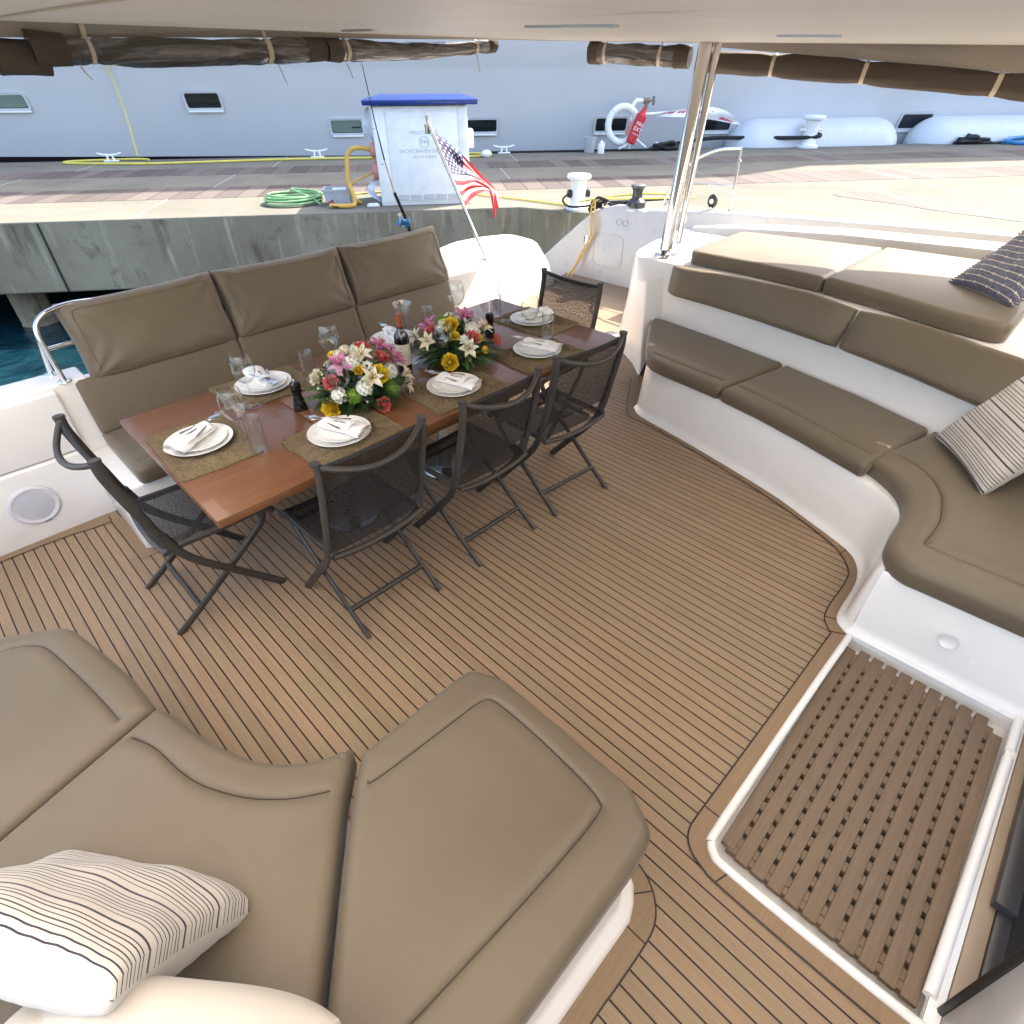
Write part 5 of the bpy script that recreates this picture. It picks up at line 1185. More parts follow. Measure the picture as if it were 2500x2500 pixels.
glasses = [('wine', 0.675, 2.262, 'beside the left head setting'), ('wine', 0.862, 2.568, 'by the sofa side setting left of the flowers'), ('wine', 1.116, 2.180, 'in front of the left flower arrangement'),
           ('wine', 1.745, 2.215, 'in front of the right flower arrangement'), ('wine', 2.365, 2.185, 'above the farthest near side plate'), ('wine', 2.492, 2.505, 'by the right head setting'),
           ('wine', 1.335, 2.62, 'behind the left flower arrangement'), ('wine', 2.25, 2.69, 'behind the right flower arrangement'),
           ('tumb', 0.688, 2.150, 'next to the wine glass at the left head'), ('tumb', 1.195, 2.140, 'in front of the left flowers'), ('tumb', 1.845, 2.135, 'in front of the right flowers'),
           ('tumb', 2.440, 2.110, 'above the farthest near side plate'), ('tumb', 2.475, 2.58, 'at the right head of the table'), ('tumb', 1.185, 2.60, 'behind the left flower arrangement'), ('tumb', 2.02, 2.68, 'behind the right flower arrangement')]
for k, x, y, wd in glasses:
    if k == 'wine': place('wine', lambda: lathe_obj('wine_glass', wine_p, 'clear_glass', 36), (x, y, TZ + 0.002), 0, 'empty long stemmed wine glass ' + wd, 'wine glass', 'empty wine glasses', sc=1.12)
    else: place('tumb', lambda: lathe_obj('tumbler', tumb_p, 'clear_glass', 36), (x, y, TZ + 0.002), 0, 'tall clear water tumbler ' + wd, 'tumbler', 'clear water tumblers', sc=1.08)
# pepper mills
def mill(x, y, label, body='pepper_black'):
    e = empty('pepper_mill', (x, y, TZ), label=label, cat='pepper mill', group='black pepper mills')
    mb = MB(); mb.lathe([(0.001, 0), (0.031, 0), (0.032, 0.004), (0.030, 0.02), (0.026, 0.045), (0.0205, 0.065), (0.0195, 0.078), (0.024, 0.092), (0.0245, 0.098), (0.001, 0.099)], 28); mb.build('body', body, e)
    mb = MB(); mb.lathe([(0.001, 0.1), (0.022, 0.1), (0.024, 0.104), (0.026, 0.118), (0.024, 0.13), (0.016, 0.138), (0.001, 0.139)], 28); mb.build('head', body, e)
    mb = MB(); mb.lathe([(0.001, 0.137), (0.006, 0.137), (0.007, 0.145), (0.005, 0.15), (0.001, 0.151)], 16); mb.build('knob', 'steel', e)
mill(1.000, 2.378, 'black pepper mill standing on the table left of the flowers'); mill(2.252, 2.40, 'black pepper mill half hidden behind the right hand flowers')
# bottle and carafe
e = empty('wine_bottle', (1.600, 2.366, TZ), label='dark red wine bottle with a cream label between the two flower arrangements', cat='bottle')
mb = MB(); mb.lathe([(0.001, 0.004), (0.03, 0.0), (0.037, 0.004), (0.038, 0.02), (0.038, 0.175), (0.034, 0.198), (0.02, 0.218), (0.0145, 0.235), (0.0138, 0.29), (0.016, 0.292), (0.016, 0.30), (0.001, 0.30)], 32); mb.build('body', 'bottle_glass', e)
mb = MB(); mb.lathe([(0.0152, 0.238), (0.0148, 0.288), (0.0172, 0.291), (0.0172, 0.302), (0.001, 0.303)], 28); mb.build('foil_capsule', 'capsule', e)
V = []; n = 24
for z in (0.045, 0.155):
    for k in range(n + 1): a = R(-135) + R(250) * (k / n - 0.5); V.append((0.0386 * math.cos(a), 0.0386 * math.sin(a), z))
lb = mesh('label', V, [(k, k + 1, n + 2 + k, n + 1 + k) for k in range(n)], 'label_paper', e)
for zz, s_, w_ in ((0.128, 0.010, 'CHATEAU'), (0.085, 0.006, 'BORDEAUX'), (0.068, 0.005, '2016')):
    cu = frame((0.0392 * math.cos(R(-135)), 0.0392 * math.sin(R(-135)), zz), (0.7071, -0.7071, 0), (0, 0, 1))
mb = MB(); T = frame((0.0392 * math.cos(R(-135)), 0.0392 * math.sin(R(-135)), 0.138), (0.7071, -0.7071, 0), (0, 0, 1))
mb.add([T @ Vector(p) for p in ((-0.006, -0.005, 0.0003), (0.006, -0.005, 0.0003), (0, 0.006, 0.0003))], [(0, 1, 2)])
for zz in (0.118, 0.098, 0.075, 0.066): mb.add([T @ Vector(p) for p in ((-0.016, zz - 0.138, 0.0003), (0.016, zz - 0.138, 0.0003), (0.016, zz - 0.141, 0.0003), (-0.016, zz - 0.141, 0.0003))], [(0, 1, 2, 3)])
mb.build('label_print', 'print_grey', lb, sm=0)
o = lathe_obj('carafe', [(0.001, 0.003), (0.045, 0.0), (0.06, 0.004), (0.068, 0.02), (0.066, 0.05), (0.05, 0.10), (0.032, 0.15), (0.026, 0.19), (0.028, 0.22), (0.042, 0.265), (0.0455, 0.275), (0.0440, 0.2755), (0.0405, 0.266), (0.0265, 0.22), (0.0243, 0.19), (0.030, 0.15), (0.048, 0.10), (0.064, 0.05), (0.066, 0.02), (0.058, 0.006), (0.001, 0.006)], 'clear_glass', 40)
o.location = (1.68, 2.44, TZ); o.scale = (1.08, 1.08, 1.16); tag(o, 'flared clear glass carafe standing behind the wine bottle', 'carafe')
# ================================================================ flowers
for nm, c, c2 in (('petal_yellow', (0.62, 0.40, 0.01), (0.75, 0.56, 0.05)), ('petal_coral', (0.55, 0.07, 0.08), (0.66, 0.20, 0.18)), ('petal_pink', (0.42, 0.10, 0.26), (0.60, 0.26, 0.42)), ('petal_cream', (0.60, 0.56, 0.36), (0.74, 0.71, 0.56)),
                  ('petal_white', (0.62, 0.63, 0.52), (0.74, 0.74, 0.66)), ('petal_green', (0.10, 0.20, 0.02), (0.20, 0.33, 0.05)), ('leaf_dark', (0.012, 0.035, 0.008), (0.03, 0.075, 0.018)), ('leaf_light', (0.06, 0.12, 0.025), (0.13, 0.20, 0.06)), ('leaf_grey', (0.05, 0.08, 0.06), (0.09, 0.13, 0.10))):
    m = M(nm, c, 0.55, spec=0.3); v = m.coord(); m.color(m.ramp(m.noise(v, 45, 4), [(0.3, c), (0.7, c2)])); m.set('Subsurface Weight', 0.0); MAT[nm] = m.m
def fdir(dx, dy, dz):
    return frame((0, 0, 0), Vector((dx, dy, dz)).orthogonal(), Vector((dx, dy, dz)).cross(Vector((dx, dy, dz)).orthogonal()))
def petal(mb, T, L_, W_, curl, cup, base_r=0.0, n=5, m_=6, tip=0.7, wav=0.0, ph=0.0, mi=None):
    "petal grown along local x from origin, rising in z; curl bends it"
    V = []
    for j in range(m_ + 1):
        t = j / m_; a = curl[0] + (curl[1] - curl[0]) * t
        # integrate direction
        x = base_r; z = 0.0
        k = 8
        for q in range(k): 
            aa = curl[0] + (curl[1] - curl[0]) * t * (q + 0.5) / k; x += L_ * t / k * math.cos(aa); z += L_ * t / k * math.sin(aa)
        w = W_ * (math.sin(math.pi * min(1, t * tip + 0.08)) ** 0.8 if t < 0.999 else W_ * 0 + 0.12)
        for i in range(n + 1):
            u = -1 + 2 * i / n
            zz = z + cup * (u * u) * w * math.cos(a) + wav * math.sin(9 * t + u * 4 + ph)
            xx = x - cup * (u * u) * w * math.sin(a)
            V.append(T @ Vector((xx, u * w, zz)))
    F = [(j * (n + 1) + i, j * (n + 1) + i + 1, (j + 1) * (n + 1) + i + 1, (j + 1) * (n + 1) + i) for j in range(m_) for i in range(n)]
    mb.add(V, F, mi)
def rose(name, c, d, r, mat, parent, seed):
    rs = random.Random(seed); T = Matrix.Translation(c) @ fdir(*d); mb = MB()
    for ring, (np_, open_, rad) in enumerate(((3, 1.50, 0.12), (4, 1.45, 0.30), (5, 1.38, 0.50), (5, 1.22, 0.72), (6, 0.98, 0.86))):
        for k in range(np_):
            a = 2 * math.pi * (k + 0.37 * ring + rs.uniform(-0.08, 0.08)) / np_
            Tp = T @ Matrix.Translation((0, 0, r * (-0.25 - 0.05 * ring))) @ Matrix.Rotation(a, 4, 'Z')
            petal(mb, Tp, r * (0.95 - 0.02 * ring), r * (0.30 + 0.085 * ring), (open_ + 0.25, open_ - 0.10 - 0.20 * ring + rs.uniform(-.1, .1)), 0.75, base_r=r * rad * 0.55, n=5, m_=6, tip=0.62, wav=r * 0.02, ph=rs.uniform(0, 6))
    mb.sphere((0, 0, 0), r * 0.22, 10, 6, sc=(1, 1, 1.4), T=T @ Matrix.Translation((0, 0, r * 0.25)))
    return mb.build(name, mat, parent, sm=80)
def lily(name, c, d, r, mat, parent, seed, closed=0.0):
    rs = random.Random(seed); T = Matrix.Translation(c) @ fdir(*d); mb = MB()
    for k in range(6):
        a = 2 * math.pi * k / 6 + rs.uniform(-.08, .08)
        petal(mb, T @ Matrix.Rotation(a, 4, 'Z') @ Matrix.Translation((0, 0, -r * 0.3)), r * rs.uniform(1.15, 1.35), r * (0.30 if k % 2 else 0.22), (1.15 + 0.2 * closed, -0.25 + 1.2 * closed), 0.35, n=4, m_=8, tip=0.93, wav=r * 0.03, ph=rs.uniform(0, 6))
    for k in range(5):
        a = 2 * math.pi * k / 5; mb.tube([T @ Vector((0, 0, -r * .1)), T @ Vector((0.12 * r * math.cos(a), 0.12 * r * math.sin(a), r * 0.35)), T @ Vector((0.25 * r * math.cos(a), 0.25 * r * math.sin(a), r * 0.6))], r * 0.02, 5, mi=1)
        mb.sphere(T @ Vector((0.25 * r * math.cos(a), 0.25 * r * math.sin(a), r * 0.62)), r * 0.05, 6, 4, mi=1)
    return mb.build(name, [mat, 'capsule'], parent, sm=80)
def hydrangea(name, c, r, mat, parent, seed):
    rs = random.Random(seed); mb = MB()
    for k in range(46):
        z = 1 - 1.5 * (k + 0.5) / 46; a = k * 2.399963; rr = math.sqrt(max(0, 1 - z * z)); d = Vector((rr * math.cos(a), rr * math.sin(a), z))
        T = Matrix.Translation(Vector(c) + d * r * rs.uniform(0.82, 1.0)) @ fdir(*d) @ Matrix.Rotation(rs.uniform(0, 2), 4, 'Z')
        for q in range(4): petal(mb, T @ Matrix.Rotation(q * math.pi / 2, 4, 'Z'), r * 0.26, r * 0.15, (0.5, -0.3), 0.2, n=2, m_=3, tip=0.8)
    mb.sphere(c, r * 0.78, 10, 8); return mb.build(name, mat, parent, sm=80)
def pompon(name, c, r, mat, parent, seed):
    rs = random.Random(seed); mb = MB()
    for k in range(150):
        z = 1 - 2 * (k + 0.5) / 150; a = k * 2.399963; rr = math.sqrt(max(0, 1 - z * z)); d = Vector((rr * math.cos(a), rr * math.sin(a), z)).normalized()
        p_ = Vector(c) + d * r * 0.6; e = Vector(c) + d * r * rs.uniform(0.9, 1.05) + Vector((rs.uniform(-1, 1), rs.uniform(-1, 1), rs.uniform(-1, 1))) * r * 0.08
        mb.tube([p_, e], [r * 0.05, r * 0.03], 4)
    mb.sphere(c, r * 0.72, 10, 8); return mb.build(name, mat, parent, sm=60)
def button_flower(name, c, d, r, mat, parent, core='petal_yellow', petals=14):
    T = Matrix.Translation(c) @ fdir(*d); mb = MB()
    for ring in range(3):
        for k in range(petals): petal(mb, T @ Matrix.Rotation(2 * math.pi * (k + 0.5 * ring) / petals, 4, 'Z') @ Matrix.Translation((0, 0, 0.08 * r * ring)), r * (1 - 0.22 * ring), r * 0.20, (0.25 + 0.35 * ring, 0.1 + 0.3 * ring), 0.2, base_r=r * 0.1, n=2, m_=3, tip=0.75)
    mb.sphere((0, 0, 0), r * 0.28, 10, 6, sc=(1, 1, 0.6), T=T @ Matrix.Translation((0, 0, r * 0.2)), mi=1); return mb.build(name, [mat, core], parent, sm=80)
def leaf(mb, p, d, L_, W_, droop, mi=0):
    d = Vector(d).normalized(); side = d.cross(Vector((0, 0, 1))).normalized(); up = side.cross(d)
    T = Matrix((d, side, up)).transposed().to_4x4(); T.translation = Vector(p)
    petal(mb, T, L_, W_, (0.35, 0.35 - droop), 0.35, n=2, m_=6, tip=0.95, mi=mi)
def frond(mb, p, d, L_, n, droop, mi=0):
    d = Vector(d).normalized(); side = d.cross(Vector((0, 0, 1))).normalized(); pts = []
    for k in range(n):
        t = k / (n - 1); q = Vector(p) + d * L_ * t + Vector((0, 0, L_ * (0.35 * t - droop * t * t))); pts.append(q)
        if k > 1:
            for s_ in (-1, 1):
                dd_ = (d * 0.8 + side * s_ * (1.1 - 0.7 * t) + Vector((0, 0, 0.05))); leaf(mb, q, dd_, L_ * 0.38 * (1.1 - t * 0.6), 0.006, 0.5, mi)
    mb.tube(pts, 0.0018, 4, mi=mi)
def arrangement(name, label, c, blooms, seed):
    e = empty('flower_arrangement', (c[0], c[1], TZ), label=label, cat='flower arrangement', group='low floral centrepieces'); I = Matrix.Translation((-c[0], -c[1], -TZ))
    rs = random.Random(seed); cc = Vector((c[0], c[1], TZ + 0.03))
    parts = []
    mb = MB(); mb.lathe([(0.001, 0.0), (0.07, 0.0), (0.085, 0.02), (0.09, 0.065), (0.086, 0.066), (0.08, 0.06), (0.001, 0.055)], 28, (c[0], c[1], TZ)); parts.append(mb.build('bowl', 'leaf_dark', e, mw=I))
    for kind, pts in blooms.items():
        for q, p in enumerate(pts):
            v = Vector(p); d = (v - cc); d = Vector((d.x, d.y, d.z * 1.0 + 0.02)).normalized(); vv = v - d * 0.012; s_ = seed * 100 + q * 7 + len(kind)
            # tilt blooms slightly to the open side they grow towards
            dd_ = tuple(d + Vector((-0.18, -0.22, 0.15)))
            if kind == 'coral': o = rose('rose', vv, dd_, 0.034, 'petal_coral', e, s_)
            elif kind == 'yel': o = rose('rose', vv, dd_, 0.042, 'petal_yellow', e, s_)
            elif kind == 'yel_s': o = rose('rose', vv, dd_, 0.024, 'petal_yellow', e, s_)
            elif kind == 'cream': o = rose('rose', vv, dd_, 0.036, 'petal_cream', e, s_)
            elif kind == 'lilyp': o = lily('lily', vv, dd_, 0.062, 'petal_pink', e, s_, closed=0.25 * (q % 2))
            elif kind == 'lilyw': o = lily('lily', vv, dd_, 0.056, 'petal_cream', e, s_, closed=0.15)
            elif kind == 'hyd': o = hydrangea('hydrangea', vv - d * 0.015, 0.040, 'petal_white', e, s_)
            elif kind == 'bud': o = hydrangea('viburnum', vv, 0.026, 'petal_cream', e, s_)
            elif kind == 'green': o = pompon('green_pompon', vv - d * 0.012, 0.038, 'petal_green', e, s_)
            elif kind == 'anem': o = button_flower('anemone', vv, dd_, 0.030, 'petal_white', e, core='pepper_black', petals=8)
            elif kind == 'button': o = button_flower('button_flower', vv, dd_, 0.022, 'petal_yellow', e)
            o.matrix_local = I
    mb = MB(); mats = ['leaf_dark', 'leaf_light', 'leaf_grey']
    for k in range(230):
        a = rs.uniform(0, 2 * math.pi); el = rs.uniform(-0.1, 1.35); d = Vector((math.cos(a) * math.cos(el), math.sin(a) * math.cos(el), math.sin(el)))
        p = cc + Vector((d.x * 0.135, d.y * 0.125, d.z * 0.13)) * rs.uniform(0.6, 1.0); leaf(mb, p, d + Vector((rs.uniform(-.5, .5), rs.uniform(-.5, .5), rs.uniform(-.2, .3))), rs.uniform(0.05, 0.10), rs.uniform(0.010, 0.019), rs.uniform(0.2, 1.3), rs.choice((0, 0, 0, 1, 1, 2)))
    for k in range(15):
        a = 2 * math.pi * k / 15 + rs.uniform(-.2, .2); d = Vector((math.cos(a), math.sin(a), rs.uniform(-0.05, 0.35))); frond(mb, cc + d * 0.09, d, rs.uniform(0.12, 0.19), 9, rs.uniform(0.2, 0.5), rs.choice((0, 0, 1)))
    for k in range(26):
        a = 2 * math.pi * k / 26 + rs.uniform(-.2, .2); d = Vector((math.cos(a), math.sin(a), rs.uniform(-0.15, 0.1))); leaf(mb, cc + d * 0.10, d, rs.uniform(0.10, 0.15), rs.uniform(0.014, 0.024), rs.uniform(0.3, 0.9), rs.choice((0, 0, 1)))
    mb.sphere(tuple(cc), 0.115, 16, 10, sc=(1, 1, 0.9), mi=0)
    o = mb.build('foliage', mats, e, sm=80, mw=I); o['kind'] = 'stuff'
    for j, (mat_, cnt) in enumerate((('petal_cream', 10), ('leaf_light', 12))):
        mb = MB()
        for k in range(cnt):
            a = rs.uniform(0, 6.28); el = rs.uniform(0.1, 1.3); d = Vector((math.cos(a) * math.cos(el), math.sin(a) * math.cos(el), math.sin(el))); p = cc + Vector((d.x * .19, d.y * .175, d.z * .2)); mb.sphere(tuple(p), rs.uniform(0.005, 0.010), 7, 5); mb.tube([cc + (p - cc) * 0.5, p], 0.0015, 4)
        mb.build('berry_sprig', mat_, e, mw=I)
A1 = {'coral': [(1.295, 2.24, 1.011), (1.372, 2.199, 0.954), (1.258, 2.061, 0.790), (1.085, 2.202, 0.918)], 'lilyp': [(1.153, 2.205, 0.982), (1.449, 2.201, 0.918), (1.40, 2.25, 0.985)], 'lilyw': [(1.26, 2.193, 1.001), (1.47, 2.162, 0.846), (1.455, 2.143, 0.80), (1.243, 2.105, 0.916)], 'button': [(1.164, 2.294, 1.001)], 'bud': [(1.18, 2.253, 1.008), (1.215, 2.258, 1.017)], 'hyd': [(1.199, 2.185, 0.991), (1.393, 2.16, 0.892), (1.194, 2.097, 0.886), (1.082, 2.16, 0.864), (1.33, 2.33, 0.98)], 'yel_s': [(1.203, 2.142, 0.959)], 'anem': [(1.249, 2.14, 0.962)], 'yel': [(1.293, 2.113, 0.919), (1.045, 2.178, 0.806)], 'green': [(1.37, 2.113, 0.83), (1.133, 2.113, 0.859)], 'cream': [(1.071, 2.309, 0.912), (1.2, 2.42, 0.9)]}
A2 = {'lilyp': [(1.79, 2.398, 0.943), (1.927, 2.252, 0.994)], 'coral': [(1.749, 2.312, 0.949), (1.879, 2.13, 0.925), (2.081, 2.152, 0.846), (1.98, 2.286, 0.979)], 'yel': [(1.816, 2.231, 0.982), (1.727, 2.147, 0.825)], 'bud': [(1.796, 2.273, 0.981)], 'hyd': [(1.92, 2.167, 0.958), (1.95, 2.4, 0.95)], 'lilyw': [(2.029, 2.2, 0.921), (1.704, 2.29, 0.905), (1.829, 2.11, 0.882), (1.705, 2.40, 0.899)], 'yel_s': [(1.914, 2.123, 0.913), (1.793, 2.173, 0.942)], 'anem': [(1.825, 2.137, 0.921)], 'button': [(1.938, 2.095, 0.846)], 'green': [(1.827, 2.321, 0.987)]}
arrangement('a', 'larger low flower arrangement with yellow roses and pink lilies, left of the wine bottle', (1.245, 2.27), A1, 3)
arrangement('b', 'low flower arrangement with a big yellow rose in front, right of the wine bottle', (1.885, 2.28), A2, 8)

# ================================================================ fittings on our boat
def wall_light():
    e = empty('wall_speaker', (-0.086, 3.447, 0.21), label='round white speaker set in the wall at the far left', cat='speaker')
    T = frame((0, 0, 0), (1, 0, 0), (0, 0, 1))
    mb = MB(); mb.lathe([(0.112, 0.0), (0.110, 0.010), (0.100, 0.016), (0.084, 0.012)], 40, T=T); mb.build('ring', 'speaker_white', e)
    mb = MB(); mb.lathe([(0.084, 0.012), (0.05, 0.016), (0.001, 0.018)], 40, T=T); mb.build('grille', 'speaker_grille', e)
    mb = MB(); mb.box(-0.0, 0.03, -0.104, -0.101, 0.016, 0.018, T=T); mb.build('badge', 'dark_frame', e, sm=0)
wall_light()
rail = empty('stern_rail', (0.29, 3.59, 0.755), label='bent stainless steel rail on the transom left of the dining sofa', cat='rail'); I = Matrix.Translation((-0.29, -3.59, -0.755))
mb = MB(); mb.tube(spline([(0.305, 3.52, 0.757), (0.300, 3.545, 0.90), (0.300, 3.56, 0.985), (0.325, 3.575, 1.04), (0.40, 3.59, 1.075), (0.55, 3.61, 1.08), (0.9, 3.66, 1.02)], 6), 0.0135, 12); mb.build('tube', 'steel', rail, mw=I, sm=60)
mb = MB(); mb.tube(spline([(0.278, 3.665, 0.757), (0.288, 3.64, 0.86), (0.298, 3.60, 0.95), (0.31, 3.575, 1.02)], 5), 0.0125, 12); mb.tube([(0.302, 3.552, 0.915), (0.7, 3.64, 0.90)], 0.011, 10); mb.build('brace', 'steel', rail, mw=I, sm=60)
for p in ((0.305, 3.52), (0.278, 3.665)):
    mb = MB(); mb.lathe([(0.001, 0.008), (0.02, 0.008), (0.032, 0.004), (0.034, 0.0)], 20, (p[0], p[1], 0.7555)); mb.build('foot', 'steel', rail, mw=I)
# flagstaff with flag
fl = empty('flagstaff', (3.40, 3.64, 0.755), label='leaning steel flagstaff flying a small American flag over the transom', cat='flag')
FI = Matrix.Translation((-3.40, -3.64, -0.755)); S0 = Vector((3.40, 3.64, 0.755)); S1 = Vector((3.217, 4.05, 1.70))
mb = MB(); mb.tube([S0, S1], 0.0125, 14); mb.tube([S0, S0 + (S1 - S0) * 0.06], 0.019, 14); mb.lathe([(0.001, 0.012), (0.03, 0.012), (0.045, 0.0)], 20, tuple(S0)); mb.build('staff', 'steel', fl, mw=FI, sm=60)
mb = MB(); mb.lathe([(0.001, 0.05), (0.012, 0.046), (0.014, 0.03), (0.009, 0.0)], 14, tuple(S1)); mb.box(S1.x - 0.02, S1.x + 0.01, S1.y - 0.012, S1.y + 0.012, S1.z - 0.08, S1.z - 0.02); mb.build('finial', 'steel_satin', fl, mw=FI)
H0 = S0 + (S1 - S0) * 0.93; H1 = S0 + (S1 - S0) * 0.40
top = spline([H0, (3.40, 4.03, 1.56), (3.52, 4.02, 1.46), (3.68, 4.0, 1.30), (3.84, 3.98, 1.19), (3.955, 3.99, 1.10)], 8)
bot = spline([H1, (3.42, 3.85, 1.145), (3.53, 3.86, 1.20), (3.64, 3.87, 1.215), (3.70, 3.87, 1.15), (3.705, 3.86, 1.00)], 8)
def ev(c, t): 
    f = t * (len(c) - 1); i = min(len(c) - 2, int(f)); return Vector(c[i]) * (1 - (f - i)) + Vector(c[i + 1]) * (f - i)
def flagp(u, v):   # u hoist to fly, v top to bottom
    A_ = ev(top, u); B_ = ev(bot, u); L0 = H0.lerp(H1, v); R0 = ev(top, 1).lerp(ev(bot, 1), v)
    p = A_.lerp(B_, v) + (L0 - H0.lerp(H1, v)) 
    fold = Vector((0.25, -1, 0.1)).normalized()
    p += fold * (0.022 * math.sin(v * 11 + u * 4.0) * min(1, u * 3) + 0.008 * math.sin(v * 23 - u * 9 + 1) * min(1, u * 3) + 0.015 * math.sin(u * 9 + 2) * min(1, u * 4))
    return p
nu_, nv = 50, 52; V = [flagp(i / nu_, j / nv) for j in range(nv + 1) for i in range(nu_ + 1)]; F = []; mi = []
for j in range(nv):
    for i in range(nu_):
        F.append((j * (nu_ + 1) + i, j * (nu_ + 1) + i + 1, (j + 1) * (nu_ + 1) + i + 1, (j + 1) * (nu_ + 1) + i))
        st = j // 4; mi.append(2 if (st < 7 and i < nu_ * 0.4) else (0 if st % 2 == 0 else 1))
mb = MB(); mb.V = [tuple(v) for v in V]; mb.F = F; mb.I = mi
nrm = Vector((0.25, -1, 0.15)).normalized()
for row in range(9):
    for k in range(6 if row % 2 == 0 else 5):
        cu_ = 0.4 * ((k + 0.5) / 6 + (1 / 12 if row % 2 else 0)); cv = (7 / 13) * (row + 1) / 10; pts = []
        for s_ in (1, -1):
            P = []
            for q in range(10):
                rr = (0.022 if q % 2 == 0 else 0.009); a = math.pi / 2 + q * math.pi / 5; P.append(flagp(cu_ + rr * 0.75 * math.cos(a), cv - rr * math.sin(a)) + nrm * 0.003 * s_)
            mb.add(P, [tuple(range(10))], 1)
o = mb.build('flag', ['flag_red', 'flag_white', 'flag_blue'], fl, mw=FI, sm=80)
# fishing rod
fr = empty('fishing_rod', (2.745, 3.70, 0.757), label='thin black fishing rod with a blue reel standing behind the dining sofa', cat='fishing rod'); I = Matrix.Translation((-2.745, -3.70, -0.757))
pth = [(2.745, 3.70, 0.757), (2.72, 3.74, 1.10), (2.693, 3.75, 1.186), (2.635, 3.75, 1.323), (2.585, 3.75, 1.52), (2.545, 3.75, 1.75), (2.522, 3.75, 1.93), (2.505, 3.75, 2.05)]
mb = MB(); mb.tube(pth[:4], [0.014, 0.014, 0.012, 0.011], 10); mb.build('handle', 'black_plastic', fr, mw=I, sm=60)
mb = MB(); mb.tube(pth[3:5], [0.0055, 0.0048], 8); mb.build('butt_section', 'strap', fr, mw=I, sm=60)
mb = MB(); mb.tube(pth[4:], [0.0048, 0.0036, 0.0028, 0.002], 8); mb.build('blank', 'rope_black', fr, mw=I, sm=60)
mb = MB(); mb.tube([(2.71, 3.742, 1.12), (2.702, 3.746, 1.15)], 0.017, 12); mb.build('reel_seat', 'steel', fr, mw=I)
mb = MB(); T = frame((2.66, 3.715, 1.135), (0.3, -0.2, 1), (0.2, 1, 0)); mb.lathe([(0.001, -0.035), (0.034, -0.035), (0.036, -0.025), (0.022, -0.02), (0.022, 0.02), (0.036, 0.025), (0.034, 0.035), (0.001, 0.035)], 20, T=T); mb.build('reel', 'reel_blue', fr, mw=I)
mb = MB(); mb.tube([(2.62, 3.70, 1.14), (2.60, 3.67, 1.19)], 0.005, 8); mb.sphere((2.60, 3.67, 1.195), 0.012, 8, 6); mb.build('crank', 'stopper_white', fr, mw=I)
for t, p in ((0.018, (2.585, 3.75, 1.50)), (0.014, (2.552, 3.75, 1.70)), (0.010, (2.530, 3.75, 1.87)), (0.007, (2.508, 3.75, 2.03))):
    mb = MB(); c_ = Vector(p) + Vector((-t * 1.2, -0.004, 0)); mb.tube([c_ + Vector((math.cos(a) * t * 0.8, math.sin(a) * t * 0.8, 0)) for a in np.linspace(0, 6.28, 13)[:-1]], 0.0015, 5, closed=True); mb.tube([p, tuple(c_)], 0.0015, 5); mb.build('line_guide', 'steel', fr, mw=I)
# winch
wn = empty('winch', (5.86, 3.86, 0.80), label='dark grey sheet winch on the starboard quarter', cat='winch')
mb = MB(); mb.lathe([(0.001, 0), (0.095, 0), (0.098, 0.02), (0.095, 0.07), (0.075, 0.09), (0.055, 0.105), (0.052, 0.17), (0.062, 0.19), (0.06, 0.20)], 32); mb.build('drum', 'winch_grey', wn)
mb = MB(); mb.lathe([(0.06, 0.20), (0.075, 0.205), (0.078, 0.225), (0.06, 0.235), (0.03, 0.24), (0.001, 0.24)], 32); mb.build('self_tailer', 'grey_plastic', wn)
mb = MB(); mb.lathe([(0.001, -0.012), (0.12, -0.012), (0.12, 0.0), (0.001, 0.0)], 28); mb.build('pad', 'gelcoat', wn)
# guard rail and block
gr2 = empty('guard_rail', (6.0, 3.0, 0.88), label='curved stainless guard rail on the side deck beyond the steel post', cat='rail'); I = Matrix.Translation((-6.0, -3.0, -0.88))
mb = MB(); mb.tube(spline([(6.0, 3.62, 0.84), (6.0, 3.55, 1.0), (6.0, 3.42, 1.19), (6.0, 3.28, 1.30), (6.0, 3.08, 1.38), (6.0, 2.862, 1.405)], 6), 0.015, 12); mb.build('hoop', 'steel', gr2, mw=I, sm=60)
mb = MB(); mb.tube([(6.0, 2.862, 1.41), (6.0, 2.84, 0.88)], 0.012, 12); mb.lathe([(0.001, 0.02), (0.022, 0.02), (0.03, 0.0)], 16, (6.0, 2.84, 0.875)); mb.tube([(6.0, 2.855, 1.315), (6.0, 2.853, 1.30)], 0.022, 10); mb.build('stanchion', 'steel', gr2, mw=I, sm=60)
mb = MB(); mb.tube([(6.0, 3.50, 1.08), (6.0, 2.85, 1.10)], 0.005, 8); mb.build('wire', 'steel_satin', gr2, mw=I)
mb = MB(); mb.tube([(6.0, 3.60, 0.84), (6.0, 3.35, 1.12)], 0.008, 8); mb.tube([(6.0, 3.48, 0.84), (6.0, 3.35, 1.12)], 0.006, 8); mb.build('strut', 'steel_satin', gr2, mw=I)
bl = empty('deck_block', (6.0, 3.05, 0.88), label='black pulley block standing on the gunwale by the guard rail', cat='pulley')
mb = MB(); T = frame((0, 0, 0.065), (0, -1, 0), (0, 0, 1)); mb.lathe([(0.001, -0.018), (0.04, -0.018), (0.05, -0.01), (0.05, 0.01), (0.04, 0.018), (0.001, 0.018)], 24, T=T @ Matrix.Scale(1.25, 4, (0, 1, 0))); mb.build('cheek', 'black_plastic', bl)
mb = MB(); mb.lathe([(0.008, 0.019), (0.02, 0.02), (0.02, 0.024), (0.001, 0.024)], 16, T=T); mb.tube([(0, 0, -0.01), (0, 0, 0.02)], 0.016, 10); mb.build('pin', 'steel', bl)
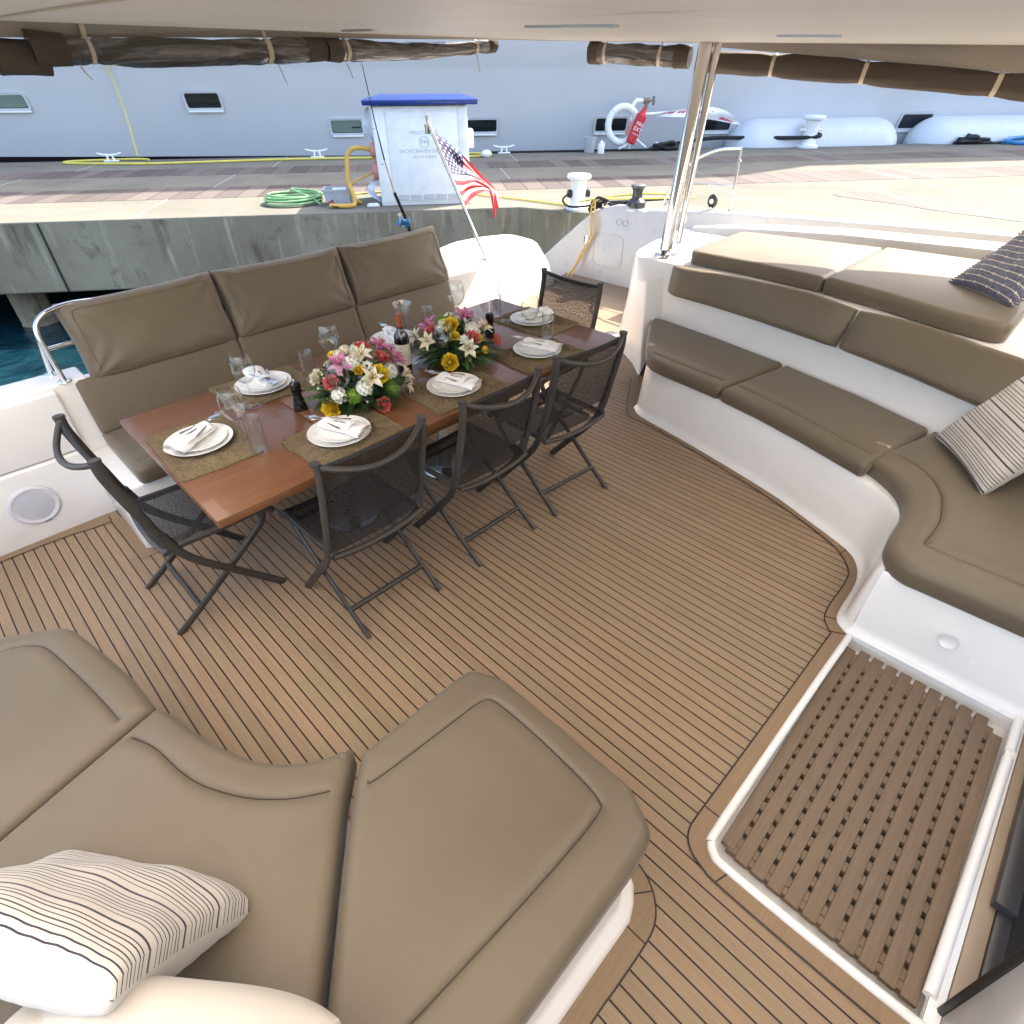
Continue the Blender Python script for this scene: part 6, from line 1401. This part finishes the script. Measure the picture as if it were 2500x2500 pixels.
# stern cleat with black line
def cleat(e, mat='white_paint', s=1.0):
    mb = MB(); mb.tube(spline([(-0.26 * s, 0, 0.165 * s), (-0.14 * s, 0, 0.135 * s), (0, 0, 0.128 * s), (0.14 * s, 0, 0.135 * s), (0.26 * s, 0, 0.165 * s)], 4), [0.014 * s] + [0.02 * s] * 15 + [0.014 * s], 10); mb.build('horn', mat, e, sm=60)
    mb = MB(); mb.tube([(-0.07 * s, 0, 0.02), (-0.05 * s, 0, 0.13 * s)], 0.022 * s, 10); mb.tube([(0.07 * s, 0, 0.02), (0.05 * s, 0, 0.13 * s)], 0.022 * s, 10); mb.box(-0.15 * s, 0.15 * s, -0.05 * s, 0.05 * s, 0, 0.028 * s); mb.build('base', mat, e, bevel=0.006)
e = empty('cleat', (5.86, 4.33, 0.745), rz=R(75), label='steel cleat on the starboard quarter wrapped in black line', cat='cleat'); cleat(e, 'steel', 0.45)
def rope(name, pts, r, mat, label, cat='rope', group=None, n=8, T=None, k=6):
    mb = MB(); mb.tube(spline(pts, k), r, n); o = mb.build(name, mat, sm=60, mw=T); tag(o, label, cat, group); return o
rope('mooring_line', [(5.86, 3.95, 0.86), (5.84, 4.15, 0.80), (5.86, 4.32, 0.84), (5.80, 4.42, 0.80), (5.90, 4.36, 0.77), (5.86, 4.24, 0.83), (5.80, 4.33, 0.86), (5.90, 4.45, 0.80), (5.86, 4.5, 0.72), (5.80, 4.40, 0.78), (5.88, 4.30, 0.80), (5.84, 4.48, 0.70)], 0.017, 'rope_black', 'black mooring line bunched round the cleat on the quarter')
rope('yellow_hose', [(5.85, 4.28, 0.86), (5.76, 4.34, 0.82), (5.71, 4.28, 0.66), (5.71, 4.28, 0.52), (5.70, 4.40, 0.30), (5.66, 4.50, 0.12), (5.60, 4.56, 0.02)], 0.010, 'rope_orange', 'yellow hose hanging down the inside of the quarter wall')
rope('yellow_hose', [(5.87, 4.35, 0.86), (5.76, 4.38, 0.80), (5.71, 4.35, 0.62), (5.71, 4.34, 0.48), (5.69, 4.47, 0.22), (5.60, 4.50, 0.03)], 0.009, 'rope_orange', 'second yellow hose beside the first on the inside of the quarter wall')

# ---------------------------------------------------------------- rolled side curtains under the hardtop
def roll(pts, rad, label, straps, seed, mat='roll_vinyl', cuffs=(), strap_w=0.022, sag=0.0, dark=False, group='rolled enclosure curtains'):
    rad0 = rad if isinstance(rad, tuple) else (rad, rad)
    P = [Vector(p) for p in spline(pts, 10)]; N_ = len(P); rs = np.random.RandomState(seed); ph = rs.uniform(0, 6.28, 12)
    e = empty('rolled_curtain', tuple(P[0]), label=label, cat='curtain', group=group); I = Matrix.Translation(-P[0]); n = 26
    def radius(t, a):
        r_ = (rad0[0] + (rad0[1] - rad0[0]) * t) * (1 + 0.06 * math.sin(5 * t * 3 + ph[0]) + 0.03 * math.sin(a * 2 + t * 9 + ph[1]) + 0.035 * math.sin(a * 5 + 6 * math.sin(t * 7 + ph[2])) + 0.02 * math.sin(a * 9 - t * 30 + ph[3]))
        for s_ in straps: r_ *= 1 - 0.16 * math.exp(-((t - s_) / 0.02) ** 2)
        return r_
    def ring(t, k=1.0):
        f = t * (N_ - 1); i = min(N_ - 2, int(f)); p = P[i].lerp(P[i + 1], f - i); d = (P[min(N_ - 1, i + 1)] - P[max(0, i)]).normalized(); x = d.cross(Vector((0, 0, 1))).normalized(); y = x.cross(d)
        p = p + Vector((0, 0, -sag * math.sin(math.pi * t)))
        return [p + (x * math.cos(a) + y * math.sin(a)) * radius(t, a) * k for a in np.linspace(0, 2 * math.pi, n + 1)[:-1]]
    def band(t0, t1, K, k, name, mt, cap=True):
        V = []; 
        for j in range(K + 1): V += ring(t0 + (t1 - t0) * j / K, k)
        F = [(j * n + i, j * n + (i + 1) % n, (j + 1) * n + (i + 1) % n, (j + 1) * n + i) for j in range(K) for i in range(n)]
        if cap: F += [tuple(range(n))[::-1], tuple(K * n + i for i in range(n))]
        return mesh(name, V, F, mt, e, sm=60, mw=I)
    band(0, 1, 130, 1.0, 'roll', mat)
    for a, b in cuffs: band(a, b, 14, 1.045, 'canvas_band', 'canvas_tan')
    for s_ in straps:
        dt = strap_w / 2 / max(0.3, (P[-1] - P[0]).length)
        band(s_ - dt, s_ + dt, 2, 1.09, 'strap', 'strap', cap=True)
        c_ = ring(s_, 1.08); tp = max(c_, key=lambda q: q.z); mb = MB(); mb.box(-0.011, 0.011, -0.002, 0.002, -0.01, 0.07)
        mb.build('strap_tab', 'strap', e, mw=Matrix.Translation(tp - P[0]) @ Matrix.Rotation(0.3, 4, 'Z'), sm=0)
    return e
roll([(-1.4, 3.86, 2.045), (0.1, 3.82, 2.05), (0.86, 3.79, 2.052)], 0.064, 'rolled clear curtain under the roof edge at the far left', (0.2, 0.62), 3, cuffs=((0.86, 1.0),))
roll([(0.80, 3.74, 2.082), (1.4, 3.72, 2.082), (2.22, 3.69, 2.094)], (0.056, 0.054), 'long rolled clear curtain under the roof edge above the dining sofa', (0.20, 0.80), 5, cuffs=((0.0, 0.12), (0.93, 1.0)), sag=0.010)
roll([(2.23, 3.69, 2.094), (2.9, 3.68, 2.108), (3.56, 3.66, 2.135)], (0.052, 0.036), 'rolled clear curtain ending at the open gap in the roof edge', (0.10, 0.86), 9, cuffs=((0.0, 0.07), (0.94, 1.0)), sag=0.012)
roll([(4.33, 3.42, 2.098), (4.43, 3.05, 2.08), (4.53, 2.68, 2.062)], 0.062, 'short rolled clear curtain just left of the steel post', (0.17, 0.72), 12, cuffs=((0.0, 0.1), (0.86, 1.0)))
roll([(4.60, 2.56, 2.038), (4.84, 1.75, 1.985), (5.12, 0.78, 1.905), (5.42, -0.25, 1.82), (5.5, -0.7, 1.79)], 0.066, 'long brown canvas roll slung under the roof side right of the steel post', (0.13, 0.29, 0.47, 0.62, 0.8), 15, mat='canvas_tan')
# loose strap ends
for k, (x, y, z, dz) in enumerate(((0.97, 3.74, 2.02, 0.05), (1.93, 3.70, 2.03, 0.09), (2.36, 3.69, 2.035, 0.07), (3.38, 3.66, 2.085, 0.10))):
    mb = MB(); mb.tube(spline([(x, y, z), (x + 0.01, y - 0.01, z - dz * 0.5), (x + 0.03, y, z - dz)], 4), 0.0045, 6, flat=0.5); o = mb.build('strap_end', 'strap'); tag(o, 'loose cream strap end hanging below the rolled curtains, number of ends in a row', 'strap', 'loose strap ends')
    o['label'] = ('short loose strap end hanging at the left end of the curtains', 'loose strap end hanging above the second hull window', 'thin loose strap end hanging near the fishing rod tip', 'loose strap end hanging at the gap between curtain rolls')[k]

# ================================================================ things on the quay
QZ = 0.404
def q(u, v, z=0.4): return tuple(DOCK @ Vector((u, v, z)))
QR = math.atan2(-0.614, 0.789)
def qe(name, u, v, z, label, cat, group=None, rz=0.0): return empty(name, q(u, v, z), rz=QR + rz, label=label, cat=cat, group=group)
box = qe('power_cabinet', 0.0, 9.643, 0.4, 'tall white dock power cabinet with a blue lid and welcome lettering', 'cabinet')
mb = MB(); mb.box(-0.67, 0.66, 0.0, 0.92, 0.0, 1.215); mb.build('body', 'wash_box', box, bevel=0.012)
mb = MB(); mb.box(-0.655, -0.49, -0.012, 0.002, 0.05, 1.20); mb.box(0.53, 0.645, -0.012, 0.002, 0.05, 1.20); mb.box(-0.47, 0.51, -0.014, 0.002, 0.05, 1.15); mb.build('front_panel', 'wash_box', box, bevel=0.004)
mb = MB(); V = [(-0.76, -0.10, 1.225), (0.80, -0.10, 1.225), (0.80, 1.02, 1.225), (-0.76, 1.02, 1.225), (-0.77, -0.11, 1.285), (0.81, -0.11, 1.285), (0.81, 1.03, 1.285), (-0.77, 1.03, 1.285), (-0.55, 0.15, 1.33), (0.6, 0.15, 1.33), (0.6, 0.8, 1.33), (-0.55, 0.8, 1.33)]
mb.add(V, [(0, 1, 2, 3), (0, 1, 5, 4), (1, 2, 6, 5), (2, 3, 7, 6), (3, 0, 4, 7), (4, 5, 9, 8), (5, 6, 10, 9), (6, 7, 11, 10), (7, 4, 8, 11), (8, 9, 10, 11)]); mb.build('lid', 'blue_lid', box, bevel=0.01)
mb = MB()
for g in range(5):
    for s_ in range(5): x0 = -0.42 + g * 0.185; mb.box(x0, x0 + 0.165, -0.0175, -0.013, 0.065 + s_ * 0.016, 0.073 + s_ * 0.016)
mb.build('louvre', 'print_grey', box, sm=0)
def qtext(t, size, x, z, mat='print_grey', nm='lettering', par=box, y=-0.0145):
    return text_part(t, size, mat, par, Matrix.Translation((x, y, z)) @ Matrix.Rotation(R(90), 4, 'X'), nm, ext=0.001)
qtext('WELCOME TO', 0.062, 0.03, 0.905); qtext('YACHT HAVEN GRANDE', 0.066, 0.03, 0.685); qtext('AN IGY MARINA', 0.045, 0.03, 0.615)
qtext('YH', 0.085, 0.03, 0.795)
mb = MB(); T = Matrix.Translation((0.03, -0.0145, 0.795)) @ Matrix.Rotation(R(90), 4, 'X'); mb.tube([T @ Vector((0.067 * math.cos(a), 0.067 * math.sin(a), 0)) for a in np.linspace(0, 2 * math.pi, 41)[:-1]], 0.004, 5, closed=True); mb.tube([T @ Vector((-0.06, 0, 0)), T @ Vector((0.06, 0, 0))], 0.003, 5); mb.build('emblem', 'print_grey', box)
for z0, z1 in ((0.60, 0.80), (0.32, 0.56)):
    mb = MB(); zc = (z0 + z1) / 2; h = (z1 - z0) / 2; T = Matrix.Translation((-0.70, 0.12, zc)) @ Matrix.Rotation(R(90), 4, 'Y'); mb.lathe([(0.001, -0.04), (h * 0.9, -0.04), (h, -0.02), (h, 0.02), (h * 0.8, 0.04), (0.001, 0.05)], 24, T=T); mb.build('power_socket', 'plug_red', box)
    mb = MB(); mb.box(-0.72, -0.66, 0.05, 0.19, zc - 0.015, zc + 0.015); mb.build('socket_clip', 'steel_satin', box, bevel=0.004)
mb = MB(); mb.box(0.665, 0.745, 0.1, 0.3, 0.70, 0.93); mb.build('side_outlet', 'stopper_white', box, bevel=0.02)
# crumpled plastic film taped to its side
for nm, (z0, z1), out, lab in (('plastic_sheet', (1.20, 0.80), 0.13, 'crumpled plastic sheet flapping at the upper left side of the power cabinet'), ('plastic_sheet', (0.36, 0.04), 0.20, 'crumpled plastic sheet at the lower left side of the power cabinet')):
    V = []; K = 12
    for j in range(K + 1):
        for i in range(7):
            t = j / K; u = i / 6; V.append((-0.675 - out * math.sin(math.pi * min(1, t * 0.9 + 0.1)) * (0.3 + 0.7 * u) + 0.012 * math.sin(9 * t + 5 * u), 0.02 + 0.25 * u * (1 - u) + 0.03 * math.sin(7 * t + 3 * u), z0 + (z1 - z0) * t))
    o = mesh(nm, V, [(j * 7 + i, j * 7 + i + 1, (j + 1) * 7 + i + 1, (j + 1) * 7 + i) for j in range(K) for i in range(6)], 'plastic_film', sm=0); o.matrix_world = Matrix.Translation(q(0, 9.643, 0.4)) @ Matrix.Rotation(QR, 4, 'Z'); tag(o, lab, 'plastic sheet', 'plastic sheets on the cabinet')
rope('power_cable', [(-0.73, 9.76, 1.10), (-0.86, 9.74, 1.13), (-1.0, 9.72, 1.12), (-1.08, 9.70, 1.04), (-1.10, 9.68, 0.90), (-1.12, 9.66, 0.72), (-1.07, 9.62, 0.58), (-1.06, 9.58, 0.46), (-1.12, 9.54, 0.435), (-1.30, 9.54, 0.435), (-1.42, 9.56, 0.44)], 0.030, 'rope_orange', 'thick yellow orange power cable plugged into the side of the cabinet', 'cable', T=DOCK, n=12)
rope('power_cable', [(-0.73, 9.78, 0.85), (-0.80, 9.80, 0.80), (-1.06, 9.74, 0.70), (-1.13, 9.72, 0.60), (-1.05, 9.70, 0.50), (-0.98, 9.75, 0.43), (-1.08, 9.9, 0.42)], 0.014, 'rope_orange', 'thinner yellow cable looping down beside the thick power cable', 'cable', T=DOCK)
bn = qe('storage_bin', -1.31, 9.84, 0.402, 'pale grey open plastic bin beside the power cabinet', 'bin')
mb = MB(); V = []; 
for z, s_, in ((0.0, 0.86), (0.20, 1.0), (0.20, 1.07), (0.225, 1.07), (0.225, 0.95), (0.03, 0.82)):
    V += [(x * s_, y * s_, z) for x, y in rounded([(-0.20, -0.15), (0.20, -0.15), (0.20, 0.15), (-0.20, 0.15)], 0.03, 3)]
n = 16; mb.add(V, [(j * n + i, j * n + (i + 1) % n, (j + 1) * n + (i + 1) % n, (j + 1) * n + i) for j in range(5) for i in range(n)] + [tuple(range(n))[::-1], tuple(5 * n + i for i in range(n))]); mb.build('tub', 'bin_grey', bn)
mb = MB(); mb.box(-0.08, 0.12, -0.04, 0.10, 0.19, 0.215); mb.build('contents', 'white_paint', bn, bevel=0.01)
mb = MB(); 
for k in range(5): mb.tube(spline([(-1.46 + 0.02 * k, 9.60, 0.46 + 0.012 * k), (-1.36, 9.52 + 0.01 * k, 0.43 + 0.006 * k), (-1.22, 9.53, 0.425 + 0.004 * k)], 5), 0.011, 6, mi=k % 2)
o = mb.build('cable_ends', ['rope_black', 'red_cover'], mw=DOCK); tag(o, 'dark and red stripped cable ends lying in front of the grey bin', 'cable')
# coiled green hose
pts = []; rs = random.Random(4)
for k in range(95):
    a = k * 0.42; r_ = 1 + 0.10 * math.sin(a * 0.31) + 0.04 * math.sin(a * 1.7); pts.append((-2.02 + 0.40 * r_ * math.cos(a), 10.12 + 0.36 * r_ * math.sin(a), 0.425 + 0.0011 * k + 0.012 * math.sin(a * 1.3)))
pts += [(-1.75, 9.95, 0.50), (-1.62, 9.82, 0.44), (-1.58, 9.8, 0.425)]
rope('garden_hose', pts, 0.016, 'rope_green', 'coiled pale green hose lying on the sunlit quay', 'hose', T=DOCK, k=3)
rope('yellow_hose', [(-6.2, 16.0, 0.425), (-6.5, 16.12, 0.43), (-7.2, 16.1, 0.425), (-7.85, 15.95, 0.425), (-7.75, 15.62, 0.425), (-6.6, 15.36, 0.425), (-5.6, 15.26, 0.425), (-3.1, 15.5, 0.425), (-1.2, 15.45, 0.425), (0.3, 15.35, 0.425), (1.25, 15.35, 0.425), (1.6, 15.6, 0.425), (1.3, 15.9, 0.425), (0.6, 15.95, 0.425), (-0.4, 15.9, 0.425)], 0.024, 'rope_yellow', 'long yellow hose lying along the far edge of the quay', 'hose', T=DOCK)
rope('mooring_line', [(-6.47, 16.15, 0.48), (-6.55, 16.5, 1.4), (-6.66, 16.6, 2.25), (-6.85, 16.4, 3.6)], 0.017, 'rope_yellow', 'yellow line running up from the quay to the motor yacht', 'rope', T=DOCK)
rope('yellow_hose', [(-1.25, 10.6, 0.42), (-0.95, 10.75, 0.42), (-0.5, 10.80, 0.42), (0.4, 10.82, 0.42), (0.9, 10.2, 0.42), (1.2, 9.96, 0.42), (1.7, 9.5, 0.42), (2.05, 9.12, 0.43), (2.1, 8.95, 0.52)], 0.013, 'rope_yellow', 'yellow hose running from behind the power cabinet to the near bollard', 'hose', T=DOCK)
rope('yellow_hose', [(2.15, 8.80, 0.52), (2.4, 8.45, 0.62), (2.8, 7.9, 0.74), (3.15, 7.2, 0.80), (3.4, 6.95, 0.82)][:4] + [(du(5.86, 4.36)[0], du(5.86, 4.36)[1], 0.84)], 0.011, 'rope_yellow', 'yellow hose stretched from the near bollard to our boat', 'hose', T=DOCK)
rope('mooring_line', [(2.05, 8.95, 0.62), (1.9, 8.80, 0.55), (2.0, 8.55, 0.50), (2.5, 8.1, 0.62), (3.0, 7.4, 0.76), (du(5.86, 4.40)[0], du(5.86, 4.40)[1], 0.80)], 0.014, 'rope_black', 'black mooring line from the near bollard to the quarter cleat', 'rope', T=DOCK)
def bollard(u, v, s, label, rings=False):
    e = qe('bollard', u, v, 0.4, label, 'bollard', 'white dock bollards')
    mb = MB(); mb.lathe([(0.001, 0.0), (0.17 * s, 0.0), (0.17 * s, 0.03 * s), (0.12 * s, 0.05 * s), (0.11 * s, 0.10 * s), (0.11 * s, 0.34 * s), (0.12 * s, 0.37 * s)], 28); mb.build('stem', 'white_paint', e)
    mb = MB(); mb.lathe([(0.12 * s, 0.37 * s), (0.165 * s, 0.385 * s), (0.172 * s, 0.41 * s), (0.16 * s, 0.435 * s), (0.001, 0.445 * s)], 28); mb.build('cap', 'white_paint', e)
    if rings:
        for x in (-1, 1):
            mb = MB(); T = Matrix.Translation((0.13 * s * x, -0.02, 0.20 * s)) @ Matrix.Rotation(R(90), 4, 'Y'); mb.lathe([(0.02, -0.03), (0.05, -0.03), (0.056, 0.0), (0.05, 0.03), (0.02, 0.03)], 18, T=T); mb.build('roller', 'black_plastic', e)
    else:
        mb = MB(); mb.tube([(-0.19 * s, 0, 0.24 * s), (0.19 * s, 0, 0.24 * s)], 0.022 * s, 10); mb.build('cross_pin', 'white_paint', e)
bollard(2.16, 8.98, 1.0, 'white mushroom bollard at the near corner of the quay with black rollers', True)
bollard(9.75, 15.95, 1.55, 'white bollard at the far edge of the quay in front of the long fender')
for u, v, lab, mt in ((-2.45, 15.95, 'white cleat on the far quay edge left of the power cabinet', 'white_paint'), (1.95, 16.0, 'white cleat on the far quay edge right of the power cabinet', 'white_paint'), (-7.0, 16.0, 'white cleat on the far quay edge with the yellow hose round it', 'white_paint'),
                      (5.98, 16.0, 'cleat heaped with black mooring line beside the life ring', 'white_paint'), (14.25, 15.95, 'cleat buried in black mooring line under the slanted yacht window', 'white_paint')):
    e = qe('dock_cleat', u, v, 0.402, lab, 'cleat', 'white dock cleats along the far quay edge'); cleat(e, mt, 1.0)
for u, v, lab, s_ in ((5.95, 15.9, 'heap of black mooring line on the cleat beside the life ring', 1.0), (14.3, 15.85, 'flat heap of black mooring line near the right end of the quay', 1.35)):
    rs = random.Random(int(u)); pts = [(u + s_ * rs.uniform(-0.45, 0.45) * (1 - k / 40), v + rs.uniform(-0.12, 0.12), 0.43 + s_ * 0.19 * k / 24 * (0.4 + 0.6 * rs.random())) for k in range(24)]
    rope('mooring_line', pts + [(u + 0.3 * s_, v, 0.43), (u + 0.75 * s_, v, 0.425)], 0.035, 'rope_black', lab, 'rope', T=DOCK, k=4)
rope('mooring_line', [(9.75, 15.95, 0.72), (9.95, 15.8, 0.66), (9.6, 15.85, 0.62), (8.5, 16.2, 0.60), (7.4, 16.4, 0.60), (6.6, 16.5, 0.50), (6.0, 16.6, 0.42)], 0.045, 'rope_black', 'thick black mooring line stretched from the far bollard to the yacht', 'rope', T=DOCK)
rope('black_pipe', [(1.65, 16.05, 0.425), (3.0, 16.0, 0.425), (4.6, 15.97, 0.425), (6.1, 15.92, 0.425)], 0.022, 'rope_black', 'thin black pipe lying along the far quay edge below the life ring', 'pipe', T=DOCK)
rope('blue_hose', [(15.1, 15.7, 0.44), (15.5, 15.95, 0.5), (16.3, 15.9, 0.52), (16.8, 15.6, 0.46), (16.2, 15.35, 0.44), (15.4, 15.45, 0.44), (15.1, 15.7, 0.47)], 0.05, 'reel_blue', 'blue hose loop on the quay at the right edge', 'hose', T=DOCK)
bk = qe('bucket', 4.02, 15.85, 0.402, 'grey bucket standing left of the life ring', 'bucket')
mb = MB(); mb.lathe([(0.001, 0.0), (0.12, 0.0), (0.155, 0.30), (0.165, 0.305), (0.165, 0.32), (0.145, 0.32), (0.112, 0.02), (0.001, 0.02)], 24); mb.build('pail', 'bin_grey', bk)
mb = MB(); mb.tube([(0.16 * math.cos(a), -0.16 * math.sin(a) * 0.5, 0.30 - 0.06 * math.sin(a)) for a in np.linspace(0, math.pi, 12)], 0.005, 6); mb.build('handle', 'steel_satin', bk)
jg = qe('plastic_jug', 4.22, 15.5, 0.402, 'small white plastic jug in front of the grey bucket', 'jug')
mb = MB(); mb.box(-0.07, 0.07, -0.05, 0.05, 0.0, 0.2); mb.lathe([(0.05, 0.2), (0.03, 0.24), (0.022, 0.27), (0.001, 0.27)], 14); mb.build('body', 'stopper_white', jg, bevel=0.012)
mb = MB(); mb.tube(spline([(0.03, 0, 0.23), (0.075, 0, 0.23), (0.075, 0, 0.14), (0.06, 0, 0.12)], 5), 0.01, 8); mb.build('handle', 'stopper_white', jg)
bg = MB(); bg.sphere((0, 0, 0.06), 0.12, 14, 9, sc=(1.2, 0.8, 0.7)); o = bg.build('plastic_bag', 'plastic_film', sm=0); o.location = q(1.45, 15.3, 0.41); tag(o, 'crumpled clear plastic bag on the quay right of the cabinet', 'bag')
tb = MB(); tb.box(-0.09, 0.09, -0.03, 0.03, 0.0, 0.03); tb.box(-0.07, 0.07, -0.02, 0.02, 0.03, 0.045); o = tb.build('cable_protector', 'white_paint', bevel=0.006); o.location = q(-0.80, 9.62, 0.402); o.rotation_euler = (0, 0, QR); tag(o, 'small white plate lying at the left foot of the power cabinet', 'plate')
# standpipe with valve
sp = qe('standpipe', 5.07, 16.05, 0.402, 'white standpipe with a brown valve wheel on the quay edge', 'standpipe')
mb = MB(); mb.tube(spline([(0, 0, 0), (0, 0, 0.6), (0, 0, 0.85), (0.03, 0, 0.96), (0.12, 0, 1.0), (0.24, 0, 1.0)], 6), 0.045, 16); mb.tube([(0.07, 0, 0.98), (0.07, 0, 1.06)], 0.035, 12); mb.build('pipe', 'white_paint', sp, sm=60)
mb = MB(); mb.tube([(0.24, 0, 1.0), (0.40, 0, 1.0)], 0.055, 14); mb.tube([(0.33, 0, 1.0), (0.33, 0, 0.85)], 0.045, 14); mb.tube([(0.33, 0, 0.85), (0.33, 0, 0.81)], 0.02, 10); mb.build('valve', 'brass', sp)
mb = MB(); mb.tube([(0.40, 0, 1.0), (0.50, 0, 1.0)], 0.014, 8); mb.tube([(0.50, 0.085 * math.cos(a), 1.0 + 0.085 * math.sin(a)) for a in np.linspace(0, 2 * math.pi, 21)[:-1]], 0.012, 8, closed=True)
for a in (0, math.pi / 2): mb.tube([(0.5, 0.08 * math.cos(a), 1 + 0.08 * math.sin(a)), (0.5, -0.08 * math.cos(a), 1 - 0.08 * math.sin(a))], 0.008, 6)
mb.build('hand_wheel', 'brass', sp)
lr = qe('life_ring', 4.84, 15.98, 0.94, 'white life ring hanging on the standpipe', 'life ring')
mb = MB(); mb.tube([(0.355 * math.cos(a), 0.0, 0.355 * math.sin(a)) for a in np.linspace(0, 2 * math.pi, 49)[:-1]], 0.078, 14, closed=True); mb.build('ring', 'white_paint', lr, sm=80)
for a in (0.8, 2.35, 3.93, 5.5):
    mb = MB(); c0_ = Vector((0.355 * math.cos(a), 0, 0.355 * math.sin(a))); t_ = Vector((-math.sin(a), 0, math.cos(a))); mb.tube([c0_ - t_ * 0.02, c0_ + t_ * 0.02], 0.0815, 14); mb.build('band', 'plastic_film', lr, sm=60)
xc = qe('extinguisher_cover', 5.16, 15.84, 0.90, 'red fire extinguisher cover with white lettering slung on the standpipe', 'extinguisher')
XT = Matrix.Rotation(R(22), 4, 'Y')
mb = MB(); mb.lathe([(0.001, -0.36), (0.08, -0.36), (0.11, -0.33), (0.115, -0.1), (0.125, 0.16), (0.12, 0.24), (0.06, 0.31), (0.05, 0.40), (0.001, 0.41)], 24, T=XT); mb.build('cover', 'red_cover', xc)
for t, z, s_ in (('FIRE', 0.06, 0.10), ('EXT', -0.05, 0.12), ('INGUISHER', -0.15, 0.036)):
    text_part(t, s_, 'flag_white', xc, XT @ Matrix.Translation((0, -0.126, z)) @ Matrix.Rotation(R(90), 4, 'X'), 'lettering', ext=0.001)
mb = MB(); mb.box(-0.20, -0.10, -0.02, 0.06, -0.22, 0.04, T=XT); mb.build('bracket', 'plug_red', xc, bevel=0.01)
mb = MB(); mb.tube([(-0.05, 0, -0.28), (-0.40, 0, -0.44)], 0.025, 8); mb.tube([(0.0, 0, -0.24), (0.28, 0, -0.42)], 0.025, 8); mb.build('strap', 'plastic_film', xc)
# long white banner blown out from the standpipe
tb_ = spline([(5.26, 1.175, 0), (5.7, 1.19, 0), (6.13, 1.225, 0), (6.6, 1.265, 0), (7.0, 1.27, 0), (7.4, 1.18, 0), (7.66, 1.03, 0), (7.88, 0.90, 0)], 5); bb_ = spline([(5.26, 1.16, 0), (5.6, 1.10, 0), (5.85, 1.09, 0), (6.3, 1.08, 0), (6.68, 1.05, 0), (7.1, 1.01, 0), (7.5, 0.95, 0), (7.88, 0.89, 0)], 5)
bn_ = empty('banner_flag', q(5.26, 15.95, 1.16), rz=QR, label='long white banner with red print blown out beside the life ring', cat='banner')
V = []; K = 8
for a, b_ in zip(tb_, bb_):
    for k in range(K + 1): t = k / K; V.append((a[0] + (b_[0] - a[0]) * t - 5.26, 0.05 * math.sin(a[0] * 4 + t * 3) - 0.04 * t, a[1] + (b_[1] - a[1]) * t - 1.16))
n = len(tb_); mesh('cloth', V, [(j * (K + 1) + k, j * (K + 1) + k + 1, (j + 1) * (K + 1) + k + 1, (j + 1) * (K + 1) + k) for j in range(n - 1) for k in range(K)], 'banner', bn_, sm=80)
mb = MB()
for j in list(range(7, 22, 1)) + list(range(26, 31)):
    k0, k1 = (2, 5) if j < 22 else (4, 7)
    if j % 3 == 2 and j < 22: continue
    P = [Vector(V[j * (K + 1) + k0]), Vector(V[(j + 1) * (K + 1) + k0]), Vector(V[(j + 1) * (K + 1) + k1]), Vector(V[j * (K + 1) + k1])]
    c0_ = sum(P, Vector()) / 4; P = [c0_ + (p - c0_) * 0.75 + Vector((0, -0.006, 0)) for p in P]; mb.add(P, [(0, 1, 2, 3)])
mb.build('print', 'red_print', bn_, sm=0)
